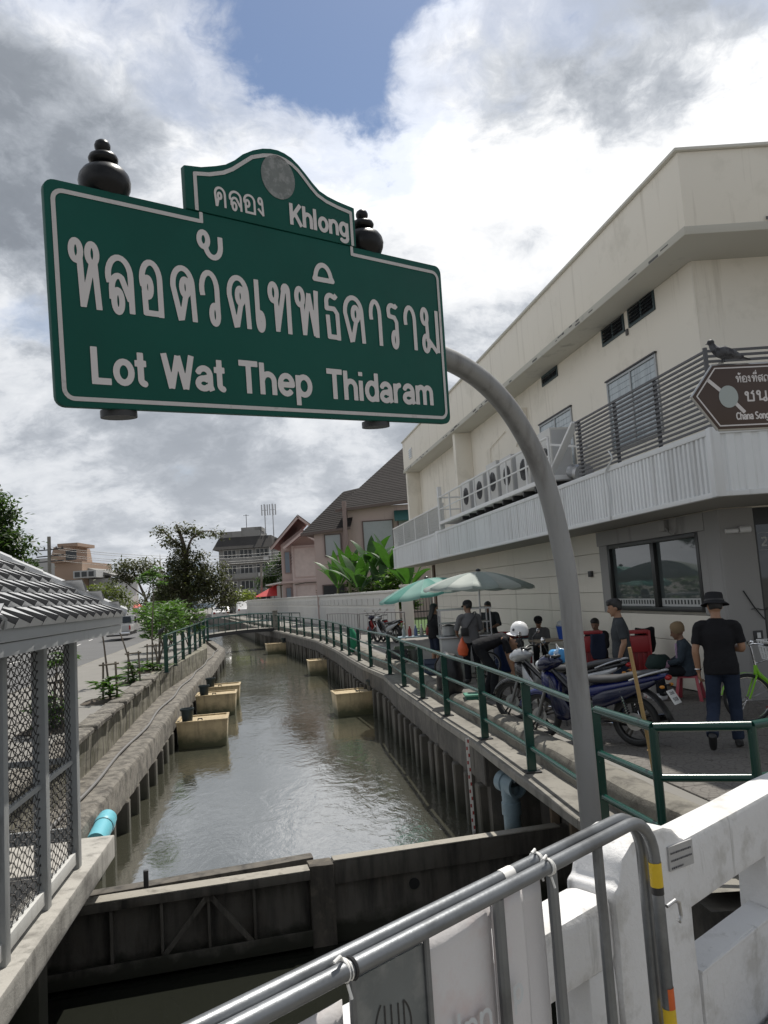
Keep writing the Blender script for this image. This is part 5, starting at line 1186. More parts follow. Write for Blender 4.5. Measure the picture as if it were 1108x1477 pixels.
rr_ = thing('quay_railing', 'green tubular railing curving along the canal edge of the market walkway', 'railing', (1.2, 10.7, -.15))
railing(rr_, RP, -.15, .99, (.99, .63, .27), pairs=(0,))
rc = thing('corner_railing', 'green railing section turning the corner of the walkway behind the white parapet', 'railing', (1.85, 5.7, -.15))
CP = [(1.69, 6.62), (1.86, 5.72), (2.50, 5.55), (4.2, 6.3)]
for i, (x, y) in enumerate(CP[1:], 1): obj('post', MB().tube([(x, y, -.15), (x, y, .84)], .034, 14), M_green, rc, smooth=60)
for z in (.84, .48, .12):
    for a, b in zip(CP, CP[1:]): obj('rail', MB().tube([(a[0], a[1], z), (b[0], b[1], z)], .034 if z > .8 else .028, 14), M_green, rc, smooth=60)
lr = thing('bank_railing', 'green railing on the far bank starting beyond the pitted canal wall', 'railing', (-7.0, 23.5, -.05))
LP = [(-6.85 - .165 * (y - 23.3) - .0 * y, y) for y in (23.3, 25.7, 28.2, 30.7, 33.2, 35.7, 38.2, 40.7)]
railing(lr, LP, -.05, 1.13, (1.12, .72, .34), post_w=(.06, .12))
# footbridge over the canal
fb = thing('footbridge', 'low footbridge with green railings crossing the canal in the distance', 'footbridge', (-9.5, 51.5, -.2))
FA, FB_ = Vector((-12.6, 50.5, 0)), Vector((-6.6, 53.5, 0)); fd = (FB_ - FA).normalized(); fn = Vector((fd.y, -fd.x, 0))
m_ = MB(); ks_ = 9
top = []; 
rs = []
for i in range(ks_ + 1):
    p = FA.lerp(FB_, i / ks_); z = -.12 + .16 * math.sin(math.pi * i / ks_)
    rs.append([p + fn * .9 + Vector((0, 0, z - .22)), p + fn * .9 + Vector((0, 0, z)), p - fn * .9 + Vector((0, 0, z)), p - fn * .9 + Vector((0, 0, z - .22))])
obj('deck', m_.rings(rs, True, True), M_dark, fb)
mb = MB(); rs2 = [[p + Vector((0, 0, .006)) for p in (r_[1] - fn * .04, r_[2] + fn * .04)] for r_ in rs]; obj('walking_surface', mb.rings(rs2, closed=False, cap=False), M_conc, fb)
for sgn in (.86, -.86):
    for z in (1.0, .5): obj('rail', MB().tube([FA.lerp(FB_, i / ks_) + fn * sgn + Vector((0, 0, -.12 + .16 * math.sin(math.pi * i / ks_) + z)) for i in range(ks_ + 1)], .03, 8), M_green, fb)
    for i in range(ks_ + 1):
        p = FA.lerp(FB_, i / ks_) + fn * sgn; z = -.12 + .16 * math.sin(math.pi * i / ks_); obj('post', MB().tube([p + Vector((0, 0, z)), p + Vector((0, 0, z + 1.0))], .028, 6), M_green, fb)
tr_ = thing('tree_rail', 'grey concrete pillar standing at the footbridge end of the quay railing', 'pillar', (rx(52) + .15, 52, -.15))
obj('shaft', MB().box(rx(52) - .02, rx(52) + .28, 51.85, 52.15, -.15, 1.12), M_conc, tr_, bevel=.02); obj('cap', MB().box(rx(52) - .06, rx(52) + .32, 51.81, 52.19, 1.121, 1.18), M_conc, tr_, bevel=.01); tr_.name = 'concrete_pillar'

# ================================================================== plants on the left bank
M_bark = pm('bark', (.12, .10, .08), .9, var=.35, scale=8, bump=.6, bscale=30); M_stake = pm('weathered stake', (.16, .135, .105), .85, var=.3, scale=6, bump=.4, bscale=30)
M_leafb = leafm('bright leaf', (.055, .115, .022), transl=.35); M_leafd = leafm('dark leaf', (.030, .055, .016)); M_leafm = leafm('mid leaf', (.05, .095, .022)); M_leafg = leafm('brown green leaf', (.060, .066, .030), transl=.3); M_ban = leafm('banana leaf', (.030, .080, .016), var=.4, transl=.35)
def leaf(mb, p, d, L, Wd, nrm, bend=.25):
    p, d, nrm = Vector(p), Vector(d).normalized(), Vector(nrm); s_ = d.cross(nrm)
    if s_.length < 1e-4: s_ = d.orthogonal()
    s_ = s_.normalized(); n_ = s_.cross(d)
    a = p; b1 = p + d * L * .45 - n_ * L * bend * .2; e = p + d * L - n_ * L * bend
    mb.add([a, b1 + s_ * Wd / 2, b1 - s_ * Wd / 2, e], [(0, 1, 3), (0, 3, 2)])
def rosette(mb, c, n_, L, Wd, rnd, spread=1.0, upw=.6):
    for i in range(n_):
        a = rnd.uniform(0, 6.283); e = rnd.uniform(.0, 1.1) * upw; d = Vector((math.cos(a) * spread, math.sin(a) * spread, e))
        leaf(mb, c, d, L * rnd.uniform(.7, 1.2), Wd * rnd.uniform(.8, 1.2), (rnd.uniform(-.3, .3), rnd.uniform(-.3, .3), 1), rnd.uniform(.1, .5))
def sapling(i, x, y, h, lean, lab, bushy, crown):
    rnd = random.Random(40 + i); t = thing('sapling', lab, 'sapling', (x, y, -.07), group='staked saplings along the canal pavement')
    pts = [(x, y, -.07), (x + lean * .3, y, h * .4), (x + lean * .7 + .03, y, h * .75), (x + lean, y, h)]
    obj('trunk', MB().tube(smooth_path(pts, 4), [.028 - .018 * k / 12 for k in range(13)], 7), M_bark, t)
    m_ = MB()
    for k in range(bushy):
        c = (x + rnd.gauss(0, .16), y + rnd.gauss(0, .16), rnd.uniform(.0, .5)); rosette(m_, c, 8, .26, .075, rnd)
    for k in range(crown): c = (x + lean + rnd.gauss(0, .22), y + rnd.gauss(0, .22), h + rnd.uniform(-.35, .15)); rosette(m_, c, 9, .24, .08, rnd)
    obj('leaves', m_, M_leafb, t, kind='stuff', smooth=0)
    st_ = MB()
    for q in (-.16, .16): obj('stake', MB().tube([(x + q, y - .02, -.07), (x + q * .85, y - .02, .80)], .024, 7), M_stake, t)
    obj('crossbar', MB().tube([(x - .22, y - .05, .74), (x + .22, y - .05, .76)], .02, 7), M_stake, t)
sapling(0, -5.95, 13.5, 1.3, .05, 'bushy young sapling seen through the shelter mesh', 26, 8)
sapling(1, -6.28, 17.1, 1.9, -.25, 'bare topped sapling with leaves only at its foot beside the shelter corner', 16, 0)
sapling(2, -6.95, 20.7, 1.75, -.55, 'sapling bending over its stakes with a leafy tip above the road', 16, 4)
sapling(3, -7.55, 24.2, 3.0, .1, 'tallest staked sapling standing by the start of the green railing', 14, 26)
def shrub(i, x, y, h, r, lab, n_, mat=M_leafb, L=.3, Wd=.10, cat='shrub', grp='leafy shrubs along the bank railing'):
    rnd = random.Random(90 + i); t = thing('shrub', lab, cat, (x, y, -.07), group=grp)
    for k in range(4):
        a = k * 1.6 + rnd.random(); e = (x + math.cos(a) * r * .6, y + math.sin(a) * r * .6, h * .8); obj('stem', MB().tube([(x, y, -.07), lerp((x, y, 0), e, .5), e], [.03, .02, .01], 6), M_bark, t)
    m_ = MB()
    for k in range(n_):
        a = rnd.uniform(0, 6.283); q = r * math.sqrt(rnd.random()); z = h * rnd.uniform(.35, 1.0); rosette(m_, (x + math.cos(a) * q, y + math.sin(a) * q, z), 7, L, Wd, rnd, upw=.9)
    obj('leaves', m_, mat, t, kind='stuff', smooth=0)
shrub(0, -8.35, 27.5, 1.9, .75, 'broad leaved shrub growing just behind the start of the bank railing', 70)
shrub(1, -9.1, 31.0, 2.1, .85, 'tall bright shrub in the middle of the bank railing', 80)
shrub(2, -10.2, 34.5, 2.0, .9, 'bushy bright green shrub towards the footbridge end of the bank railing', 80)
shrub(3, -9.5, 36.0, 1.7, .8, 'lower dark shrub tucked against the bank railing', 70, M_leafm)
shrub(4, -11.6, 40.5, 2.0, 1.0, 'wide shrub at the footbridge end of the green bank railing', 80, M_leafm)
for i, (x, y, h, r, lab) in enumerate([(-1.5, 48.6, 2.9, 1.3, 'dark dense bush at the foot of the banana plants towards the pink house'), (-.4, 44.2, 2.8, 1.3, 'dark dense bush below the tallest banana plant'), (.5, 39.0, 2.9, 1.0, 'yellowing bush between the boundary wall end and the metal canopy'), (-4.0, 57.5, 2.6, 1.2, 'dark bush between the two pink houses behind the wall')]): shrub(10 + i, x, y, h, r, lab, 150, M_leafd if i != 2 else M_leafm, .42, .13, grp='bushes behind the boundary wall')
# bird perched at the railing start
bk_ = lthing('crow', 'black crow perched on the first post of the bank railing', 'crow', (-7.05, 23.6, 1.09), rz=R(150))
b = MB(); b.tube([(-.10, 0, .17), (-.06, 0, .15), (0, 0, .11), (.06, 0, .07), (.13, 0, .02)], [.02, .05, .07, .055, .02], 10); b.ball((-.11, 0, .20), .042, .036, .036); b.tube([(-.14, 0, .20), (-.20, 0, .185)], [.014, .003], 6)
o = obj('body', b, M_pigd, bk_); rm = o.modifiers.new('r', 'REMESH'); rm.mode = 'VOXEL'; rm.voxel_size = .008
obj('tail', MB().tube([(.10, 0, .04), (.20, 0, -.04), (.28, 0, -.10)], [.03, .035, .03], 8, flat=.25), M_pigd, bk_)
for q in (-1, 1): obj('wing', MB().tube([(-.05, q * .05, .15), (.03, q * .065, .10), (.12, q * .03, .03)], [.02, .05, .01], 8, flat=.35, up=(0, 1, 0)), M_pigd, bk_); obj('leg', MB().tube([(.0, q * .025, .07), (.0, q * .025, .0)], .006, 5), M_dark, bk_)

# ================================================================== trees
def tree(x, y, h, lab, crown_blobs, mat, n_leaf, trunk_pts, tr=.25, L=.42, seed=0, group='trees along the canal', limbs=()):
    rnd = random.Random(seed); t = thing('tree', lab, 'tree', (x, y, -.1), group=group)
    k = len(trunk_pts); sp_ = smooth_path(trunk_pts, 4); m_ = MB().tube(sp_, [tr * (1 - .75 * i / (len(sp_) - 1)) for i in range(len(sp_))], 9)
    for lb in limbs:
        s2 = smooth_path(lb, 4); m_.tube(s2, [tr * .38 * (1 - .8 * i / (len(s2) - 1)) for i in range(len(s2))], 7)
    tips = []
    for (cx, cy, cz, rx_, ry_, rz_, wgt) in crown_blobs:
        for q in range(max(2, int(wgt * 5))):
            v = Vector((rnd.gauss(0, 1), rnd.gauss(0, 1), rnd.gauss(0, 1))).normalized() * rnd.random() ** .4
            e = Vector((cx + v.x * rx_, cy + v.y * ry_, cz + v.z * rz_)); m_.tube([(cx - (cx - x) * .25, cy, cz - rz_ * .6), lerp((cx, cy, cz - rz_ * .3), e, .5), e], [tr * .16, tr * .09, .015], 5)
    obj('trunk', m_, M_bark, t)
    tot = sum(b[6] for b in crown_blobs); c_ = MB()
    for (cx, cy, cz, rx_, ry_, rz_, wgt) in crown_blobs:
        ncl = max(4, int(n_leaf * wgt / tot / 12))
        for q in range(ncl):
            v = Vector((rnd.gauss(0, 1), rnd.gauss(0, 1), rnd.gauss(0, 1))).normalized() * rnd.random() ** .33
            c = Vector((cx + v.x * rx_, cy + v.y * ry_, cz + v.z * rz_))
            if mnoise.noise(c * .9) < -.28: continue
            for w_ in range(12):
                o_ = Vector((rnd.gauss(0, L * .9), rnd.gauss(0, L * .9), rnd.gauss(0, L * .55))); d = Vector((rnd.uniform(-1, 1), rnd.uniform(-1, 1), rnd.uniform(-.7, .5)))
                leaf(c_, c + o_, d, L * rnd.uniform(.6, 1.2), L * .5, (rnd.uniform(-.6, .6), rnd.uniform(-.6, .6), 1), .2)
    obj('crown', c_, mat, t, kind='stuff', smooth=0)
Y0 = 75.0
tree(-19.9, Y0, 11, 'tall dark canal side tree with a gnarled top reaching over the street', [(-19.6, Y0, 3.6, 3.0, 3.0, 2.6, 5), (-17.6, Y0, 4.2, 2.2, 2.4, 2.0, 3), (-21.2, Y0, 4.4, 2.0, 2.2, 2.0, 2.5), (-19.8, Y0, 6.6, 1.9, 1.9, 1.3, 1.6), (-21.0, Y0, 8.2, 1.3, 1.2, .8, .55), (-18.4, Y0, 8.9, 1.4, 1.0, .45, .35), (-22.2, Y0, 9.4, .8, .8, .6, .25), (-16.6, Y0, 8.7, .7, .6, .45, .16), (-19.9, Y0, 9.4, .9, .8, .6, .3), (-23, Y0, 2.2, 1.6, 2, 1.4, 1.4), (-16, Y0, 2.3, 1.6, 2, 1.3, 1.2)], M_leafg, 15000,
     [(-19.9, Y0, -.1), (-20.0, Y0, 3), (-19.7, Y0, 6), (-20.1, Y0, 8.4), (-20.6, Y0, 9.9)], .42, .36, 5, limbs=[[(-19.8, Y0, 6.2), (-19.2, Y0, 8.2), (-18.0, Y0, 9.0), (-16.6, Y0, 8.9)], [(-20, Y0, 7.4), (-21.2, Y0, 8.6), (-22.2, Y0, 9.5)]])
tree(-27.0, 82, 7, 'spreading flat topped tree across the street with bare lower limbs', [(-27.4, 82, 6.4, 2.6, 2.2, .8, 1.3), (-25.6, 82, 5.6, 1.5, 1.4, .7, .6), (-28.2, 82, 5.2, 1.4, 1.4, .6, .5)], M_leafg, 2600, [(-26.2, 82, -.1), (-26.0, 82, 2.4), (-26.6, 82, 4.2), (-27.4, 82, 6.2)], .24, .38, 8, limbs=[[(-26.0, 82, 2.6), (-25.6, 82, 4), (-25.2, 82, 5.6)], [(-26.3, 82, 3.2), (-28, 82, 4.6), (-28.6, 82, 5.3)]])
tree(-25.5, 92, 5, 'round mid green tree between the flat topped tree and the dark canal tree', [(-25.5, 92, 2.9, 2.6, 2.2, 1.9, 1)], M_leafm, 2600, [(-25.5, 92, -.1), (-25.4, 92, 1.6), (-25.5, 92, 3)], .2, .4, 9)
tree(-32.6, 88, 6, 'sunny light green tree below the tan building', [(-32.8, 88, 3.6, 2.5, 2.0, 1.7, 1), (-31.0, 88, 2.6, 1.6, 1.6, 1.2, .6)], leafm('olive leaf', (.085, .105, .03)), 3200, [(-32.6, 88, -.1), (-32.6, 88, 2), (-32.7, 88, 3.6)], .22, .4, 10)
tree(-28.5, 70, 4, 'small pale grey green tree at the road side behind the pickup', [(-28.2, 78, 1.7, 1.6, 1.5, 1.2, 1)], leafm('pale leaf', (.12, .14, .08)), 1500, [(-28.2, 78, -.1), (-28.2, 78, 1), (-28.2, 78, 1.8)], .14, .35, 11)
YL = 40.0
tree(-23.2, YL, 11, 'large dark leafy tree rising behind the shelter roof', [(-22.6, YL, 6.2, 2.6, 3.0, 1.6, 3), (-21.6, YL, 7.6, 1.9, 2.4, 1.1, 1.6), (-23.5, YL, 8.2, 2.4, 2.5, 1.6, 2.2), (-20.0, YL, 5.6, 1.3, 1.8, .9, .7), (-21.2, YL, 4.6, 2.0, 2.2, .8, .9), (-19.0, YL, 4.3, .9, 1.2, .4, .25), (-24, YL, 5, 3, 3, 2, 2)], M_leafd, 26000, [(-24, YL, -.1), (-23.9, YL, 3), (-23.3, YL, 5.5), (-22.6, YL, 7.5)], .35, .34, 12, limbs=[[(-23.3, YL, 5), (-21.5, YL, 5.4), (-19.2, YL, 4.5)]])
tree(-18.8, 118, 6, 'dark round tree hiding the foot of the grey apartment block', [(-14.6, 100, 5.0, 2.0, 2, 1.9, 1), (-12.9, 100, 6.6, 1.6, 1.7, 1.6, .9), (-16.0, 100, 4.2, 1.2, 1.4, 1.1, .5)], M_leafd, 3200, [(-14, 100, -.1), (-14, 100, 2.4), (-13.8, 100, 5)], .25, .45, 13)
tree(-21.5, 105, 3, 'small yellow green street tree in front of the apartment block', [(-19.6, 104, 2.4, 1.5, 1.4, 1.1, 1)], leafm('yellow leaf', (.13, .16, .03)), 900, [(-19.6, 104, -.1), (-19.6, 104, 1.2), (-19.6, 104, 2.4)], .14, .4, 14)
# banana clump behind the white wall
def banana(i, x, y, h, lab, n_):
    rnd = random.Random(200 + i); t = thing('banana_plant', lab, 'banana plant', (x, y, -.05), group='banana plants behind the white wall')
    obj('stem', MB().tube([(x, y, -.05), (x + .05, y, h * .45), (x + .08, y, h * .7)], [.16, .12, .07], 10), pm('banana stem', (.12, .13, .05), .7, var=.3, scale=5, bump=.2), t)
    for k in range(n_):
        a = k * 2.4 + rnd.uniform(-.5, .5); L = rnd.uniform(2.4, 3.7); el = rnd.uniform(.75, 1.38); Wd = rnd.uniform(.46, .62)
        o_ = Vector((x + .08, y, h * .66)); hd = Vector((math.cos(a), math.sin(a), 0)); side = Vector((-hd.y, hd.x, 0)); g = []
        for j in range(9):
            s_ = j / 8; ang = el + .35 - 1.5 * s_ * s_ * (1.25 - el * .6); p = o_ + (hd * math.cos(el) + Vector((0, 0, math.sin(el)))) * L * s_ - Vector((0, 0, 1)) * L * .55 * s_ ** 2.2 * (1.3 - el * .7)
            wv = 0.03 if s_ < .14 else Wd * .5 * math.sin(math.pi * min(1, (s_ - .10) / .9) ** .75) + .01
            up = side.cross((hd * math.cos(el) + Vector((0, 0, math.sin(el)))))
            g.append([p + side * wv + Vector((0, 0, wv * .35)), p, p - side * wv + Vector((0, 0, wv * .35))])
        obj('leaf', MB().rings(g, closed=False, cap=False), M_ban, t, smooth=60)
for i, (x, y, h, n_, lab) in enumerate([(-1.0, 44, 4.6, 12, 'tallest banana plant against the brown roofed house'), (-2.4, 46, 3.9, 12, 'banana plant between the tallest one and the pink house'), (-3.3, 48.5, 3.4, 11, 'outermost banana plant leaning towards the pink house'), (.1, 41, 4.3, 11, 'banana plant beside the end of the metal canopy'), (-.4, 40.5, 2.8, 7, 'short banana plant low behind the white wall top'), (.9, 37.6, 2.9, 7, 'yellowed banana plant below the metal canopy by the gate'), (-1.7, 42.5, 3.0, 11, 'middle sized banana plant in front of the house window')]): banana(i, x, y, h, lab, n_)
# ================================================================== floating leaves and rubbish on the low water
for i, (x, y, cc, r, lab) in enumerate([(-2.1, 6.35, (.45, .20, .05), .075, 'orange brown dead leaf floating below the gate, larger than the rest'), (-2.62, 6.15, (.5, .42, .40), .06, 'pale pink scrap of rubbish floating near the landing slab'), (-1.32, 5.95, (.42, .30, .04), .09, 'yellow leaf clump floating by the barrier'), (-1.5, 6.15, (.38, .32, .08), .06, 'small yellow leaf floating between the orange leaf and the barrier'), (-2.15, 6.6, (.45, .46, .45), .035, 'tiny white fleck floating beyond the orange leaf'), (.75, 3.55, (.42, .36, .20), .08, 'straw coloured scrap floating under the parapet opening')]):
    rnd = random.Random(i); mb = MB(); k = 9; mb.prism([(x + math.cos(j / k * 6.283) * r * rnd.uniform(.5, 1.2), y + math.sin(j / k * 6.283) * r * rnd.uniform(.4, .9)) for j in range(k)], (0, 0, 0), (1, 0, 0), (0, 1, 0), (0, 0, 1), LOW + .003, LOW + .008)
    solo('floating_leaf' if 'leaf' in lab else 'floating_scrap', mb, pm('leaf litter %s' % 'abcdef'[i], cc, .8, var=.3, scale=20, bump=.2), lab, 'leaf' if 'leaf' in lab else 'litter')
# ================================================================== white boundary wall beyond the building
ww = thing('boundary_wall', 'long pale panelled boundary wall curving along the walkway behind the railing', 'wall', (-3.6, 48.5, 0))
M_wwall = pm('boundary wall paint', (.60, .585, .55), .75, var=.05, scale=1, bump=.1, streak=((.42, .41, .38), .6, .8, 3, .1)); M_wpan = pm('boundary panel', (.52, .51, .485), .75, var=.05, bump=.1, rnd=.03)
wpts = []
for (xa, ya), (xb, yb) in zip(WALLX, WALLX[1:]):
    L = math.hypot(xb - xa, yb - ya); n = int(L / 2.2)
    for i in range(n): wpts.append((xa + (xb - xa) * i / n, ya + (yb - ya) * i / n))
wpts.append(WALLX[-1])
for (xa, ya), (xb, yb) in zip(wpts, wpts[1:]):
    d = Vector((xb - xa, yb - ya, 0)); L = d.length; d.normalize(); n_ = Vector((-d.y, d.x, 0)); c = Vector(((xa + xb) / 2, (ya + yb) / 2, 0))
    obj('wall_bay', MB().obox(c + Vector((0, 0, .9)), d, n_, (0, 0, 1), L / 2, .09, .98), M_wwall, ww)
    for k in (-.5, .5):
        pc = c + d * L * k * .5 * 1.0
        obj('panel', MB().obox(pc + Vector((0, 0, 1.48)) + n_ * .1, d, n_, (0, 0, 1), L * .22, .03, .17), M_wpan, ww, bevel=.006, seg=1)
    obj('plinth_panel', MB().obox(c + Vector((0, 0, .62)) + n_ * .1, d, n_, (0, 0, 1), L * .485, .025, .54), M_wpan, ww, bevel=.006, seg=1)
    obj('coping', MB().obox(c + Vector((0, 0, 1.945)), d, n_, (0, 0, 1), L / 2, .17, .06), M_wwall, ww, bevel=.03, seg=2)
gp_ = thing('gate_pillar', 'pale square gate pillar at the near end of the boundary wall beside the teal parasol', 'pillar', (.75, 33.3, 0))
obj('shaft', MB().box(.50, 1.0, 33.05, 33.55, 0, 2.1), M_wwall, gp_, bevel=.02); obj('cap', MB().box(.44, 1.06, 32.99, 33.61, 2.101, 2.2), M_wwall, gp_, bevel=.02)
ig = thing('iron_gate', 'dark iron bar gate with sunlit lawn behind it, right of the pale gate pillar', 'gate', (1.9, 33.2, 0))
for k in range(14): obj('bar', MB().tube([(1.05 + k * .13, 33.25, .05), (1.05 + k * .13, 33.25, 1.95)], .014, 6), M_dark, ig)
for z in (.15, 1.0, 1.85): obj('rail', MB().beam((1.0, 33.25, z), (2.8, 33.25, z), .03, .05), M_dark, ig)
mb = MB(); mb.quad((.2, 34.2, .02), (16, 34.2, .02), (12, 60, .02), (-4.5, 60, .02)); struct('lawn', mb, pm('lawn', (.05, .10, .02), .9, var=.4, scale=3, bump=.5, bscale=20), smooth=0)
# ================================================================== houses behind the wall
M_pink = pm('pink render', (.48, .375, .345), .8, var=.05, scale=.6, bump=.08, streak=((.36, .28, .26), .62, .8, 2, .1)); M_pinkd = pm('dark pink wall', (.27, .20, .185), .8, var=.06, scale=.6, bump=.08)
M_shingle = pm('brown shingle', (.026, .022, .021), .95, var=.3, scale=3, bump=.4, bscale=12, rnd=.15); M_redtile = pm('red roof tile', (.36, .155, .145), .75, var=.15, scale=2, bump=.2, bscale=14); M_hwin = pm('house curtain glass', (.34, .36, .37), .3, var=.1, bump=0); M_wood2 = pm('dark barge board', (.13, .095, .085), .7, var=.2, bump=.1)
def shingled(root, A, B, C_, D_, rows, mat, name='roof_course', th=.05):
    """A-B eave, D-C ridge; each course is a strip lapped over the one below"""
    A, B, C_, D_ = (Vector(p) for p in (A, B, C_, D_)); n_ = (B - A).cross(D_ - A).normalized()
    if n_.z < 0: n_ = -n_
    for r_ in range(rows):
        a, b = r_ / rows, min(1, (r_ + 1.25) / rows)
        p = [A.lerp(D_, a), B.lerp(C_, a), B.lerp(C_, b), A.lerp(D_, b)]
        m_ = MB().add([p[0], p[1], p[2], p[3], p[0] + n_ * th * 1.6, p[1] + n_ * th * 1.6, p[2] + n_ * th * .5, p[3] + n_ * th * .5], [(3, 2, 1, 0), (4, 5, 6, 7), (0, 1, 5, 4), (1, 2, 6, 5), (2, 3, 7, 6), (3, 0, 4, 7)])
        obj(name, m_, mat, root, smooth=0)
bh = thing('house', 'pink walled house with a large steep brown shingle roof behind the banana plants', 'house', (1, 56, 0), group='houses behind the boundary wall')
YH = 53.0
obj('wall', MB().box(-2.6, 6, YH + .6, YH + 10, 0, 8.0), M_pink, bh)
obj('wing_wall', MB().box(-5.0, -2.602, YH + .2, YH + 8, 0, 6.5), M_pink, bh); obj('side_wall', MB().box(-2.9, -2.62, YH - .25, YH + .19, 0, 8.4), M_pinkd, bh)
shingled(bh, (-3.4, YH, 7.85), (7, YH, 8.6), (7, YH + 6, 13.6), (2.0, YH + 6, 13.2), 34, M_shingle, th=.022)
obj('roof_underside', MB().add([(-3.4, YH + .02, 7.80), (7, YH + .02, 8.55), (7, YH + 6, 13.5), (2.0, YH + 6, 13.1), (2, YH + 9, 9), (7, YH + 9, 9)], [(0, 1, 2, 3), (3, 2, 5, 4), (0, 3, 4)]), M_wood2, bh, smooth=0)
obj('eave_board', MB().beam((-3.4, YH - .03, 7.78), (7, YH - .03, 8.53), .06, .2), M_wood2, bh)
shingled(bh, (-5.9, YH - .1, 6.3), (-2.4, YH - .1, 6.6), (-1.7, YH + 3, 9.7), (-2.9, YH + 3, 9.5), 20, M_shingle, th=.022)
obj('wing_underside', MB().add([(-5.9, YH - .08, 6.25), (-2.4, YH - .08, 6.55), (-1.7, YH + 3, 9.6), (-2.9, YH + 3, 9.4), (-5.5, YH + 6, 6.4), (-2, YH + 6, 6.4)], [(0, 1, 2, 3), (3, 2, 5, 4), (0, 3, 4)]), M_wood2, bh, smooth=0)
obj('eave_board', MB().beam((-5.9, YH - .13, 6.22), (-2.4, YH - .13, 6.52), .06, .18), M_wood2, bh)
def hwin(root, x0, x1, y, z0, z1, n=2, frame=M_wood2, pane=M_hwin):
    f = MB().box(x0, x1, y - .06, y + .02, z1 - .08, z1).box(x0, x1, y - .06, y + .02, z0, z0 + .08)
    for k in range(n + 1): xx = x0 + (x1 - x0 - .08) * k / n; f.box(xx, xx + .08, y - .058, y + .02, z0 + .08, z1 - .08)
    w_ = obj('window', f, frame, root)
    for k in range(n): xa = x0 + (x1 - x0 - .08) * k / n + .08; obj('pane', MB().box(xa + .002, xa + (x1 - x0 - .08) / n - .082, y - .03, y - .012, z0 + .082, z1 - .082), pane, w_)
    return w_
hwin(bh, -1.6, .6, YH + .55, 4.4, 7.0, 1); hwin(bh, .9, 3.6, YH + .55, 4.2, 7.2, 2); hwin(bh, -4.3, -3.1, YH + .15, 4.6, 6.2, 1); hwin(bh, -4.6, -3.0, YH + .15, .8, 2.7, 1, pane=M_black)
aw = obj('awning', MB().hexa([(.7, YH - .5, 6.75), (3.8, YH - .5, 6.75), (3.8, YH + .55, 7.1), (.7, YH + .55, 7.1)], [(.7, YH - .5, 6.8), (3.8, YH - .5, 6.8), (3.8, YH + .55, 7.6), (.7, YH + .55, 7.6)]), pm('green awning', (.03, .10, .09), .6, var=.15, bump=.05), bh)
ph = thing('house', 'pink gabled house with a faded red tile roof next to the brown roofed one', 'house', (-8.5, 80, 0), group='houses behind the boundary wall')
YP = 76.0
def q(x, z, y=YP): return (x, y, z)
obj('wall', MB().prism([(-10.6, 0), (-6.4, 0), (-6.4, 7.3), (-8.4, 8.8), (-10.6, 7.3)], (0, YP + .6, 0), (1, 0, 0), (0, 0, 1), (0, 1, 0), 0, 9), M_pink, ph)
obj('bay_wall', MB().box(-9.5, -6.8, YP + .2, YP + .59, 0, 7.1), pm('pale pink panel', (.56, .47, .44), .8, var=.04, bump=.06), ph); obj('corner_pilaster', MB().box(-6.85, -6.3, YP + .1, YP + .58, 0, 7.3), M_pinkd, ph)
obj('string_course', MB().box(-10.65, -6.3, YP + .02, YP + .59, 3.4, 3.62), M_pink, ph)
shingled(ph, (-11.4, YP - .4, 7.0), (-11.4, YP + 9, 7.0), (-8.6, YP + 9, 10.0), (-8.6, YP - .4, 10.0), 10, M_redtile, 'roof_course'); shingled(ph, (-5.2, YP - .4, 7.2), (-5.2, YP + 9, 7.2), (-8.6, YP + 9, 10.0), (-8.6, YP - .4, 10.0), 10, M_redtile)
M_barge = pm('pale barge board', (.50, .40, .37), .7, bump=.05)
for a, b in (((-11.5, 6.85), (-8.6, 9.95)), ((-8.6, 9.95), (-5.2, 7.1))): obj('barge_board', MB().beam((a[0], YP - .45, a[1]), (b[0], YP - .45, b[1]), .08, .26), M_barge, ph); obj('roof_edge', MB().beam((a[0], YP - .5, a[1] + .16), (b[0], YP - .5, b[1] + .16), .08, .07), M_wood2, ph)
shingled(ph, (-10.0, YP - 1.2, 6.9), (-8.15, YP - 1.2, 8.3), (-8.15, YP + .5, 8.3), (-10.0, YP + .5, 6.9), 5, M_redtile); shingled(ph, (-6.0, YP - 1.2, 6.75), (-8.15, YP - 1.2, 8.3), (-8.15, YP + .5, 8.3), (-6.0, YP + .5, 6.75), 5, M_redtile)
for a, b in (((-10.1, 6.8), (-8.15, 8.25)), ((-8.15, 8.25), (-5.9, 6.7))): obj('barge_board', MB().beam((a[0], YP - 1.25, a[1]), (b[0], YP - 1.25, b[1]), .08, .22), M_barge, ph)
hwin(ph, -10.3, -9.7, YP + .55, 4.4, 6.6, 1, M_pinkd, pm('blue grey glass', (.16, .20, .24), .3, bump=0)); hwin(ph, -10.3, -9.7, YP + .55, .9, 3.0, 1, M_pinkd, pm('blue grey glass', (.16, .20, .24), .3, bump=0)); hwin(ph, -9.3, -7.1, YP + .17, 3.9, 6.9, 1, M_pink, pm('shutter pink', (.52, .44, .41), .7, bump=.05)); hwin(ph, -9.2, -7.2, YP + .17, .6, 3.2, 1, M_pink, pm('shutter pink', (.52, .44, .41), .7, bump=.05))
obj('drain_stack', MB().tube([(-6.25, YP - .1, 0), (-6.25, YP - .1, 6.6)], .09, 8), M_dark, ph); obj('service_pipe', MB().tube([(-6.25, YP - .2, 3.3), (-8.2, YP - .2, 3.35), (-9.3, YP - .2, 3.2)], .06, 6), M_bark, ph)
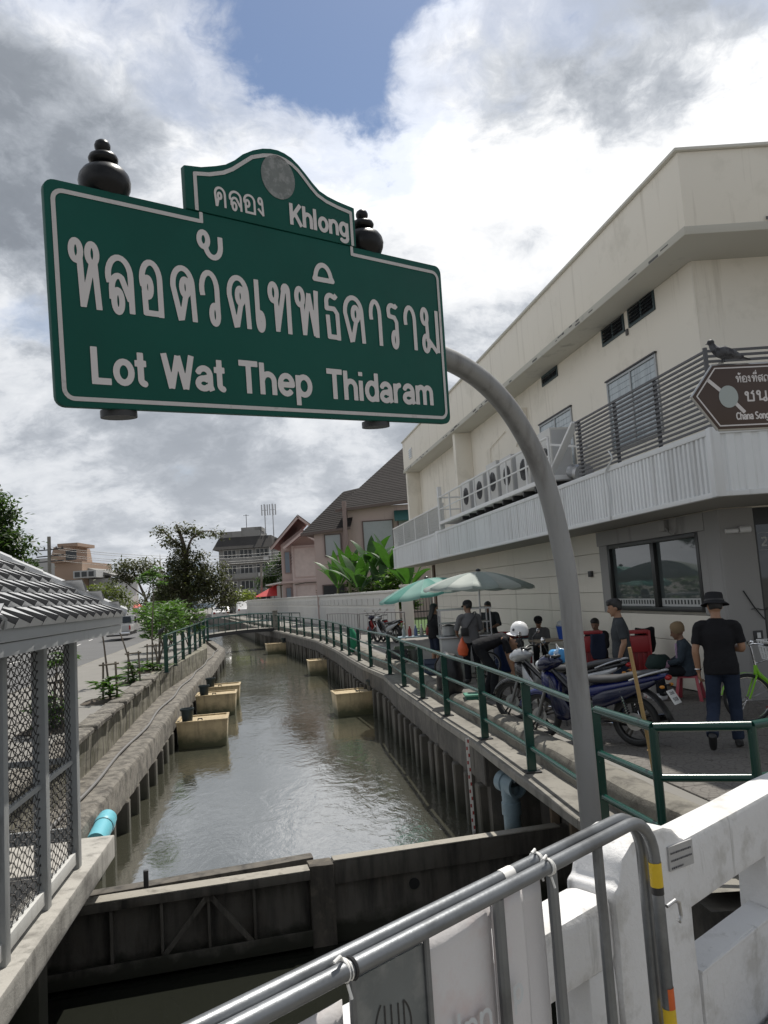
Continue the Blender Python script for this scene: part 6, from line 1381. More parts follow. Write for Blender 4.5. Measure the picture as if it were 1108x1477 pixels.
# ================================================================== grey apartment block
ab = thing('apartment_block', 'weathered grey four storey apartment block with dark mansard roof and masts', 'apartment block', (-23, 135, 0))
M_apt = pm('stained grey render', (.25, .245, .235), .85, var=.1, scale=.3, bump=.05, streak=((.11, .108, .10), .5, .72, .8, .12)); M_aptd = pm('dark mansard', (.045, .042, .04), .85, var=.3, scale=.5, bump=.1); M_aptw = pm('dark opening', (.03, .033, .036), .3, var=.3, bump=0); M_aptl = pm('pale side wall', (.46, .46, .45), .85, var=.08, scale=.3, bump=.05)
YA = 130.0; XA0, XA1 = -28.6, -19.6
obj('wall', MB().box(XA0, XA1, YA, YA + 10, 0, 10.8), M_apt, ab); obj('side_wall', MB().box(XA1 + .01, -15.5, YA + 1.5, YA + 10, 0, 10.5), M_aptl, ab)
obj('roof', MB().hexa([(XA0 - .9, YA - .9, 10.8), (XA1 + .4, YA - .9, 10.8), (XA1 + .4, YA + 10, 10.8), (XA0 - .9, YA + 10, 10.8)], [(XA0, YA + .6, 12.9), (XA1, YA + .6, 12.9), (XA1, YA + 9, 12.9), (XA0, YA + 9, 12.9)]), M_aptd, ab)
obj('roof', MB().box(XA1 + .42, -15.2, YA + 1.2, YA + 10, 10.51, 12.3), M_aptd, ab); obj('roof_parapet', MB().box(XA0 + .1, XA1 - 2, YA + .6, YA + 8.9, 12.91, 13.9), M_apt, ab); obj('stair_head', MB().box(-25, -21.5, YA + 2, YA + 6, 13.91, 14.6), M_apt, ab)
for r_ in range(4):
    z = .8 + r_ * 2.65
    obj('balcony', MB().box(XA0 + .3, XA1 - .2, YA - .9, YA - .002, z - .45, z - .25).box(XA0 + .3, XA1 - .2, YA - .95, YA - .88, z - .25, z + .5), M_apt, ab)
    for k in range(3):
        x = XA0 + .8 + k * 2.75; w_ = obj('window', MB().box(x, x + 2.2, YA - .06, YA - .002, z + .1, z + 1.95), M_aptl, ab); 
        for j in range(3): obj('pane', MB().box(x + .1 + j * .7, x + .68 + j * .7, YA - .07, YA - .0605, z + .2, z + 1.85), M_aptw, w_)
    obj('air_conditioner', MB().box(XA1 - 2.2 + (r_ % 2), XA1 - 1.4 + (r_ % 2), YA - 1.3, YA - .96, z - .2, z + .4), M_aptl, ab)
    w_ = obj('window', MB().box(-18.6, -17.2, YA + 1.44, YA + 1.498, z + .1, z + 1.8), M_aptl, ab); obj('pane', MB().box(-18.5, -17.3, YA + 1.42, YA + 1.438, z + .2, z + 1.7), M_aptw, w_)
    obj('pier', MB().box(XA1 - .35, XA1 - .02, YA - .5, YA - .003, z - .4, z + 2.2), M_aptl, ab)
obj('street_canopy', MB().box(XA0 - 1, XA1, YA - 2.2, YA - .01, 2.5, 2.7), pm('brown canopy', (.10, .06, .05), .8, bump=0), ab)
for i, x in enumerate((-20.9, -19.5)):
    m_ = thing('antenna_mast', ['slim antenna mast on the apartment block roof, the one nearer its stair head', 'slim antenna mast on the apartment block roof, the one nearer the pink house'][i], 'antenna mast', (x, YA + 3, 12.9), group='antenna masts on the roof')
    obj('pole', MB().tube([(x, YA + 3, 12.9), (x, YA + 3, 18.6)], .10, 6), M_steel, m_)
    for k in range(4): a = k * 1.6; obj('antenna_panel', MB().box(x + .5 * math.cos(a) - .1, x + .5 * math.cos(a) + .1, YA + 3 + .5 * math.sin(a) - .1, YA + 3 + .5 * math.sin(a) + .1, 16.6, 18.5), M_steel, m_); obj('bracket', MB().beam((x, YA + 3, 17.5), (x + .5 * math.cos(a), YA + 3 + .5 * math.sin(a), 17.5), .06, .06), M_dark, m_)
obj('roof_tank', MB().lathe([(.7, 0), (.7, 1.6), (.3, 1.9)], (-16.3, YA + 4, 12.3), 14), M_aptl, ab); obj('aerial', MB().tube([(-24.2, YA + 3, 14.6), (-24.2, YA + 3, 17.0)], .06, 5).beam((-24.7, YA + 3, 16.8), (-23.7, YA + 3, 16.8), .06, .06), M_dark, ab)
# tan building on the far left
tb = thing('tan_building', 'tan orange stepped building beyond the shelter roof', 'building', (-38.5, 95, 0)); M_tan = pm('tan render', (.33, .235, .175), .8, var=.08, scale=.4, bump=.05)
obj('wall', MB().box(-41.0, -37.6, 94, 104, 0, 8.1), M_tan, tb); obj('tower', MB().hexa([(-41.4, 93.4, 8.11), (-38.6, 93.4, 8.11), (-38.6, 100, 8.11), (-41.4, 100, 8.11)], [(-40.9, 93.6, 10.0), (-38.9, 93.6, 10.0), (-38.9, 100, 10.0), (-40.9, 100, 10.0)]), M_tan, tb); obj('roof_slab', MB().box(-40.4, -37.9, 93.5, 99, 10.01, 10.4), M_tan, tb)
obj('balcony', MB().box(-38.4, -35.6, 93.2, 98, 6.0, 6.9), M_aptl, tb); obj('window', MB().box(-39.3, -38.0, 93.3, 93.39, 8.3, 9.5), M_aptw, tb); obj('wing', MB().box(-37.58, -34.0, 96, 104, 0, 5.9), M_aptl, tb); obj('wing_roof', MB().hexa([(-38.4, 95.8, 6.91), (-33.5, 95.5, 5.91), (-33.5, 104, 5.91), (-38.4, 104, 6.91)], [(-38.4, 95.8, 7.6), (-33.5, 95.5, 6.0), (-33.5, 104, 6.0), (-38.4, 104, 7.6)]), M_apt, tb); obj('rear_block', MB().box(-47, -42, 100, 108, 0, 9.2), M_aptl, tb)
for k in range(3): w_ = obj('window', MB().box(-38.2 + k * .85, -37.6 + k * .85, 93.14, 93.199, 6.15, 6.75), M_aptw, tb)
# distant pagoda spire and a hazy tower
sp_t = thing('temple_spire', 'thin pale temple spire far down the street', 'spire', (-56.5, 190, 0)); obj('spire', MB().lathe([(3, 0), (2.4, 4), (1.2, 7), (.6, 9.5), (.2, 12), (.03, 15)], (-56.5, 190, 0), 12), pm('pale spire', (.5, .47, .40), .7, bump=0), sp_t)
ht = thing('tower_block', 'pale blue tower block far beyond the canal trees', 'tower block', (-88, 330, 0)); M_ht = pm('hazy tower', (.36, .43, .50), .8, bump=0)
obj('wall', MB().box(-94, -82, 325, 335, 0, 21), M_ht, ht)
for r_ in range(5): obj('window_band', MB().box(-93.5, -82.5, 324.9, 324.99, 3 + r_ * 3.5, 4.6 + r_ * 3.5), pm('tower glass', (.22, .28, .34), .4, bump=0), ht)
obj('wing', MB().box(-81.9, -76, 326, 334, 0, 15), M_ht, ht)
# utility pole with cables
up = thing('utility_pole', 'concrete utility pole crowded with crossarms and cables beyond the shelter roof', 'utility pole', (-37.2, 84, 0))
obj('pole', MB().tube([(-37.2, 84, 0), (-37.2, 84, 10.4)], .2, 8), M_conc, up)
for z in (8.9, 8.2, 7.6): obj('crossarm', MB().beam((-38.6, 84, z), (-35.6, 84, z + .1), .10, .12), M_dark, up)
for k in range(5): obj('insulator', MB().lathe([(.05, 0), (.10, .1), (.05, .3)], (-38.4 + k * .66, 84, 9.0), 8), M_dark, up)
rnd = random.Random(5)
for i, (z0, z1, x1) in enumerate([(9.3, 8.0, -13), (9.1, 7.6, -13), (8.6, 7.2, -13), (8.4, 6.9, -13), (7.9, 6.3, -13)]):
    pts = [(-37.2 + (x1 + 37.2) * k / 12, 84 + 14 * k / 12, z0 + (z1 - z0) * k / 12 - .9 * 4 * (k / 12) * (1 - k / 12)) for k in range(13)]
    solo('overhead_cable', MB().tube(pts, .022, 4), M_black, ['topmost', 'second highest', 'middle', 'second lowest', 'lowest'][i] + ' overhead cable sagging across the street from the utility pole', 'cable', 'overhead cables over the street')
up2 = thing('street_pole', 'plain grey street pole standing before the apartment block', 'pole', (-15.4, 92, 0)); obj('shaft', MB().tube([(-15.4, 92, 0), (-15.2, 92, 6.3)], .14, 8), M_conc, up2); obj('crossarm', MB().beam((-16.2, 92, 6.0), (-14.4, 92, 6.0), .1, .1), M_dark, up2)
for i in range(4): solo('overhead_cable', MB().tube([lerp((-15.2, 92, 6.0 - i * .25), (-9.4, 75.8, 6.3 - i * .3), k / 10)[:2] + (lerp((-15.2, 92, 6.0 - i * .25), (-9.4, 75.8, 6.3 - i * .3), k / 10)[2] - 3.2 * (k / 10) * (1 - k / 10),) for k in range(11)], .02, 4), M_black, ['topmost', 'second highest', 'second lowest', 'lowest'][i] + ' slack cable running from the street pole to the pink gabled house', 'cable', 'slack cables by the pink house')
# red market tent, sheds, parked cars beyond the wall end
tt = thing('market_tent', 'red pointed market tent peeking over the far end of the boundary wall', 'tent', (-14.2, 92, 0)); obj('canopy', MB().add([(-16.0, 90.5, 2.3), (-12.8, 90.5, 2.3), (-12.8, 93.5, 2.3), (-16.0, 93.5, 2.3), (-13.4, 92, 3.7)], [(0, 1, 4), (1, 2, 4), (2, 3, 4), (3, 0, 4)]), pm('red tent', (.55, .05, .05), .6, var=.1, bump=.05), tt, smooth=0)
for x, y in ((-15.9, 90.6), (-12.9, 90.6)): obj('leg', MB().tube([(x, y, 0), (x, y, 2.3)], .04, 6), M_steel, tt)
sh_ = thing('low_shed', 'pale low shed with a white roof beside the red tent', 'shed', (-12.2, 90, 0)); obj('wall', MB().box(-13.0, -10.0, 89, 93, 0, 3.4), M_aptl, sh_); obj('roof', MB().hexa([(-14.2, 88.4, 3.5), (-9.8, 88.4, 4.0), (-9.8, 93.4, 4.0), (-14.2, 93.4, 3.5)], [(-14.2, 88.4, 3.65), (-9.8, 88.4, 4.15), (-9.8, 93.4, 4.15), (-14.2, 93.4, 3.65)]), M_whitemetal, sh_)
for k in range(3): obj('wall_post', MB().box(-12.6 + k * .8, -12.45 + k * .8, 88.94, 88.999, 0, 3.4), M_bark, sh_)
def car(x, y, rz, lab, mat, van=False):
    c = lthing('parked_car', lab, 'car', (x, y, 0), rz, 'cars parked beyond the boundary wall'); h = .55 if not van else .9
    b = MB(); W_ = .86
    prof = [(-2.1, .3), (2.1, .3), (2.15, .7), (2.0, .85), (1.2, .95), (.55, 1.45 if not van else 1.8), (-1.4, 1.5 if not van else 1.9), (-2.0, 1.0), (-2.15, .9)]
    b.prism(prof, (0, 0, 0), (0, 1, 0), (0, 0, 1), (1, 0, 0), -W_, W_); body = obj('body', b, mat, c, bevel=.06, seg=2)
    ws = MB().hexa([(-.74, -1.95, 1.02), (.74, -1.95, 1.02), (.74, -1.9, 1.04), (-.74, -1.9, 1.04)], [(-.66, -1.50, 1.44), (.66, -1.50, 1.44), (.66, -1.46, 1.44), (-.66, -1.46, 1.44)]); obj('rear_window', ws, M_glassd, c)
    for s_ in (-1, 1):
        obj('side_window', MB().prism([(-1.5, 1.05), (.95, 1.03), (.5, 1.40), (-1.25, 1.42)], (0, 0, 0), (0, 1, 0), (0, 0, 1), (1, 0, 0), s_ * (W_ + .001), s_ * (W_ + .012)), M_glassd, c)
        obj('tail_light', MB().box(s_ * .72 - .1, s_ * .72 + .1, -2.19, -2.12, .75, .95), pm('tail light red', (.35, .02, .02), .3, bump=0), c)
        for yy in (-1.3, 1.3): w_ = obj('wheel', MB().lathe([(.18, -.10), (.31, -.10), (.33, 0), (.31, .10), (.18, .10)], (s_ * .80, yy, .33), 18, (1, 0, 0)), M_rubber, c); obj('rim', MB().lathe([(.19, 0), (.17, .02), (.03, .01)], (s_ * .89, yy, .33), 14, (s_, 0, 0)), M_steel, w_)
    return c
car(-18.6, 84, R(15), 'white hatchback parked beyond the boundary wall end', pm('white car paint', (.7, .7, .7), .25, var=.03, bump=0)); car(-20.4, 92, R(18), 'dark blue car parked beside the white hatchback', pm('navy car paint', (.03, .04, .07), .25, var=.03, bump=0)); car(-19.3, 101, R(15), 'white van parked farther on behind the dark blue car', pm('white car paint', (.7, .7, .7), .25, bump=0), True)
for i, (x, y, cc, lab) in enumerate([(-37.0, 100, (.55, .24, .20), 'pink parasol far down the road past the pickup'), (-34.6, 103, (.60, .10, .08), 'red parasol far down the road past the pickup'), (-22.8, 96, (.55, .55, .53), 'white parasol at the roadside below the grey apartment block')]):
    p = thing('street_parasol', lab, 'parasol', (x, y, -.2), group='far parasols along the road'); obj('canopy', MB().lathe([(1.6, 2.2), (1.1, 2.6), (.05, 2.9)], (x, y, -.2), 12, cap=False), pm('parasol cloth %s' % 'abc'[i], cc, .7, bump=0), p, smooth=0); obj('pole', MB().tube([(x, y, -.2), (x, y, 2.6)], .03, 6), M_steel, p)
# ================================================================== pickup truck
pk = lthing('pickup_truck', 'white and silver pickup truck driving away along the canal road', 'pickup truck', (-19.1, 54.6, -.21), R(11)); M_pick = pm('pickup paint', (.50, .50, .49), .3, .1, var=.05, scale=2, bump=0)
obj('cab', MB().prism([(-.2, .62), (2.6, .62), (2.7, 1.0), (1.6, 1.12), (.95, 1.66), (-.05, 1.68), (-.2, 1.1)], (0, 0, 0), (0, 1, 0), (0, 0, 1), (1, 0, 0), -.84, .84), M_pick, pk, bevel=.05)
obj('cargo_bed', MB().box(-.86, .86, -2.3, -.24, .58, .66).box(-.86, -.80, -2.3, -.24, .66, 1.05).box(.80, .86, -2.3, -.24, .66, 1.05).box(-.8, .8, -.30, -.24, .66, 1.05), M_pick, pk, bevel=.012)
tg = obj('tailgate', MB().box(-.80, .80, -2.36, -2.302, .60, 1.05), M_pick, pk, bevel=.015); obj('handle', MB().box(-.12, .12, -2.375, -2.361, .86, .92), M_black, tg)
obj('rear_window', MB().hexa([(-.68, -.235, 1.14), (.68, -.235, 1.14), (.68, -.2, 1.14), (-.68, -.2, 1.14)], [(-.60, -.08, 1.60), (.60, -.08, 1.60), (.60, -.05, 1.60), (-.60, -.05, 1.60)]), M_glassd, pk)
obj('bumper', MB().box(-.86, .86, -2.52, -2.40, .42, .58), M_chrome, pk, bevel=.02); obj('undercarriage', MB().box(-.70, .70, -2.3, 2.3, .32, .56), M_black, pk)
for s_ in (-1, 1):
    obj('tail_light', MB().box(s_ * .84 - .05, s_ * .84 + .05, -2.37, -2.303, .72, 1.0), pm('tail light red', (.35, .02, .02), .3, bump=0), pk); obj('mirror', MB().box(s_ * .98 - .08, s_ * .98 + .08, 1.2, 1.28, 1.08, 1.24), M_black, pk, bevel=.02)
    obj('side_window', MB().prism([(.0, 1.12), (1.3, 1.12), (.85, 1.55), (.05, 1.58)], (0, 0, 0), (0, 1, 0), (0, 0, 1), (1, 0, 0), s_ * .841, s_ * .852), M_glassd, pk)
    for yy in (-1.45, 1.7): w_ = obj('wheel', MB().lathe([(.2, -.11), (.34, -.11), (.36, 0), (.34, .11), (.2, .11)], (s_ * .72, yy, .36), 20, (1, 0, 0)), M_rubber, pk); obj('rim', MB().lathe([(.21, 0), (.18, .02), (.03, .01)], (s_ * .81, yy, .36), 14, (s_, 0, 0)), M_steel, w_)
pl_ = obj('number_plate', MB().box(-.2, .2, -2.532, -2.522, .44, .55), M_whitemetal, pk)
# ================================================================== people
def skin_mat(name, col):
    m = pm(name, col, .5, var=.08, scale=12, bump=.04); return m
SK_M = skin_mat('tan skin', (.30, .165, .10)); SK_D = skin_mat('brown skin', (.20, .11, .07)); M_hair = pm('black hair', (.012, .011, .011), .5, var=.3, scale=30, bump=.3, bscale=120)
def cloth(name, c, var=.14): return pm(name, c, .85, var=var, scale=6, bump=.7, bscale=11, spec=.2, bdist=.02)
def vox(name, mb, mat, parent, size, smooth_it=3, disp=0.0):
    me = mb.mesh(name, mat, None, smooth=0); o = bpy.data.objects.new(name, me); COL.objects.link(o)
    r_ = o.modifiers.new('r', 'REMESH'); r_.mode = 'VOXEL'; r_.voxel_size = size
    if smooth_it: s_ = o.modifiers.new('s', 'SMOOTH'); s_.iterations = smooth_it; s_.factor = .5
    dg = bpy.context.evaluated_depsgraph_get(); m2 = bpy.data.meshes.new_from_object(o.evaluated_get(dg)); o.modifiers.clear(); old = o.data; o.data = m2; bpy.data.meshes.remove(old); m2.name = name
    m2.materials.clear(); m2.materials.append(mat)
    if disp:
        for v in m2.vertices:
            n_ = v.normal; f = mnoise.noise(Vector((v.co.x * 9, v.co.y * 9, v.co.z * 5))) + .5 * mnoise.noise(v.co * 22); v.co += n_ * f * disp
    m2.shade_smooth(); o.parent = parent; return o
def V3(*a): return Vector(a)
def ell_loft(mb, rings_, n=16):
    """rings: (centre, right, forward, half width, half depth)"""
    mb.rings([[Vector(c) + Vector(r_) * (a * math.cos(2 * math.pi * k / n)) + Vector(f) * (b * math.sin(2 * math.pi * k / n)) for k in range(n)] for c, r_, f, a, b in rings_], True, True)
def hand(mb, wr, el, curl=.5, side=1, hold=None, up=None, k=1.0):
    """palm and five fingers following the forearm"""
    wr, el = Vector(wr), Vector(el); d = (wr - el).normalized(); ref = Vector(up) if up else Vector((0, 1, 0)); s_ = d.cross(ref)
    s_ = (s_ if s_.length > .1 else d.cross(Vector((1, 0, 0)))).normalized(); n_ = s_.cross(d).normalized()
    pc = wr + d * .048 * k
    ell_loft(mb, [(wr - d * .012, n_, s_, .028 * k, .021 * k), (wr + d * .02 * k, n_, s_, .032 * k, .018 * k), (wr + d * .06 * k, n_, s_, .040 * k, .016 * k), (wr + d * .088 * k, n_, s_, .038 * k, .013 * k)], 12)
    for i, (o_, L) in enumerate(((-.029, .062), (-.010, .072), (.009, .068), (.027, .054))):
        b = wr + d * .082 * k + n_ * o_ * k; m_ = b + (d * math.cos(curl * .6) + s_ * side * math.sin(curl * .6)) * L * .5 * k; e = m_ + (d * math.cos(curl * 1.7) + s_ * side * math.sin(curl * 1.7)) * L * .5 * k
        mb.tube([b - d * .02, b, m_, e], [.0095 * k, .0095 * k, .0088 * k, .007 * k], 8)
    b = wr + d * .028 * k - n_ * .030 * k; m_ = b + (d * .8 - n_ * .55 + s_ * side * .3).normalized() * .036 * k; e = m_ + (d * .9 - n_ * .05 + s_ * side * .45).normalized() * .03 * k
    mb.tube([b + n_ * .012 - d * .005, b, m_, e], [.012 * k, .0115 * k, .010 * k, .0075 * k], 8)
    return wr + d * .07
def head(mb, c, fwd, up, k=1.0):
    fwd, up = Vector(fwd).normalized(), Vector(up).normalized(); fwd = (fwd - up * fwd.dot(up)).normalized(); rt = fwd.cross(up)
    M = Matrix((rt, fwd, up)).transposed(); P = lambda x, y, z: Vector(c) + M @ (Vector((x, y, z)) * k)
    ell_loft(mb, [(P(0, .030, -.112), rt, fwd, .026 * k, .030 * k), (P(0, .022, -.092), rt, fwd, .046 * k, .060 * k), (P(0, .010, -.055), rt, fwd, .062 * k, .082 * k), (P(0, .002, -.01), rt, fwd, .071 * k, .093 * k), (P(0, -.004, .035), rt, fwd, .075 * k, .096 * k), (P(0, -.008, .075), rt, fwd, .066 * k, .086 * k), (P(0, -.010, .102), rt, fwd, .044 * k, .058 * k), (P(0, -.01, .114), rt, fwd, .014 * k, .02 * k)], 18)
    mb.tube([P(0, .088, .018), P(0, .100, -.008), P(0, .112, -.030), P(0, .090, -.040)], [.009 * k, .012 * k, .016 * k, .012 * k], 8)
    mb.ball(P(0, .084, -.066), .024 * k, .014 * k, .009 * k, 10, 6, M); mb.ball(P(0, .076, -.098), .022 * k, .018 * k, .016 * k, 10, 6, M)
    for s_ in (-1, 1): mb.ball(P(s_ * .076, -.010, -.012), .008 * k, .020 * k, .032 * k, 10, 6, M); mb.ball(P(s_ * .033, .083, .030), .020 * k, .010 * k, .008 * k, 8, 5, M)
    return M, P
def person(loc, rz, lab, J, skin, shirt, trousers, hair='short', hat=None, shoe=M_black, sleeve=.55, short=False, long_sleeve=False, group='people along the market walkway', fine=.009, k=1.0, curl=(.5, .5)):
    """J: joints in metres, local frame looking along +y. Returns the thing and a few anchors."""
    t = lthing('person', lab, 'person', loc, rz, group); J = {a: Vector(b) for a, b in J.items()}
    pel, che, nek, hd = J['pelvis'], J['chest'], J['neck'], J['head']; sl, sr = J['sl'], J['sr']; hl, hr = J['hl'], J['hr']
    rt_s = (sr - sl).normalized(); rt_h = (hr - hl).normalized(); ax1 = (nek - che).normalized(); ax0 = (che - pel).normalized(); f_s = ax1.cross(rt_s) * 1.0; f_s = (rt_s.cross(-ax1)).normalized(); f_h = (rt_h.cross(-ax0)).normalized()
    def torso(mb, g=0.0, lo=-.07, hem=0.0):
        R_ = []
        for u_, a, b in ((lo, .155 + g + hem, .110 + g + hem), (.0, .163 + g + hem, .118 + g + hem), (.22, .148 + g + hem, .108 + g + hem), (.45, .150 + g, .108 + g), (.72, .165 + g, .114 + g), (.9, .172 + g, .110 + g), (1.02, .168 + g * .8, .098 + g * .7)):
            c = pel.lerp(che, u_) if u_ >= 0 else pel - ax0 * (-u_); w_ = max(0, min(1, u_)); r_ = rt_h.lerp(rt_s, w_).normalized(); f = f_h.lerp(f_s, w_).normalized(); R_.append((c, r_, f, a * k, b * k))
        R_.append((che.lerp(nek, .50), rt_s, f_s, (.138 + g * .6) * k, (.080 + g * .5) * k)); R_.append((che.lerp(nek, .92), rt_s, f_s, (.066 + g * .5) * k, (.062 + g * .4) * k)); ell_loft(mb, R_, 20)
    def limb(mb, pts, rads, g=0.0): mb.tube(smooth_path(pts, 4), list(np.interp(np.linspace(0, len(pts) - 1, (len(pts) - 1) * 4 + 1), range(len(pts)), [r_ * k + g for r_ in rads])), 12)
    b = MB(); torso(b, -.012); b.tube([che.lerp(nek, .6), nek, hd - (hd - nek) * .45], [.062 * k, .053 * k, .052 * k], 12); M, P = head(b, hd, J['look'], J.get('hup', hd - nek), k)
    for s_, sh_j, el_j, wr_j in ((-1, 'sl', 'el', 'wl'), (1, 'sr', 'er', 'wr')):
        s0, e0, w0 = J[sh_j], J[el_j], J[wr_j]; limb(b, [s0.lerp(che, .45) - ax1 * .03, s0 - ax1 * .022, s0.lerp(e0, .5), e0, e0.lerp(w0, .35), w0], [.036, .040, .044, .039, .040, .027]); hand(b, w0, e0, curl[0 if s_ < 0 else 1], side=J.get('palm', (1, 1))[0 if s_ < 0 else 1] if isinstance(J.get('palm'), tuple) else 1, k=k)
    for hj, kj, aj, tj in (('hl', 'kl', 'al', 'tl'), ('hr', 'kr', 'ar', 'tr')):
        h0, k0, a0, t0 = J[hj], J[kj], J[aj], J[tj]; limb(b, [h0, h0.lerp(k0, .5), k0, k0.lerp(a0, .3), a0], [.086, .072, .056, .056, .038]); fd_ = (t0 - a0); b.tube([a0 - fd_ * .25 - V3(0, 0, .03), a0 + fd_ * .3 - V3(0, 0, .035), t0], [.035 * k, .036 * k, .028 * k], 10)
    vox('body', b, skin, t, fine, 2)
    s_m = MB(); torso(s_m, .012, -.10, .012)
    for sh_j, el_j, wr_j in (('sl', 'el', 'wl'), ('sr', 'er', 'wr')):
        s0, e0, w0 = J[sh_j], J[el_j], J[wr_j]
        if long_sleeve: limb(s_m, [che.lerp(nek, .30).lerp(s0, .45), s0 - ax1 * .010, s0.lerp(e0, .5), e0, w0.lerp(e0, .05)], [.066, .060, .058, .052, .043])
        else: e1 = s0.lerp(e0, sleeve * 1.25); limb(s_m, [che.lerp(nek, .30).lerp(s0, .45), s0 - ax1 * .010, s0.lerp(e1, .5), e1], [.064, .056, .057, .060])
    vox('shirt', s_m, shirt, t, .012, 3, .007)
    p_m = MB(); ell_loft(p_m, [(pel + ax0 * .10, rt_h, f_h, .155 * k, .116 * k), (pel, rt_h, f_h, .170 * k, .126 * k), (pel - ax0 * .06, rt_h, f_h, .165 * k, .120 * k), (pel - ax0 * .11, rt_h, f_h, .12 * k, .09 * k)], 18)
    for hj, kj, aj in (('hl', 'kl', 'al'), ('hr', 'kr', 'ar')):
        h0, k0, a0 = J[hj], J[kj], J[aj]
        if short: limb(p_m, [h0, h0.lerp(k0, .5), h0.lerp(k0, .92)], [.095, .088, .085])
        else: limb(p_m, [h0, h0.lerp(k0, .5), k0, k0.lerp(a0, .5), a0 + V3(0, 0, .0)], [.096, .084, .072, .068, .066])
    vox('trousers', p_m, trousers, t, .012, 3, .008)
    for aj, tj in (('al', 'tl'), ('ar', 'tr')):
        a0, t0 = J[aj], J[tj]; fd_ = (t0 - a0); fd_n = fd_.normalized(); s2 = MB()
        h_ = a0 - fd_ * .32 - V3(0, 0, .035); s2.tube([h_, a0 - fd_ * .05 - V3(0, 0, .02), a0 + fd_ * .45 - V3(0, 0, .030), t0 + fd_n * .012], [.038 * k, .046 * k, .043 * k, .030 * k], 12); s2.tube([h_ - V3(0, 0, .025), a0 + fd_ * .4 - V3(0, 0, .055), t0 + fd_n * .015 - V3(0, 0, .012)], [.034 * k, .042 * k, .032 * k], 10, flat=.5); vox('shoe', s2, shoe, t, .010, 2)
    if hair:
        h_m = MB(); ell_loft(h_m, [(P(0, -.030, -.050), M @ V3(1, 0, 0), M @ V3(0, 1, 0), .064 * k, .062 * k), (P(0, -.026, .0), M @ V3(1, 0, 0), M @ V3(0, 1, 0), .080 * k, .078 * k), (P(0, -.016, .045), M @ V3(1, 0, 0), M @ V3(0, 1, 0), .084 * k, .096 * k), (P(0, -.006, .078), M @ V3(1, 0, 0), M @ V3(0, 1, 0), .078 * k, .098 * k), (P(0, -.006, .108), M @ V3(1, 0, 0), M @ V3(0, 1, 0), .058 * k, .074 * k), (P(0, -.008, .126), M @ V3(1, 0, 0), M @ V3(0, 1, 0), .022 * k, .03 * k)], 16)
        if hair == 'fringe': h_m.ball(P(0, .072, .070), .070 * k, .034 * k, .028 * k, 12, 7, M); h_m.ball(P(0, .03, .10), .07 * k, .07 * k, .035 * k, 12, 7, M)
        if hair == 'long': ell_loft(h_m, [(P(0, -.03, .05), M @ V3(1, 0, 0), M @ V3(0, 1, 0), .082 * k, .080 * k), (P(0, -.05, -.06), M @ V3(1, 0, 0), M @ V3(0, 1, 0), .085 * k, .060 * k), (P(0, -.07, -.20), M @ V3(1, 0, 0), M @ V3(0, 1, 0), .085 * k, .045 * k), (P(0, -.075, -.30), M @ V3(1, 0, 0), M @ V3(0, 1, 0), .05 * k, .03 * k)], 14)
        vox('hair', h_m, M_hair, t, .009, 1, .009)
    for s_ in (-1, 1): obj('eye', MB().ball(P(s_ * .032, .0835, .012), .011 * k, .007 * k, .006 * k, 8, 6, M), M_black, t)
    if hat: hat(t, M, P, k)
    return t, J, M, P
def bucket_hat(mat, brim=.065):
    def f(t, M, P, k):
        up = M @ V3(0, 0, 1); sx = M @ V3(1, 0, 0)
        m_ = MB().lathe([(.152, .006), (.138, .022), (.108, .044), (.104, .075), (.102, .118), (.092, .142), (.01, .150)], P(0, -.008, 0), 26, up, sx, cap=False)
        o = obj('hat', m_, mat, t, smooth=50); rough_up(o.data, .012, 9)
        s_ = o.modifiers.new('s', 'SOLIDIFY'); s_.thickness = .004
        obj('hat_band', MB().lathe([(.1075, .050), (.1065, .066)], P(0, -.008, 0), 26, up, sx, cap=False), M_black, t)
    return f
def cap_hat(mat):
    def f(t, M, P, k):
        up = M @ V3(0, 0, 1); m_ = MB().lathe([(.098, .028), (.100, .06), (.088, .10), (.055, .126), (.008, .134)], P(0, -.008, 0), 22, up, M @ V3(1, 0, 0), cap=False); obj('cap', m_, mat, t, smooth=60)
        g = [[P(-.075 + .15 * i / 8, .075 + (.085 if j else 0) * math.sin(math.pi * (i + .8) / 9.6), .034 - .012 * j) for i in range(9)] for j in range(2)]; m2 = MB().rings(g, closed=False, cap=False); o = obj('cap_peak', m2, mat, t); s_ = o.modifiers.new('s', 'SOLIDIFY'); s_.thickness = .005
    return f
def knit_hat(mat):
    def f(t, M, P, k):
        m_ = MB().lathe([(.088, -.03), (.098, .0), (.108, .04), (.104, .09), (.08, .128), (.04, .145), (.006, .15)], P(0, -.020, 0), 24, M @ V3(0, -.10, 1), M @ V3(1, 0, 0), cap=False); obj('hat', m_, mat, t, smooth=60)
    return f
M_tblack = cloth('black cotton', (.012, .012, .014)); M_denim = cloth('blue denim', (.020, .029, .052)); M_tgrey = cloth('charcoal cotton', (.045, .05, .055)); M_pblack = cloth('black trousers', (.012, .013, .016)); M_navy = cloth('navy cloth', (.018, .024, .045)); M_vest = cloth('grey checked shirt', (.13, .13, .135)); M_jack = cloth('slate jacket', (.035, .048, .062)); M_hatb = cloth('black hat', (.018, .018, .020)); M_hatt = cloth('tan knit', (.23, .165, .10)); M_shoe_w = pm('pale trainer', (.45, .45, .45), .6, var=.15, scale=15, bump=.1)

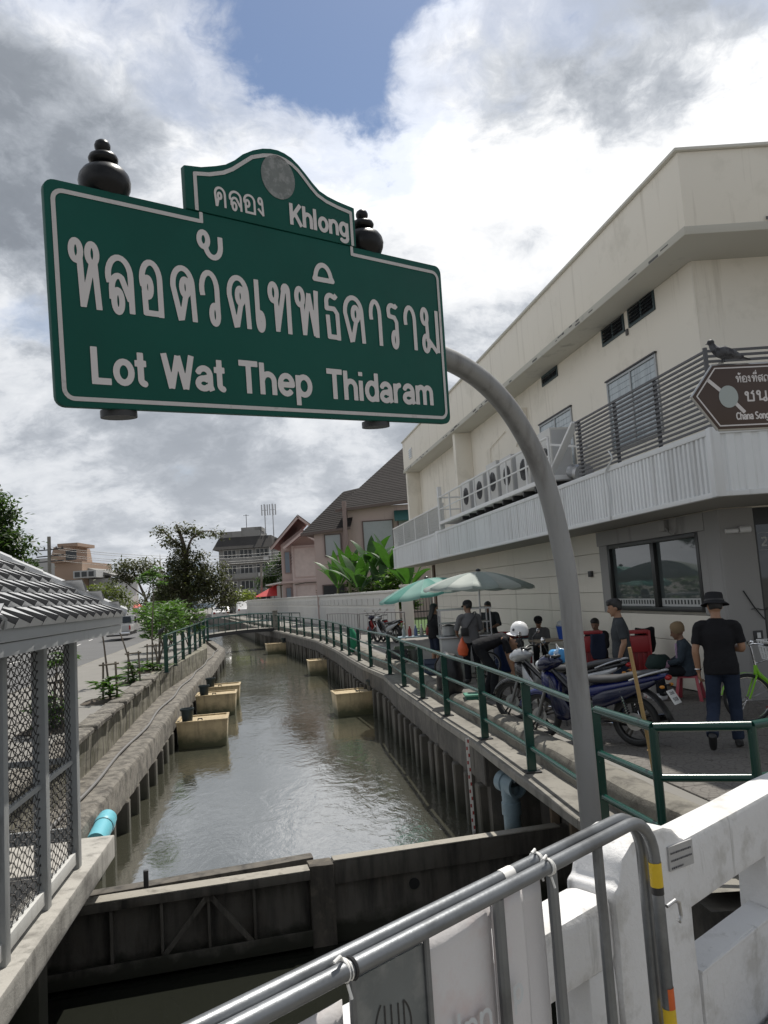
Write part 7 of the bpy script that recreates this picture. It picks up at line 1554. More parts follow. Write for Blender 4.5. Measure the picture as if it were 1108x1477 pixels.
# man in the bucket hat, walking away with a phone in his hand
t, J, M, P = person((3.62, 8.62, 0), R(-24), 'man seen from behind in a black bucket hat, black tee and jeans, walking', dict(
    pelvis=(0, 0, .90), chest=(0, .02, 1.28), neck=(0, .03, 1.43), head=(0, .055, 1.555), look=(-.35, 1, -.12), sl=(-.185, .02, 1.345), sr=(.185, .02, 1.345), el=(-.245, -.02, 1.07), wl=(-.235, .03, .83), er=(.235, .04, 1.08), wr=(.10, .20, 1.06),
    hl=(-.088, 0, .86), hr=(.088, 0, .86), kl=(-.12, .02, .46), al=(-.15, -.34, .20), tl=(-.155, -.24, .055), kr=(.10, .09, .47), ar=(.10, .06, .085), tr=(.11, .24, .03)), SK_M, M_tblack, M_denim, hat=bucket_hat(M_hatb), sleeve=.62, fine=.008, curl=(1.0, 1.1))
obj('phone', MB().box(-.245, -.235, .045, .115, .70, .84), M_whitemetal, t, bevel=.004); obj('bracelet', MB().torus((-.236, .025, .86), (0, 0, 1), .035, .006, 18, 6), M_chrome, t)
# young man in charcoal tee walking behind the motorcycles
person((3.22, 10.9, 0), R(75), 'man with black fringe in a charcoal tee walking between the motorcycles and the wall', dict(
    pelvis=(0, 0, .88), chest=(0, .01, 1.24), neck=(0, .015, 1.39), head=(0, .045, 1.515), look=(0, 1, -.08), sl=(-.18, .0, 1.315), sr=(.18, .0, 1.315), el=(-.23, -.03, 1.05), wl=(-.22, .05, .82), er=(.23, -.02, 1.05), wr=(.225, .05, .82),
    hl=(-.085, 0, .84), hr=(.085, 0, .84), kl=(-.09, .12, .46), al=(-.09, .10, .09), tl=(-.09, .26, .035), kr=(.09, .0, .45), ar=(.09, -.2, .12), tr=(.09, -.06, .035)), SK_M, M_tgrey, M_denim, hair='fringe', sleeve=.7, fine=.008)
# man bending over beside the railing
person((1.62, 13.35, 0), R(-95), 'man in a black tee bending far over beside the green railing', dict(
    pelvis=(0, -.12, .90), chest=(0, .26, 1.02), neck=(0, .40, .98), head=(0, .515, .905), look=(0, .35, -1), hup=(0, .8, -.5), sl=(-.19, .31, 1.0), sr=(.19, .31, 1.0), el=(-.20, .36, .72), wl=(-.14, .42, .46), er=(.20, .38, .72), wr=(.12, .44, .44),
    hl=(-.09, -.12, .86), hr=(.09, -.12, .86), kl=(-.11, .06, .48), al=(-.12, -.06, .09), tl=(-.12, .11, .035), kr=(.11, .10, .48), ar=(.12, .06, .09), tr=(.12, .23, .035)), SK_M, M_tblack, M_pblack, sleeve=.62, fine=.009)
# customer in a cap with a sling bag at the food cart
t, J, M, P = person((1.60, 15.75, 0), R(15), 'customer in dark cap and grey shirt with black sling at the food cart', dict(
    pelvis=(0, 0, .90), chest=(0, .02, 1.27), neck=(0, .03, 1.42), head=(0, .06, 1.54), look=(-.5, 1, -.1), sl=(-.19, .02, 1.34), sr=(.19, .02, 1.34), el=(-.27, .06, 1.10), wl=(-.20, .24, .98), er=(.25, .06, 1.08), wr=(.17, .22, .98),
    hl=(-.09, 0, .86), hr=(.09, 0, .86), kl=(-.11, .02, .47), al=(-.12, -.02, .09), tl=(-.14, .14, .035), kr=(.11, .03, .47), ar=(.12, .0, .09), tr=(.14, .16, .035)), SK_D, M_vest, M_pblack, hat=cap_hat(M_hatb), sleeve=.9, fine=.011)
obj('sling', MB().tube(smooth_path([(-.16, -.125, 1.05), (-.03, -.135, 1.22), (.10, -.115, 1.38), (.12, .02, 1.415), (.04, .14, 1.30)], 4), .014, 6), M_black, t); obj('sling_bag', MB().box(-.26, -.10, -.185, -.115, .95, 1.12), M_black, t, bevel=.02)
cb = thing('carrier_bag', 'orange plastic carrier bag hanging from the hand of the customer at the cart', 'bag', (1.42, 15.72, .55)); m_ = MB().lathe([(.02, -.0), (.09, .02), (.115, .12), (.09, .24), (.05, .30), (.03, .36)], (1.42, 15.70, .55), 14); o = obj('bag_body', m_, pm('orange plastic', (.60, .10, .03), .4, var=.1, scale=8, bump=.2), cb); rough_up(o.data, .02, 9); obj('handle', MB().tube([(1.42, 15.70, .90), (1.43, 15.73, .97), (1.44, 15.76, 1.0)], .008, 5), pm('orange plastic', (.60, .10, .03), .4), cb)
# vendor with long hair, dark dress
person((1.02, 18.6, 0), R(-60), 'long haired woman in dark clothes and shorts waiting under the teal parasol', dict(
    pelvis=(0, 0, .86), chest=(0, .01, 1.20), neck=(0, .015, 1.35), head=(0, .04, 1.47), look=(0, 1, -.2), sl=(-.17, .0, 1.275), sr=(.17, .0, 1.275), el=(-.22, .02, 1.03), wl=(-.10, .20, .98), er=(.22, .02, 1.03), wr=(.12, .20, 1.0),
    hl=(-.085, 0, .82), hr=(.085, 0, .82), kl=(-.09, .02, .45), al=(-.09, -.02, .09), tl=(-.10, .13, .035), kr=(.09, .03, .45), ar=(.10, .0, .09), tr=(.11, .14, .035)), SK_M, M_tblack, M_navy, hair='long', sleeve=.8, short=True, fine=.011)
# seated woman in a tan knit hat on the red stool
seat = dict(pelvis=(0, -.02, .47), chest=(0, .0, .80), neck=(0, .035, .93), head=(0, .075, 1.045), look=(0, 1, -.25), sl=(-.17, .0, .86), sr=(.17, .0, .86), el=(-.20, .09, .62), wl=(-.08, .27, .56), er=(.20, .09, .62), wr=(.08, .27, .56),
    hl=(-.085, 0, .45), hr=(.085, 0, .45), kl=(-.10, .40, .44), al=(-.10, .36, .09), tl=(-.10, .52, .035), kr=(.10, .40, .44), ar=(.10, .40, .09), tr=(.11, .56, .035))
t, J, M, P = person((4.50, 12.0, 0), R(72), 'seated woman in tan knit hat and slate jacket on a red stool', seat, SK_D, M_jack, M_pblack, hair=None, hat=knit_hat(M_hatt), shoe=M_shoe_w, long_sleeve=True, fine=.009)
obj('blouse', MB().box(-.05, .05, .095, .13, .60, .86), cloth('lilac cloth', (.42, .30, .42)), t, bevel=.015); m_ = MB().ball((0, .30, .56), .15, .13, .10, 14, 8); o = obj('scarf', m_, cloth('lilac scarf', (.32, .20, .27)), t); rough_up(o.data, .04, 9)
hb = MB().ball((4.12, 12.12, .56), .17, .20, .17, 14, 9); me_ = solo('handbag', hb, cloth('dark green cloth', (.02, .035, .032)), 'slumped dark green bag held on the knees of the seated woman', 'bag'); rough_up(me_.data, .05, 7)
# two more people sitting further along the wall
person((3.35, 17.6, 0), R(170), 'seated person in a dark cap and pale mask behind the table with the blue bucket', {**seat, 'look': (0, 1, -.1)}, SK_M, M_vest, M_pblack, hat=cap_hat(M_hatb), long_sleeve=True, fine=.012)
person((4.05, 15.3, 0), R(150), 'seated person in black half hidden behind red folding chairs', seat, SK_D, M_tblack, M_pblack, hair='short', long_sleeve=True, fine=.012)
person((2.3, 18.1, 0), R(165), 'vendor in dark clothes standing behind the food cart under the pale parasol', dict(
    pelvis=(0, 0, .86), chest=(0, .02, 1.20), neck=(0, .03, 1.34), head=(0, .07, 1.45), look=(0, 1, -.4), sl=(-.18, .02, 1.27), sr=(.18, .02, 1.27), el=(-.24, .10, 1.03), wl=(-.12, .30, .98), er=(.24, .10, 1.03), wr=(.12, .30, .98),
    hl=(-.085, 0, .82), hr=(.085, 0, .82), kl=(-.09, .02, .45), al=(-.09, -.02, .09), tl=(-.10, .13, .035), kr=(.09, .03, .45), ar=(.10, .0, .09), tr=(.11, .14, .035)), SK_D, M_tgrey, M_navy, sleeve=.9, fine=.012)

# ================================================================== motorcycles
M_blue = pm('blue bodywork', (.004, .009, .085), .2, var=.1, scale=3, bump=.0, spec=.7); M_blk_g = pm('black bodywork', (.012, .012, .013), .22, var=.1, bump=0, spec=.7); M_sil = pm('silver bodywork', (.42, .43, .44), .25, .4, var=.05, bump=0); M_red = pm('red bodywork', (.33, .02, .02), .25, var=.05, bump=0)
M_seat = pm('seat vinyl', (.035, .034, .033), .42, var=.15, scale=10, bump=.15, bscale=120); M_eng = pm('cast alloy', (.22, .22, .22), .45, .8, var=.15, scale=10, bump=.15); M_lens_r = pm('red lens', (.32, .012, .012), .15, var=.1, bump=0); M_lens = pm('clear lens', (.55, .57, .58), .1, .3, var=.05, bump=0); M_pl = pm('number plate', (.66, .66, .64), .5, var=.05, bump=0)
def motorcycle(loc, rz, lab, paint, fairing, parts='full', group='motorcycles parked along the walkway', plate=True):
    t = lthing('motorcycle', lab, 'motorcycle', loc, rz, group); wb = 1.24
    # forward is +x; the wheels stand on z = 0
    def wheel(x, name):
        w_ = obj(name, MB().torus((x, 0, .285), (0, 1, 0), .245, .040, 36, 10), M_rubber, t, smooth=60)
        obj('rim', MB().lathe([(.205, -.03), (.222, -.034), (.222, .034), (.205, .03)], (x, 0, .285), 32, (0, 1, 0), cap=False), M_dark, w_, smooth=30)
        obj('hub', MB().lathe([(.02, -.06), (.055, -.055), (.065, -.02), (.065, .02), (.055, .055), (.02, .06)], (x, 0, .285), 16, (0, 1, 0)), M_eng, w_)
        for q in range(5):
            a = q * 2 * math.pi / 5 + .3
            for dq in (-.13, .13): m_ = MB().beam((x + math.cos(a + dq * 2) * .055, 0, .285 + math.sin(a + dq * 2) * .055), (x + math.cos(a + dq) * .212, 0, .285 + math.sin(a + dq) * .212), .022, .018, up=(0, 1, 0)); obj('spoke', m_, M_blk_g, w_)
        obj('brake_disc', MB().lathe([(.06, .042), (.10, .042), (.10, .047), (.06, .047)], (x, 0, .285), 24, (0, 1, 0)), M_steel, w_)
    wheel(0, 'rear_wheel'); wheel(wb, 'front_wheel')
    rake = Vector((-.36, 0, .93)).normalized(); ax = Vector((wb, 0, .285)); hd = ax + rake * .60
    for s_ in (-1, 1): obj('fork', MB().tube([ax + Vector((0, s_ * .075, 0)), ax + rake * .25 + Vector((0, s_ * .075, 0)), ax + rake * .52 + Vector((0, s_ * .075, 0))], [.024, .022, .017], 10), M_eng, t)
    g = []
    for j in range(11):
        a = R(20 + 14.5 * j); c = ax + Vector((math.cos(a), 0, math.sin(a))) * .315; n_ = Vector((math.cos(a), 0, math.sin(a))); w_ = .052 * (1 - .15 * abs(j - 5) / 5)
        g.append([c + Vector((0, -w_, 0)) - n_ * .05, c + Vector((0, -w_ * .8, 0)), c + n_ * .016, c + Vector((0, w_ * .8, 0)), c + Vector((0, w_, 0)) - n_ * .05])
    o = obj('front_fender', MB().rings(g, closed=False, cap=False), paint, t, smooth=70); sm = o.modifiers.new('s', 'SOLIDIFY'); sm.thickness = .006
    # frame spine, engine, exhaust
    obj('frame', MB().tube(smooth_path([hd, (.72, 0, .55), (.50, 0, .46), (.30, 0, .55), (-.10, 0, .66)], 4), .030, 10), M_blk_g, t)
    e_ = MB().box(.42, .74, -.11, .11, .24, .40); obj('engine', e_, M_eng, t, bevel=.03, seg=3); obj('cylinder', MB().lathe([(.06, 0), (.075, .03), (.06, .045), (.075, .06), (.06, .075), (.075, .09), (.06, .105), (.075, .12), (.06, .16)], (.72, 0, .33), 14, (1, 0, .15)), M_eng, t); obj('crankcase_cover', MB().lathe([(.10, 0), (.10, .03), (.07, .045), (.02, .05)], (.50, .11, .30), 20, (0, 1, 0)).lathe([(.09, 0), (.09, .03), (.06, .045), (.02, .05)], (.52, -.11, .31), 20, (0, -1, 0)), M_eng, t)
    ex_ = MB().tube(smooth_path([(.84, -.03, .28), (.80, -.10, .20), (.55, -.14, .19), (.25, -.145, .22)], 4), .020, 10); obj('exhaust_pipe', ex_, M_chrome, t)
    obj('muffler', MB().tube([(.28, -.15, .22), (.20, -.155, .235), (-.10, -.165, .29), (-.32, -.17, .33)], [.028, .046, .050, .040], 16), M_blk_g, t); obj('heat_shield', MB().beam((.16, -.208, .25), (-.2, -.214, .31), .006, .06), M_chrome, t, bevel=.003)
    for s_ in (-1, 1):
        obj('swingarm', MB().beam((.42, s_ * .10, .33), (-.04, s_ * .10, .285), .025, .05), M_blk_g, t, bevel=.006)
        sp2 = []; a_, b_ = Vector((.02, s_ * .125, .32)), Vector((.10, s_ * .13, .64)); dd = (b_ - a_).normalized(); oo = dd.orthogonal().normalized(); pp = dd.cross(oo)
        for i in range(57): q = i / 56; sp2.append(a_.lerp(b_, .18 + .62 * q) + (oo * math.cos(q * 44) + pp * math.sin(q * 44)) * .028)
        sh2 = obj('shock_absorber', MB().tube([a_, b_], .013, 8), M_chrome, t); obj('spring', MB().tube(sp2, .006, 5), M_lens_r if paint is M_red else M_blk_g, sh2)
    # body: lofts in cross-sections along x
    def loft(name, st, mat, n=14, **kw):
        m_ = MB(); m_.rings([[Vector((x, y + w_ * math.cos(2 * math.pi * q / n), z + h * math.sin(2 * math.pi * q / n))) for q in range(n)] for x, y, z, w_, h in st], True, True); return obj(name, m_, mat, t, smooth=70)
    loft('tail_body', [(.52, 0, .60, .09, .08), (.38, 0, .63, .115, .085), (.15, 0, .68, .12, .075), (-.08, 0, .735, .105, .06), (-.28, 0, .785, .08, .045), (-.42, 0, .815, .045, .025)], paint)
    loft('seat', [(.60, 0, .735, .06, .03), (.52, 0, .745, .10, .045), (.35, 0, .752, .125, .050), (.15, 0, .765, .13, .050), (.0, 0, .80, .115, .050), (-.18, 0, .830, .105, .045), (-.33, 0, .850, .07, .03)], M_seat)
    for s_ in (-1, 1):
        loft('side_panel', [(.46, s_ * .105, .50, .02, .07), (.30, s_ * .12, .54, .025, .10), (.10, s_ * .12, .60, .025, .085), (-.12, s_ * .10, .68, .02, .05), (-.30, s_ * .08, .75, .01, .02)], fairing, 10)
        loft('leg_shield', [(1.04, s_ * .08, .70, .02, .12), (.98, s_ * .17, .60, .022, .20), (.90, s_ * .19, .48, .022, .20), (.80, s_ * .16, .38, .02, .12), (.74, s_ * .13, .34, .01, .05)], fairing, 10)
        obj('grab_rail', MB().tube(smooth_path([(-.02, s_ * .13, .76), (-.22, s_ * .12, .83), (-.38, s_ * .07, .87), (-.43, 0, .875)], 3), .011, 8), M_sil, t)
        obj('footpeg', MB().tube([(.50, s_ * .10, .25), (.50, s_ * .26, .25)], .013, 8), M_rubber, t)
        gx = hd + Vector((-.10, s_ * .31, .20)); obj('grip', MB().tube([gx + Vector((.02, -s_ * .10, 0)), gx], .017, 10), M_rubber, t)
        obj('brake_lever', MB().tube([gx + Vector((.06, -s_ * .11, .0)), gx + Vector((.085, -s_ * .05, 0)), gx + Vector((.075, s_ * .02, -.01))], .006, 6), M_steel, t)
        mr = obj('mirror', MB().tube([gx + Vector((.03, -s_ * .12, .01)), gx + Vector((.05, -s_ * .08, .12)), gx + Vector((.02, s_ * .0, .17))], .006, 6), M_blk_g, t); obj('mirror_glass', MB().ball(gx + Vector((.0, s_ * .03, .20)), .014, .055, .038), M_chrome, mr)
        obj('indicator', MB().ball((-.40, s_ * .13, .70), .03, .022, .02, 10, 7), pm('amber lens', (.5, .2, .02), .2, bump=0), t); obj('indicator_stem', MB().tube([(-.36, s_ * .04, .70), (-.40, s_ * .11, .70)], .008, 6), M_black, t)
    hb_ = hd + Vector((-.02, 0, .16)); obj('handlebar', MB().tube(smooth_path([hd + Vector((-.09, -.24, .20)), hb_ + Vector((0, -.14, .04)), hb_ + Vector((.02, 0, .0)), hb_ + Vector((0, .14, .04)), hd + Vector((-.09, .24, .20))], 4), .012, 8), M_blk_g, t)
    loft('cowl', [(1.22, 0, .90, .04, .05), (1.16, 0, .92, .11, .09), (1.06, 0, .94, .14, .10), (.96, 0, .95, .10, .07), (.90, 0, .95, .05, .03)], fairing); obj('headlight', MB().ball((1.20, 0, .91), .045, .085, .058, 16, 10), M_lens, t); loft('front_panel', [(1.17, 0, .72, .05, .10), (1.10, 0, .70, .10, .14), (1.02, 0, .66, .12, .15), (.95, 0, .60, .06, .10)], paint)
    obj('speedometer', MB().box(.93, 1.0, -.07, .07, 1.0, 1.03), M_black, t, bevel=.01)
    obj('tail_light', MB().ball((-.43, 0, .79), .035, .07, .032, 12, 8), M_lens_r, t)
    g = [[(-.12 - .30 * j / 6 - .03 * math.sin(j * .5), y, .66 - .34 * (j / 6) ** 1.5 + (-.02 if abs(y) > .05 else 0)) for y in (-.08, -.05, 0, .05, .08)] for j in range(7)]; o = obj('rear_fender', MB().rings(g, closed=False, cap=False), M_black, t); sm = o.modifiers.new('s', 'SOLIDIFY'); sm.thickness = .006
    if plate:
        pn = Vector((-.86, 0, .5)).normalized(); pu = Vector((0, -1, 0)); pw_ = pn.cross(pu); pw_ = pw_ if pw_.z > 0 else -pw_; pc_ = Vector((-.47, 0, .58))
        pl = obj('number_plate', MB().obox(pc_, pu, pw_, pn, .10, .085, .003), M_pl, t, bevel=.002); obj('plate_bracket', MB().tube([(-.36, 0, .62), pc_ - pn * .005], .012, 6), M_black, t)
        pu2 = pw_.cross(pn); P0_ = pc_ - pu2 * .1 - pw_ * .085
        obj('lettering', stroke_mesh(lay('2ก8'.replace('ก', '6'), LAT, .04, .16, .115, .034), .007, .0014, P0_, pu2, pw_, pn, .0045), M_ink, pl, smooth=0); obj('lettering', stroke_mesh(lay('5108', LAT, .035, .165, .035, .04), .008, .0014, P0_, pu2, pw_, pn, .0045), M_ink, pl, smooth=0)
    obj('kick_stand', MB().tube([(.46, .11, .24), (.40, .22, .0)], .012, 6), M_black, t); obj('chain_cover', MB().beam((.46, .095, .34), (.0, .095, .30), .03, .07), M_black, t, bevel=.01)
    return t
def heading(ax, ay, bx, by): return math.atan2(by - ay, bx - ax)
mA = motorcycle((2.74, 9.0, 0), heading(2.74, 9.0, 1.89, 9.75), 'blue motorcycle with black seat parked nearest the railing, number plate towards the walkway', M_blue, pm('dark blue bodywork', (.004, .006, .030), .2, var=.1, bump=0, spec=.7))
mB_ = motorcycle((2.72, 10.45, 0), heading(2.72, 10.45, 1.70, 11.10), 'silver and black motorcycle parked behind the blue one, white helmet on its mirror', M_blk_g, M_sil, plate=False)
for i, (x, y, r_, lab, pt_, fa) in enumerate([(-.35, 30.4, 2.0, 'red motorcycle parked in front of the steel barriers by the boundary wall', M_red, M_red), (.15, 29.2, 2.2, 'black motorcycle parked beside the red one near the boundary wall', M_blk_g, M_blk_g)]):
    if i == 0: dup(mA, (x, y, 0), r_, lab); root_ = S.objects[-1]
    else: dup(mB_, (x, y, 0), r_, lab)
for o in list(S.objects):
    if o.get('label') == 'red motorcycle parked in front of the steel barriers by the boundary wall':
        for c in o.children:
            if c.data and c.data.materials and c.data.materials[0] is M_blue:
                c.data = c.data.copy(); c.data.materials[0] = M_red
hm = thing('helmet', 'white open face helmet hung on the mirror of the silver motorcycle', 'helmet', (2.02, 11.05, 1.15))
hc = Vector((1.86, 11.28, 1.25)); obj('shell', MB().lathe([(.125, -.05), (.135, .0), (.128, .05), (.105, .10), (.065, .135), (.01, .148)], hc, 26, (.1, -.1, 1), cap=False), pm('white helmet', (.74, .74, .74), .25, var=.03, bump=0), hm, smooth=70); obj('rim', MB().torus(hc + Vector((-.005, .005, -.05)), (.1, -.1, 1), .126, .008, 26, 6), M_black, hm); obj('peak', MB().lathe([(.13, -.02), (.185, -.045)], hc, 14, (.1, -.1, 1), (-1, -.3, 0), R(-50), R(50), cap=False), pm('white helmet', (.74, .74, .74), .25), hm)
obj('emblem', MB().lathe([(.0001, .0), (.022, .0)], hc + Vector((-.10, -.092, .03)), 12, (-.72, -.66, .2), cap=False), M_ink, hm); obj('strap', MB().tube([hc + Vector((-.08, .05, -.05)), hc + Vector((-.02, .0, -.17)), hc + Vector((.06, -.06, -.05))], .008, 6), M_black, hm)
bgm = thing('plastic_bag', 'light blue and white plastic bag hanging on the blue motorcycle handlebar', 'bag', (2.10, 9.8, .85)); m_ = MB().ball((2.10, 9.80, 1.02), .13, .11, .10, 16, 10); o = obj('bag_body', m_, pm('blue white plastic', (.55, .60, .64), .3, var=.05, scale=6, bump=.3, bscale=20, col2=(.05, .26, .55), c2=(.46, .52), c2s=5), bgm); rough_up(o.data, .06, 8, cuts=1); obj('bag_handle', MB().tube([(2.07, 9.77, 1.08), (2.05, 9.72, 1.16), (2.10, 9.74, 1.08)], .008, 5), M_cord, bgm)
# green bicycle at the edge of the picture
bc = lthing('bicycle', 'bright green step through bicycle with white wire basket by the corner column', 'bicycle', (4.46, 9.9, 0), R(-6)); M_lime = pm('lime enamel', (.20, .48, .02), .3, var=.06, bump=0)
for nm, x in (('front_wheel', .0), ('rear_wheel', 1.05)):
    w_ = obj(nm, MB().torus((x, 0, .31), (0, 1, 0), .285, .022, 36, 8), M_rubber, bc, smooth=60); obj('rim', MB().torus((x, 0, .31), (0, 1, 0), .262, .010, 32, 6), M_chrome, w_); obj('hub', MB().tube([(x, -.05, .31), (x, .05, .31)], .025, 10), M_chrome, w_)
    for q in range(18): a = q * 2 * math.pi / 18; obj('spoke', MB().tube([(x, .03 * (-1) ** q, .31), (x + .26 * math.cos(a), 0, .31 + .26 * math.sin(a))], .0016, 4), M_chrome, w_)
    g = [[(x + math.cos(a) * .325, y, .31 + math.sin(a) * .325) for y in (-.03, 0, .03)] for a in [R(10 + 16 * j) for j in range(11)]]; obj('mudguard', MB().rings(g, closed=False, cap=False), M_lime, bc)
obj('frame', MB().tube([(.13, 0, .70), (.17, 0, .58), (.42, 0, .34), (.52, 0, .27), (.62, 0, .27)], .022, 10), M_lime, bc); obj('top_tube', MB().tube(smooth_path([(.15, 0, .64), (.28, 0, .50), (.42, 0, .44), (.60, 0, .46)], 4), .016, 10), M_lime, bc); obj('seat_tube', MB().tube([(.60, 0, .27), (.68, 0, .62)], .019, 10), M_lime, bc)
for s_ in (-1, 1): obj('chain_stay', MB().tube([(.60, s_ * .03, .28), (1.05, s_ * .06, .31)], .012, 8), M_lime, bc); obj('seat_stay', MB().tube([(.67, s_ * .03, .56), (1.05, s_ * .06, .31)], .010, 8), M_lime, bc); obj('fork_blade', MB().tube([(.12, s_ * .05, .60), (.03, s_ * .055, .38), (.0, s_ * .05, .31)], .012, 8), M_lime, bc); obj('grip', MB().tube([(.20, s_ * .18, .985), (.30, s_ * .27, .975)], .016, 8), M_black, bc); obj('crank', MB().tube([(.60, s_ * .05, .27), (.60 - s_ * .12, s_ * .07, .17 if s_ < 0 else .37)], .010, 6), M_steel, bc); obj('pedal', MB().box(.56 - s_ * .12, .64 - s_ * .12, s_ * .12 - .045, s_ * .12 + .045, (.16 if s_ < 0 else .36), (.18 if s_ < 0 else .38)), M_black, bc)
obj('fork_crown', MB().tube([(.13, 0, .72), (.12, 0, .60)], .022, 10), M_lime, bc); obj('stem', MB().tube([(.13, 0, .70), (.10, 0, .93), (.09, 0, .97)], .013, 8), M_chrome, bc); obj('handlebar', MB().tube(smooth_path([(.20, -.18, .985), (.10, -.12, 1.0), (.08, 0, .97), (.10, .12, 1.0), (.20, .18, .985)], 4), .011, 8), M_chrome, bc)
obj('saddle', MB().ball((.70, 0, .80), .14, .085, .045, 14, 8), M_black, bc); obj('seat_post', MB().tube([(.68, 0, .60), (.70, 0, .77)], .013, 8), M_chrome, bc); obj('chain_ring', MB().torus((.60, .03, .27), (0, 1, 0), .085, .008, 24, 6), M_steel, bc)
bkt = obj('basket', MB().tube([(.24, -.17, 1.02), (.58, -.17, 1.02), (.58, .17, 1.02), (.24, .17, 1.02), (.24, -.17, 1.02)], .008, 6), M_whitemetal, bc)
for q in range(10):
    x = .25 + .33 * q / 9
    for s_ in (-1, 1): obj('wire', MB().tube([(x, s_ * .17, 1.02), (.28 + .26 * q / 9, s_ * .13, .78)], .004, 4), M_whitemetal, bkt)
for q in range(7):
    y = -.17 + .34 * q / 6
    for xa, xb in ((.24, .27), (.58, .55)): obj('wire', MB().tube([(xa, y, 1.02), (xb, y * .78, .78)], .004, 4), M_whitemetal, bkt)
for z, e in ((.94, .95), (.86, .87), (.78, .80)): obj('wire', MB().tube([(.41 - .17 * e, -.17 * e, z), (.41 + .17 * e, -.17 * e, z), (.41 + .17 * e, .17 * e, z), (.41 - .17 * e, .17 * e, z), (.41 - .17 * e, -.17 * e, z)], .005, 5), M_whitemetal, bkt)
obj('basket_stay', MB().tube([(.13, 0, .74), (.30, 0, .78)], .008, 6), M_chrome, bc); obj('basket_floor', MB().box(.28, .54, -.13, .13, .775, .782), M_whitemetal, bkt); obj('bell', MB().ball((.09, -.08, 1.02), .025, n=10, m=6), M_chrome, bc)
st_ = thing('concrete_base', 'red painted concrete base under the green bicycle', 'base block', (5.2, 10.3, 0)); obj('block', MB().box(4.95, 5.6, 10.2, 10.5, 0, .10), pm('red painted concrete', (.28, .05, .045), .7, var=.2, bump=.2), st_, bevel=.02)

# ================================================================== market things along the wall
def parasol(x, y, z0, r, label, mats, tilt, hz, seed=0):
    p = thing('market_parasol', label, 'parasol', (x, y, 0), group='market parasols by the food cart'); ax_ = Vector((tilt[0], tilt[1], 1)).normalized(); c = Vector((x, y, z0)); sx = (Vector((1, 0, 0)) - ax_ * ax_.x).normalized(); sy = ax_.cross(sx); n = 14
    for i in range(n):
        a0, a1 = 2 * math.pi * i / n, 2 * math.pi * (i + 1) / n; g = []
        for j in range(7):
            q = j / 6; rr = r * q; row = []
            for m_ in range(5):
                a = a0 + (a1 - a0) * m_ / 4; sag = .022 * r * math.sin(math.pi * m_ / 4) * q; row.append(c + (sx * math.cos(a) + sy * math.sin(a)) * (rr * (1 - .03 * math.sin(math.pi * m_ / 4))) + ax_ * (hz * (1 - q ** 1.7) - sag))
            g.append(row)
        b2 = [pnt + ax_ * -.055 + (sx * math.cos((a0 + a1) / 2) + sy * math.sin((a0 + a1) / 2)) * .01 for pnt in g[-1]]
        obj('panel', MB().rings(g + [b2], closed=False, cap=False), mats[i % len(mats)], p, smooth=60)
        e = c + (sx * math.cos(a0) + sy * math.sin(a0)) * r * .98 - ax_ * .01; obj('rib', MB().tube([c + ax_ * hz * .92, c + (sx * math.cos(a0) + sy * math.sin(a0)) * r * .5 + ax_ * hz * .62, e], .006, 5), M_steel, p)
    obj('pole', MB().tube([(x - ax_.x * z0, y - ax_.y * z0, .02), c + ax_ * (hz + .04)], .019, 10), M_steel, p); obj('finial', MB().lathe([(.05, 0), (.06, .03), (.02, .06)], c + ax_ * (hz + .005), 12, ax_), M_black, p)
    obj('foot', MB().lathe([(.28, 0), (.28, .06), (.06, .09), (.05, .2)], (x - ax_.x * z0, y - ax_.y * z0, 0), 18), M_conc, p)
def fabric(name, c, tr):
    m = bpy.data.materials.new(name); m.use_nodes = True; N = NT(m.node_tree); b = N.n['Principled BSDF']; pos = N.add('ShaderNodeNewGeometry').outputs['Position']
    cc = N.mix(N.noise(pos, 4, 5, .6), tuple(v * .82 for v in c), c); N.l.new(cc, b.inputs['Base Color']); b.inputs['Roughness'].default_value = .6
    t_ = N.add('ShaderNodeBsdfTranslucent', {'Color': cc}); mx = N.add('ShaderNodeMixShader', {0: tr, 1: b.outputs[0], 2: t_.outputs[0]}); N.l.new(mx.outputs[0], N.n['Material Output'].inputs[0]); return m
FB1, FB2, FB3 = fabric('silver parasol cloth', (.34, .40, .37), .3), fabric('pale parasol cloth', (.52, .57, .53), .35), fabric('teal parasol cloth', (.12, .36, .30), .4)
parasol(1.98, 16.9, 1.92, 1.22, 'broad pale silver green market parasol nearest along the wall, half in sunlight', [FB1, FB2], (.03, .02), .34)
parasol(1.02, 19.6, 1.86, 1.30, 'tilted teal market parasol behind the pale one', [FB3, fabric('light teal cloth', (.26, .46, .41), .4)], (-.13, -.02), .36)
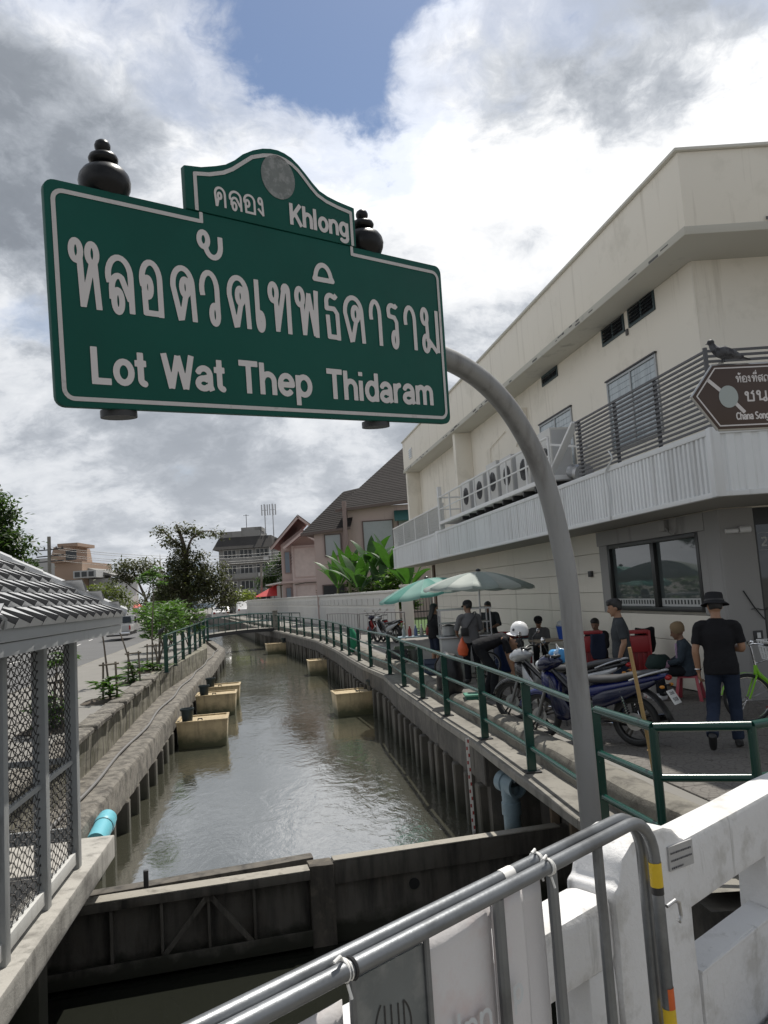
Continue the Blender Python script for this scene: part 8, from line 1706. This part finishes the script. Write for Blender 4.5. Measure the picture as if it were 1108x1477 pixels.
# food cart
fc = thing('food_cart', 'steel food cart with glass case and bicycle wheels under the pale parasol', 'food cart', (1.75, 16.9, 0))
obj('body', MB().box(1.05, 2.15, 16.6, 17.3, .30, .86), pm('cart steel', (.40, .41, .41), .4, .5, var=.1, scale=5, bump=.05), fc, bevel=.015); obj('counter', MB().box(1.0, 2.2, 16.5, 17.4, .861, .90), M_steel, fc, bevel=.008)
for x in (1.06, 2.14):
    for y in (16.62, 17.28): obj('case_post', MB().box(x - .015, x + .015, y - .015, y + .015, .901, 1.45), M_steel, fc)
obj('case_roof', MB().box(1.03, 2.17, 16.58, 17.32, 1.451, 1.48), M_steel, fc); obj('case_shelf', MB().box(1.07, 2.13, 16.63, 17.27, 1.16, 1.18), M_steel, fc)
for x in (1.12, 2.02): w_ = obj('wheel', MB().torus((x, 16.52, .27), (0, 1, 0), .25, .02, 28, 8), M_rubber, fc); obj('rim', MB().torus((x, 16.52, .27), (0, 1, 0), .225, .010, 28, 6), M_steel, w_); [obj('spoke', MB().tube([(x, 16.52, .27), (x + .225 * math.cos(q * .628), 16.52, .27 + .225 * math.sin(q * .628))], .004, 4), M_steel, w_) for q in range(10)]
for x in (1.1, 2.1): obj('leg', MB().box(x - .02, x + .02, 17.2, 17.24, 0, .30), M_steel, fc)
for i, (x, y, r_, h, c, lab) in enumerate([(1.25, 16.85, .15, .20, (.35, .36, .36), 'large steel pot standing on the food cart counter'), (1.60, 16.72, .10, .14, (.08, .25, .16), 'green plastic bowl on the food cart counter'), (1.9, 16.9, .12, .22, (.42, .4, .36), 'pale steamer standing at the wall end of the food cart counter')]): pt_o = thing('cooking_pot', lab, 'pot', (x, y, .901), group='pots on the food cart'); obj('body', MB().lathe([(r_ * .8, 0), (r_, .02), (r_, h), (r_ * 1.08, h), (r_ * 1.08, h + .015), (.02, h + .05)], (x, y, .901), 18), pm('pot tone %s' % 'abc'[i], c, .35, .3, bump=.03), pt_o); obj('knob', MB().ball((x, y, .96 + h), .02, n=8, m=6), M_black, pt_o)
# goods under the teal parasol
def crate(x, y, z, w, d, h, mat, lab, group, rz=0.0):
    c = thing('crate', lab, 'crate', (x, y, z), group=group); obj('floor', MB().box(x - w / 2, x + w / 2, y - d / 2, y + d / 2, z, z + .015), mat, c)
    for s_ in (-1, 1):
        for q in range(3): zz = z + .03 + (h - .04) * q / 2.4; obj('slat', MB().box(x - w / 2, x + w / 2, y + s_ * d / 2 - .008, y + s_ * d / 2 + .008, zz, zz + h * .24), mat, c); obj('slat', MB().box(x + s_ * w / 2 - .008, x + s_ * w / 2 + .008, y - d / 2 + .01, y + d / 2 - .01, zz + .002, zz + h * .238), mat, c)
    return c
def table(x, y, w, d, h, rz, lab, mat, legm, name='folding_table'):
    t = lthing(name, lab, 'table', (x, y, 0), rz, 'low tables along the shop wall'); obj('tabletop', MB().box(-w / 2, w / 2, -d / 2, d / 2, h - .03, h), mat, t, bevel=.006)
    for sx2 in (-1, 1):
        for sy2 in (-1, 1): obj('leg', MB().tube([(sx2 * (w / 2 - .05), sy2 * (d / 2 - .05), 0), (sx2 * (w / 2 - .07), sy2 * (d / 2 - .06), h - .031)], .014, 8), legm, t)
    return t
M_ttop = pm('table laminate', (.30, .24, .18), .5, var=.1, scale=4, bump=.05); M_ttop2 = pm('blue oilcloth', (.16, .22, .26), .5, var=.15, scale=5, bump=.05)
table(3.55, 16.4, 1.2, .6, .72, R(10), 'brown topped folding table carrying the blue bucket', M_ttop, M_whitemetal)
table(2.95, 18.4, 1.3, .7, .66, R(12), 'table with a grey blue cloth and red parcels beside the parasol pole', M_ttop2, M_steel)
table(.75, 20.7, 1.2, .6, .72, R(0), 'cluttered table with bottles under the teal parasol', M_ttop2, M_steel)
bu = thing('bucket', 'bright blue plastic bucket filled with bags and utensils on the table', 'bucket', (3.62, 16.3, .721)); obj('body', MB().lathe([(.115, 0), (.145, .25), (.152, .25), (.152, .27), (.14, .27), (.112, .02)], (3.62, 16.3, .721), 22), pm('blue plastic', (.015, .07, .36), .35, var=.08, bump=.02), bu); obj('handle', MB().torus((3.62, 16.3, .985), (.2, 1, 1), .14, .004, 22, 5), M_steel, bu)
o = obj('contents', MB().ball((3.60, 16.3, 1.02), .12, .11, .10, 12, 8), pm('clear bag', (.42, .44, .45), .3, var=.25, scale=14, bump=.4), bu); rough_up(o.data, .06, 10); obj('contents', MB().tube([(3.64, 16.3, .95), (3.70, 16.28, 1.12), (3.78, 16.26, 1.20)], [.03, .035, .02], 8), pm('red wrapper', (.35, .05, .03), .4, var=.2, bump=.2), bu)
for i, (x, y, z, c, sx2, lab) in enumerate([(2.62, 18.2, .661, (.30, .035, .03), .16, 'red cloth parcel at the cart end of the blue topped table'), (3.02, 18.3, .661, (.22, .05, .045), .24, 'wide dark red parcel in the middle of the blue topped table'), (3.4, 18.5, .661, (.10, .10, .11), .15, 'grey bundle at the wall end of the blue topped table')]):
    o = solo('parcel', MB().box(x - sx2, x + sx2, y - .14, y + .14, z + .001, z + .17), cloth('parcel cloth %s' % 'abc'[i], c), lab, 'parcel', 'parcels on the market tables', bevel=.05, seg=3); rough_up(o.data, .02, 7)
for i in range(6):
    x = .32 + i * .16; c = [(.40, .41, .42), (.30, .04, .04), (.12, .16, .30), (.45, .40, .36), (.35, .06, .05), (.10, .20, .14)][i]; lab = ['clear bottle at the railing end of the cluttered table', 'red bottle next to the clear one on the cluttered table', 'blue bottle on the cluttered table', 'cream jar on the cluttered table', 'red jar near the end of the cluttered table', 'green bottle at the wall end of the cluttered table'][i]
    b_ = thing('bottle', lab, 'bottle', (x, 20.65, .721), group='bottles on the cluttered table'); obj('body', MB().lathe([(.045, 0), (.05, .01), (.05, .17), (.02, .23), (.02, .27)], (x, 20.65, .721), 12), pm('bottle tone %s' % 'abcdef'[i], c, .3, var=.1, bump=0), b_); obj('cap', MB().lathe([(.023, 0), (.023, .025)], (x, 20.65, .993), 10), M_whitemetal, b_)
for i, (x, y, c, lab) in enumerate([(.35, 22.6, (.07, .10, .06), 'dark crate of greens on the ground beyond the teal parasol'), (.1, 21.4, (.03, .03, .035), 'black crate on the ground at the railing side of the cluttered table'), (1.0, 17.9, (.05, .07, .12), 'blue grey crate at the feet of the waiting woman')]): crate(x, y, .005, .6, .42, .30, pm('crate plastic %s' % 'abc'[i], c, .5, var=.1, bump=.03), lab, 'crates on the walkway')
for i, (x, y, z, r_, h, c, lab) in enumerate([(2.55, 17.55, .0, .26, .62, (.012, .03, .10), 'tall dark blue barrel beside the food cart'), (.62, 21.4, .0, .20, .30, (.10, .11, .10), 'squat grey green tub on the ground near the crates')]): solo('barrel', MB().lathe([(r_ * .85, 0), (r_, h * .3), (r_, h), (r_ * .95, h), (r_ * .9, h - .04), (.02, h - .05)], (x, y, z), 20), pm('barrel tone %s' % 'ab'[i], c, .4, var=.1, bump=.03), lab, 'barrel')
# red stools and folding chairs
M_rplast = pm('red plastic', (.30, .022, .025), .38, var=.08, scale=5, bump=.02); M_pplast = pm('pink red plastic', (.40, .07, .09), .4, var=.08, bump=.02)
def stool(x, y, rz, h, mat, lab, group='plastic stools by the wall'):
    t = lthing('stool', lab, 'stool', (x, y, 0), rz, group); obj('seat', MB().hexa([(-.15, -.15, h - .03), (.15, -.15, h - .03), (.15, .15, h - .03), (-.15, .15, h - .03)], [(-.14, -.14, h), (.14, -.14, h), (.14, .14, h), (-.14, .14, h)]), mat, t, bevel=.012)
    for a in (-1, 1):
        for b in (-1, 1): obj('leg', MB().hexa([(a * .18 - .03, b * .18 - .025, 0), (a * .18 + .03, b * .18 - .025, 0), (a * .18 + .03, b * .18 + .025, 0), (a * .18 - .03, b * .18 + .025, 0)], [(a * .13 - .03, b * .13 - .02, h - .031), (a * .13 + .03, b * .13 - .02, h - .031), (a * .13 + .03, b * .13 + .02, h - .031), (a * .13 - .03, b * .13 + .02, h - .031)]), mat, t, bevel=.006)
    return t
stool(4.53, 12.0, R(60), .37, M_pplast, 'pinkish red stool carrying the seated woman'); stool(3.35, 17.65, R(10), .38, M_rplast, 'red stool under the person in the dark cap'); stool(4.07, 15.35, R(20), .38, M_rplast, 'red stool under the person in black')
def folding_chair(x, y, rz, lean, lab, d=.0):
    t = lthing('folding_chair', lab, 'folding chair', (x, y, 0), rz, 'red folded chairs leaning on the wall'); zt = 1.02
    L = lambda z, xx, yy: (xx, yy + lean * z, z)
    for s_ in (-1, 1): obj('leg', MB().beam(L(0, s_ * .165, 0), L(zt, s_ * .165, 0), .028, .03), M_rplast, t, bevel=.005); obj('leg', MB().beam(L(0, s_ * .13, .035), L(.8, s_ * .13, .035), .026, .03), M_rplast, t, bevel=.005)
    for z, h_ in ((.80, .26), (1.0, .05)): obj('back_panel', MB().beam(L(z, -0.15, 0), L(z, 0.15, 0), .016, h_), M_rplast, t, bevel=.004)
    for q in range(4): obj('slat', MB().beam(L(.24, -.12 + q * .08, -.006), L(.66, -.12 + q * .08, -.006), .016, .022), M_rplast, t)
    obj('seat', MB().hexa([L(.30, -.12, .06), L(.30, .12, .06), L(.30, .12, .075), L(.30, -.12, .075)], [L(.68, -.12, .06), L(.68, .12, .06), L(.68, .12, .075), L(.68, -.12, .075)]), M_rplast, t, bevel=.006)
    for z in (.10, .22): obj('stretcher', MB().beam(L(z, -0.15, 0), L(z, 0.15, 0), .018, .022), M_rplast, t)
for i, lab in enumerate(['foremost red folded chair of the stack under the shop window', 'second red folded chair of the stack under the shop window', 'third red folded chair of the stack under the shop window', 'rearmost red folded chair of the stack under the shop window']): folding_chair(4.14 + i * .012, 12.95 + i * .075, R(-12), .06, lab)
for i, lab in enumerate(['foremost red folded chair beside the walking man', 'middle red folded chair beside the walking man', 'rearmost red folded chair beside the walking man']): folding_chair(3.50 + i * .02, 13.5 + i * .09, R(-8), .08, lab)
o = solo('draped_jacket', MB().box(4.20, 4.50, 13.28, 13.42, .62, 1.06), M_tblack, 'black jacket draped over the stack of folded chairs under the window', 'jacket', bevel=.05, seg=3); rough_up(o.data, .05, 5, cuts=3)
o = solo('draped_cloth', MB().box(3.44, 3.68, 13.40, 13.47, .55, 1.0), M_navy, 'blue grey cloth draped over the folded chairs beside the walking man', 'cloth', bevel=.03, seg=3); rough_up(o.data, .04, 5, cuts=3)
o = solo('carton', MB().box(3.98, 4.26, 12.3, 12.55, .005, .36), pm('printed carton', (.52, .50, .47), .7, var=.05, scale=8, bump=.05, col2=(.40, .05, .05), c2=(.56, .6), c2s=6), 'white and red printed carton at the feet of the seated woman', 'carton', bevel=.006)
# by the railing: bag, green box, hanging net, bamboo stick
o = solo('rubbish_bag', MB().lathe([(.16, 0), (.22, .12), (.23, .40), (.20, .62), (.14, .74), (.05, .78)], (.98, 13.85, .03), 18), pm('black bin bag', (.014, .014, .016), .3, var=.2, scale=10, bump=.5, bscale=18), 'full black rubbish bag standing behind the quay railing', 'bag'); rough_up(o.data, .05, 6)
gbx = thing('green_box', 'small green box with a lid on the kerb behind the quay railing', 'box', (1.25, 12.9, .02)); obj('body', MB().box(1.15, 1.38, 12.8, 13.1, -.14, .14), pm('green plastic', (.01, .12, .08), .4, var=.1, bump=.03), gbx, bevel=.015); obj('lid', MB().box(1.13, 1.40, 12.78, 13.12, .141, .175), pm('pale green plastic', (.10, .28, .20), .4, var=.1, bump=.03), gbx, bevel=.012)
o = solo('shopping_net', MB().lathe([(.05, 0), (.16, .08), (.19, .35), (.16, .62), (.07, .82)], (rx(27.2) + .28, 27.2, -.08), 14), pm('green net', (.01, .22, .11), .6, var=.2, scale=14, bump=.3), 'bright green net bag hanging from the quay railing', 'bag'); rough_up(o.data, .04, 6)
st2 = thing('bamboo_stick', 'yellow bamboo stick leaning upright against the corner railing', 'stick', (1.93, 6.05, -.05)); obj('cane', MB().tube([(1.965, 6.0, -.1), (1.90, 5.98, .7), (1.83, 6.0, 1.40)], [.016, .016, .014], 10), M_bamboo, st2)
for z in (.25, .62, .98): obj('node', MB().torus((1.965 - .09 * (z + .1) / .8 * .75 - .004, 5.985, z), (0, 0, 1), .014, .0035, 14, 6), M_bamboo, st2)
# low steel crowd barriers by the boundary wall
M_barr = pm('painted barrier', (.20, .19, .19), .5, .4, var=.15, bump=.05)
for i, (xa, ya, xb, yb, lab) in enumerate([(-1.35, 33.0, .55, 31.2, 'low steel crowd barrier behind the parked motorcycles, nearest the gate pillar'), (-3.0, 36.5, -1.45, 33.4, 'low steel crowd barrier farther along the boundary wall')]):
    c = thing('street_barrier', lab, 'crowd barrier', ((xa + xb) / 2, (ya + yb) / 2, 0), group='steel barriers by the boundary wall'); A, B = Vector((xa, ya, 0)), Vector((xb, yb, 0))
    obj('frame', MB().tube(smooth_path([A, A + Vector((0, 0, .95)), A.lerp(B, .08) + Vector((0, 0, 1.08)), A.lerp(B, .92) + Vector((0, 0, 1.08)), B + Vector((0, 0, .95)), B], 3), .022, 8), M_barr, c)
    for q in range(1, 11): obj('upright', MB().tube([A.lerp(B, q / 11) + Vector((0, 0, .2)), A.lerp(B, q / 11) + Vector((0, 0, 1.07))], .009, 5), M_barr, c)
    obj('rail', MB().tube([A + Vector((0, 0, .2)), B + Vector((0, 0, .2))], .016, 6), M_barr, c)
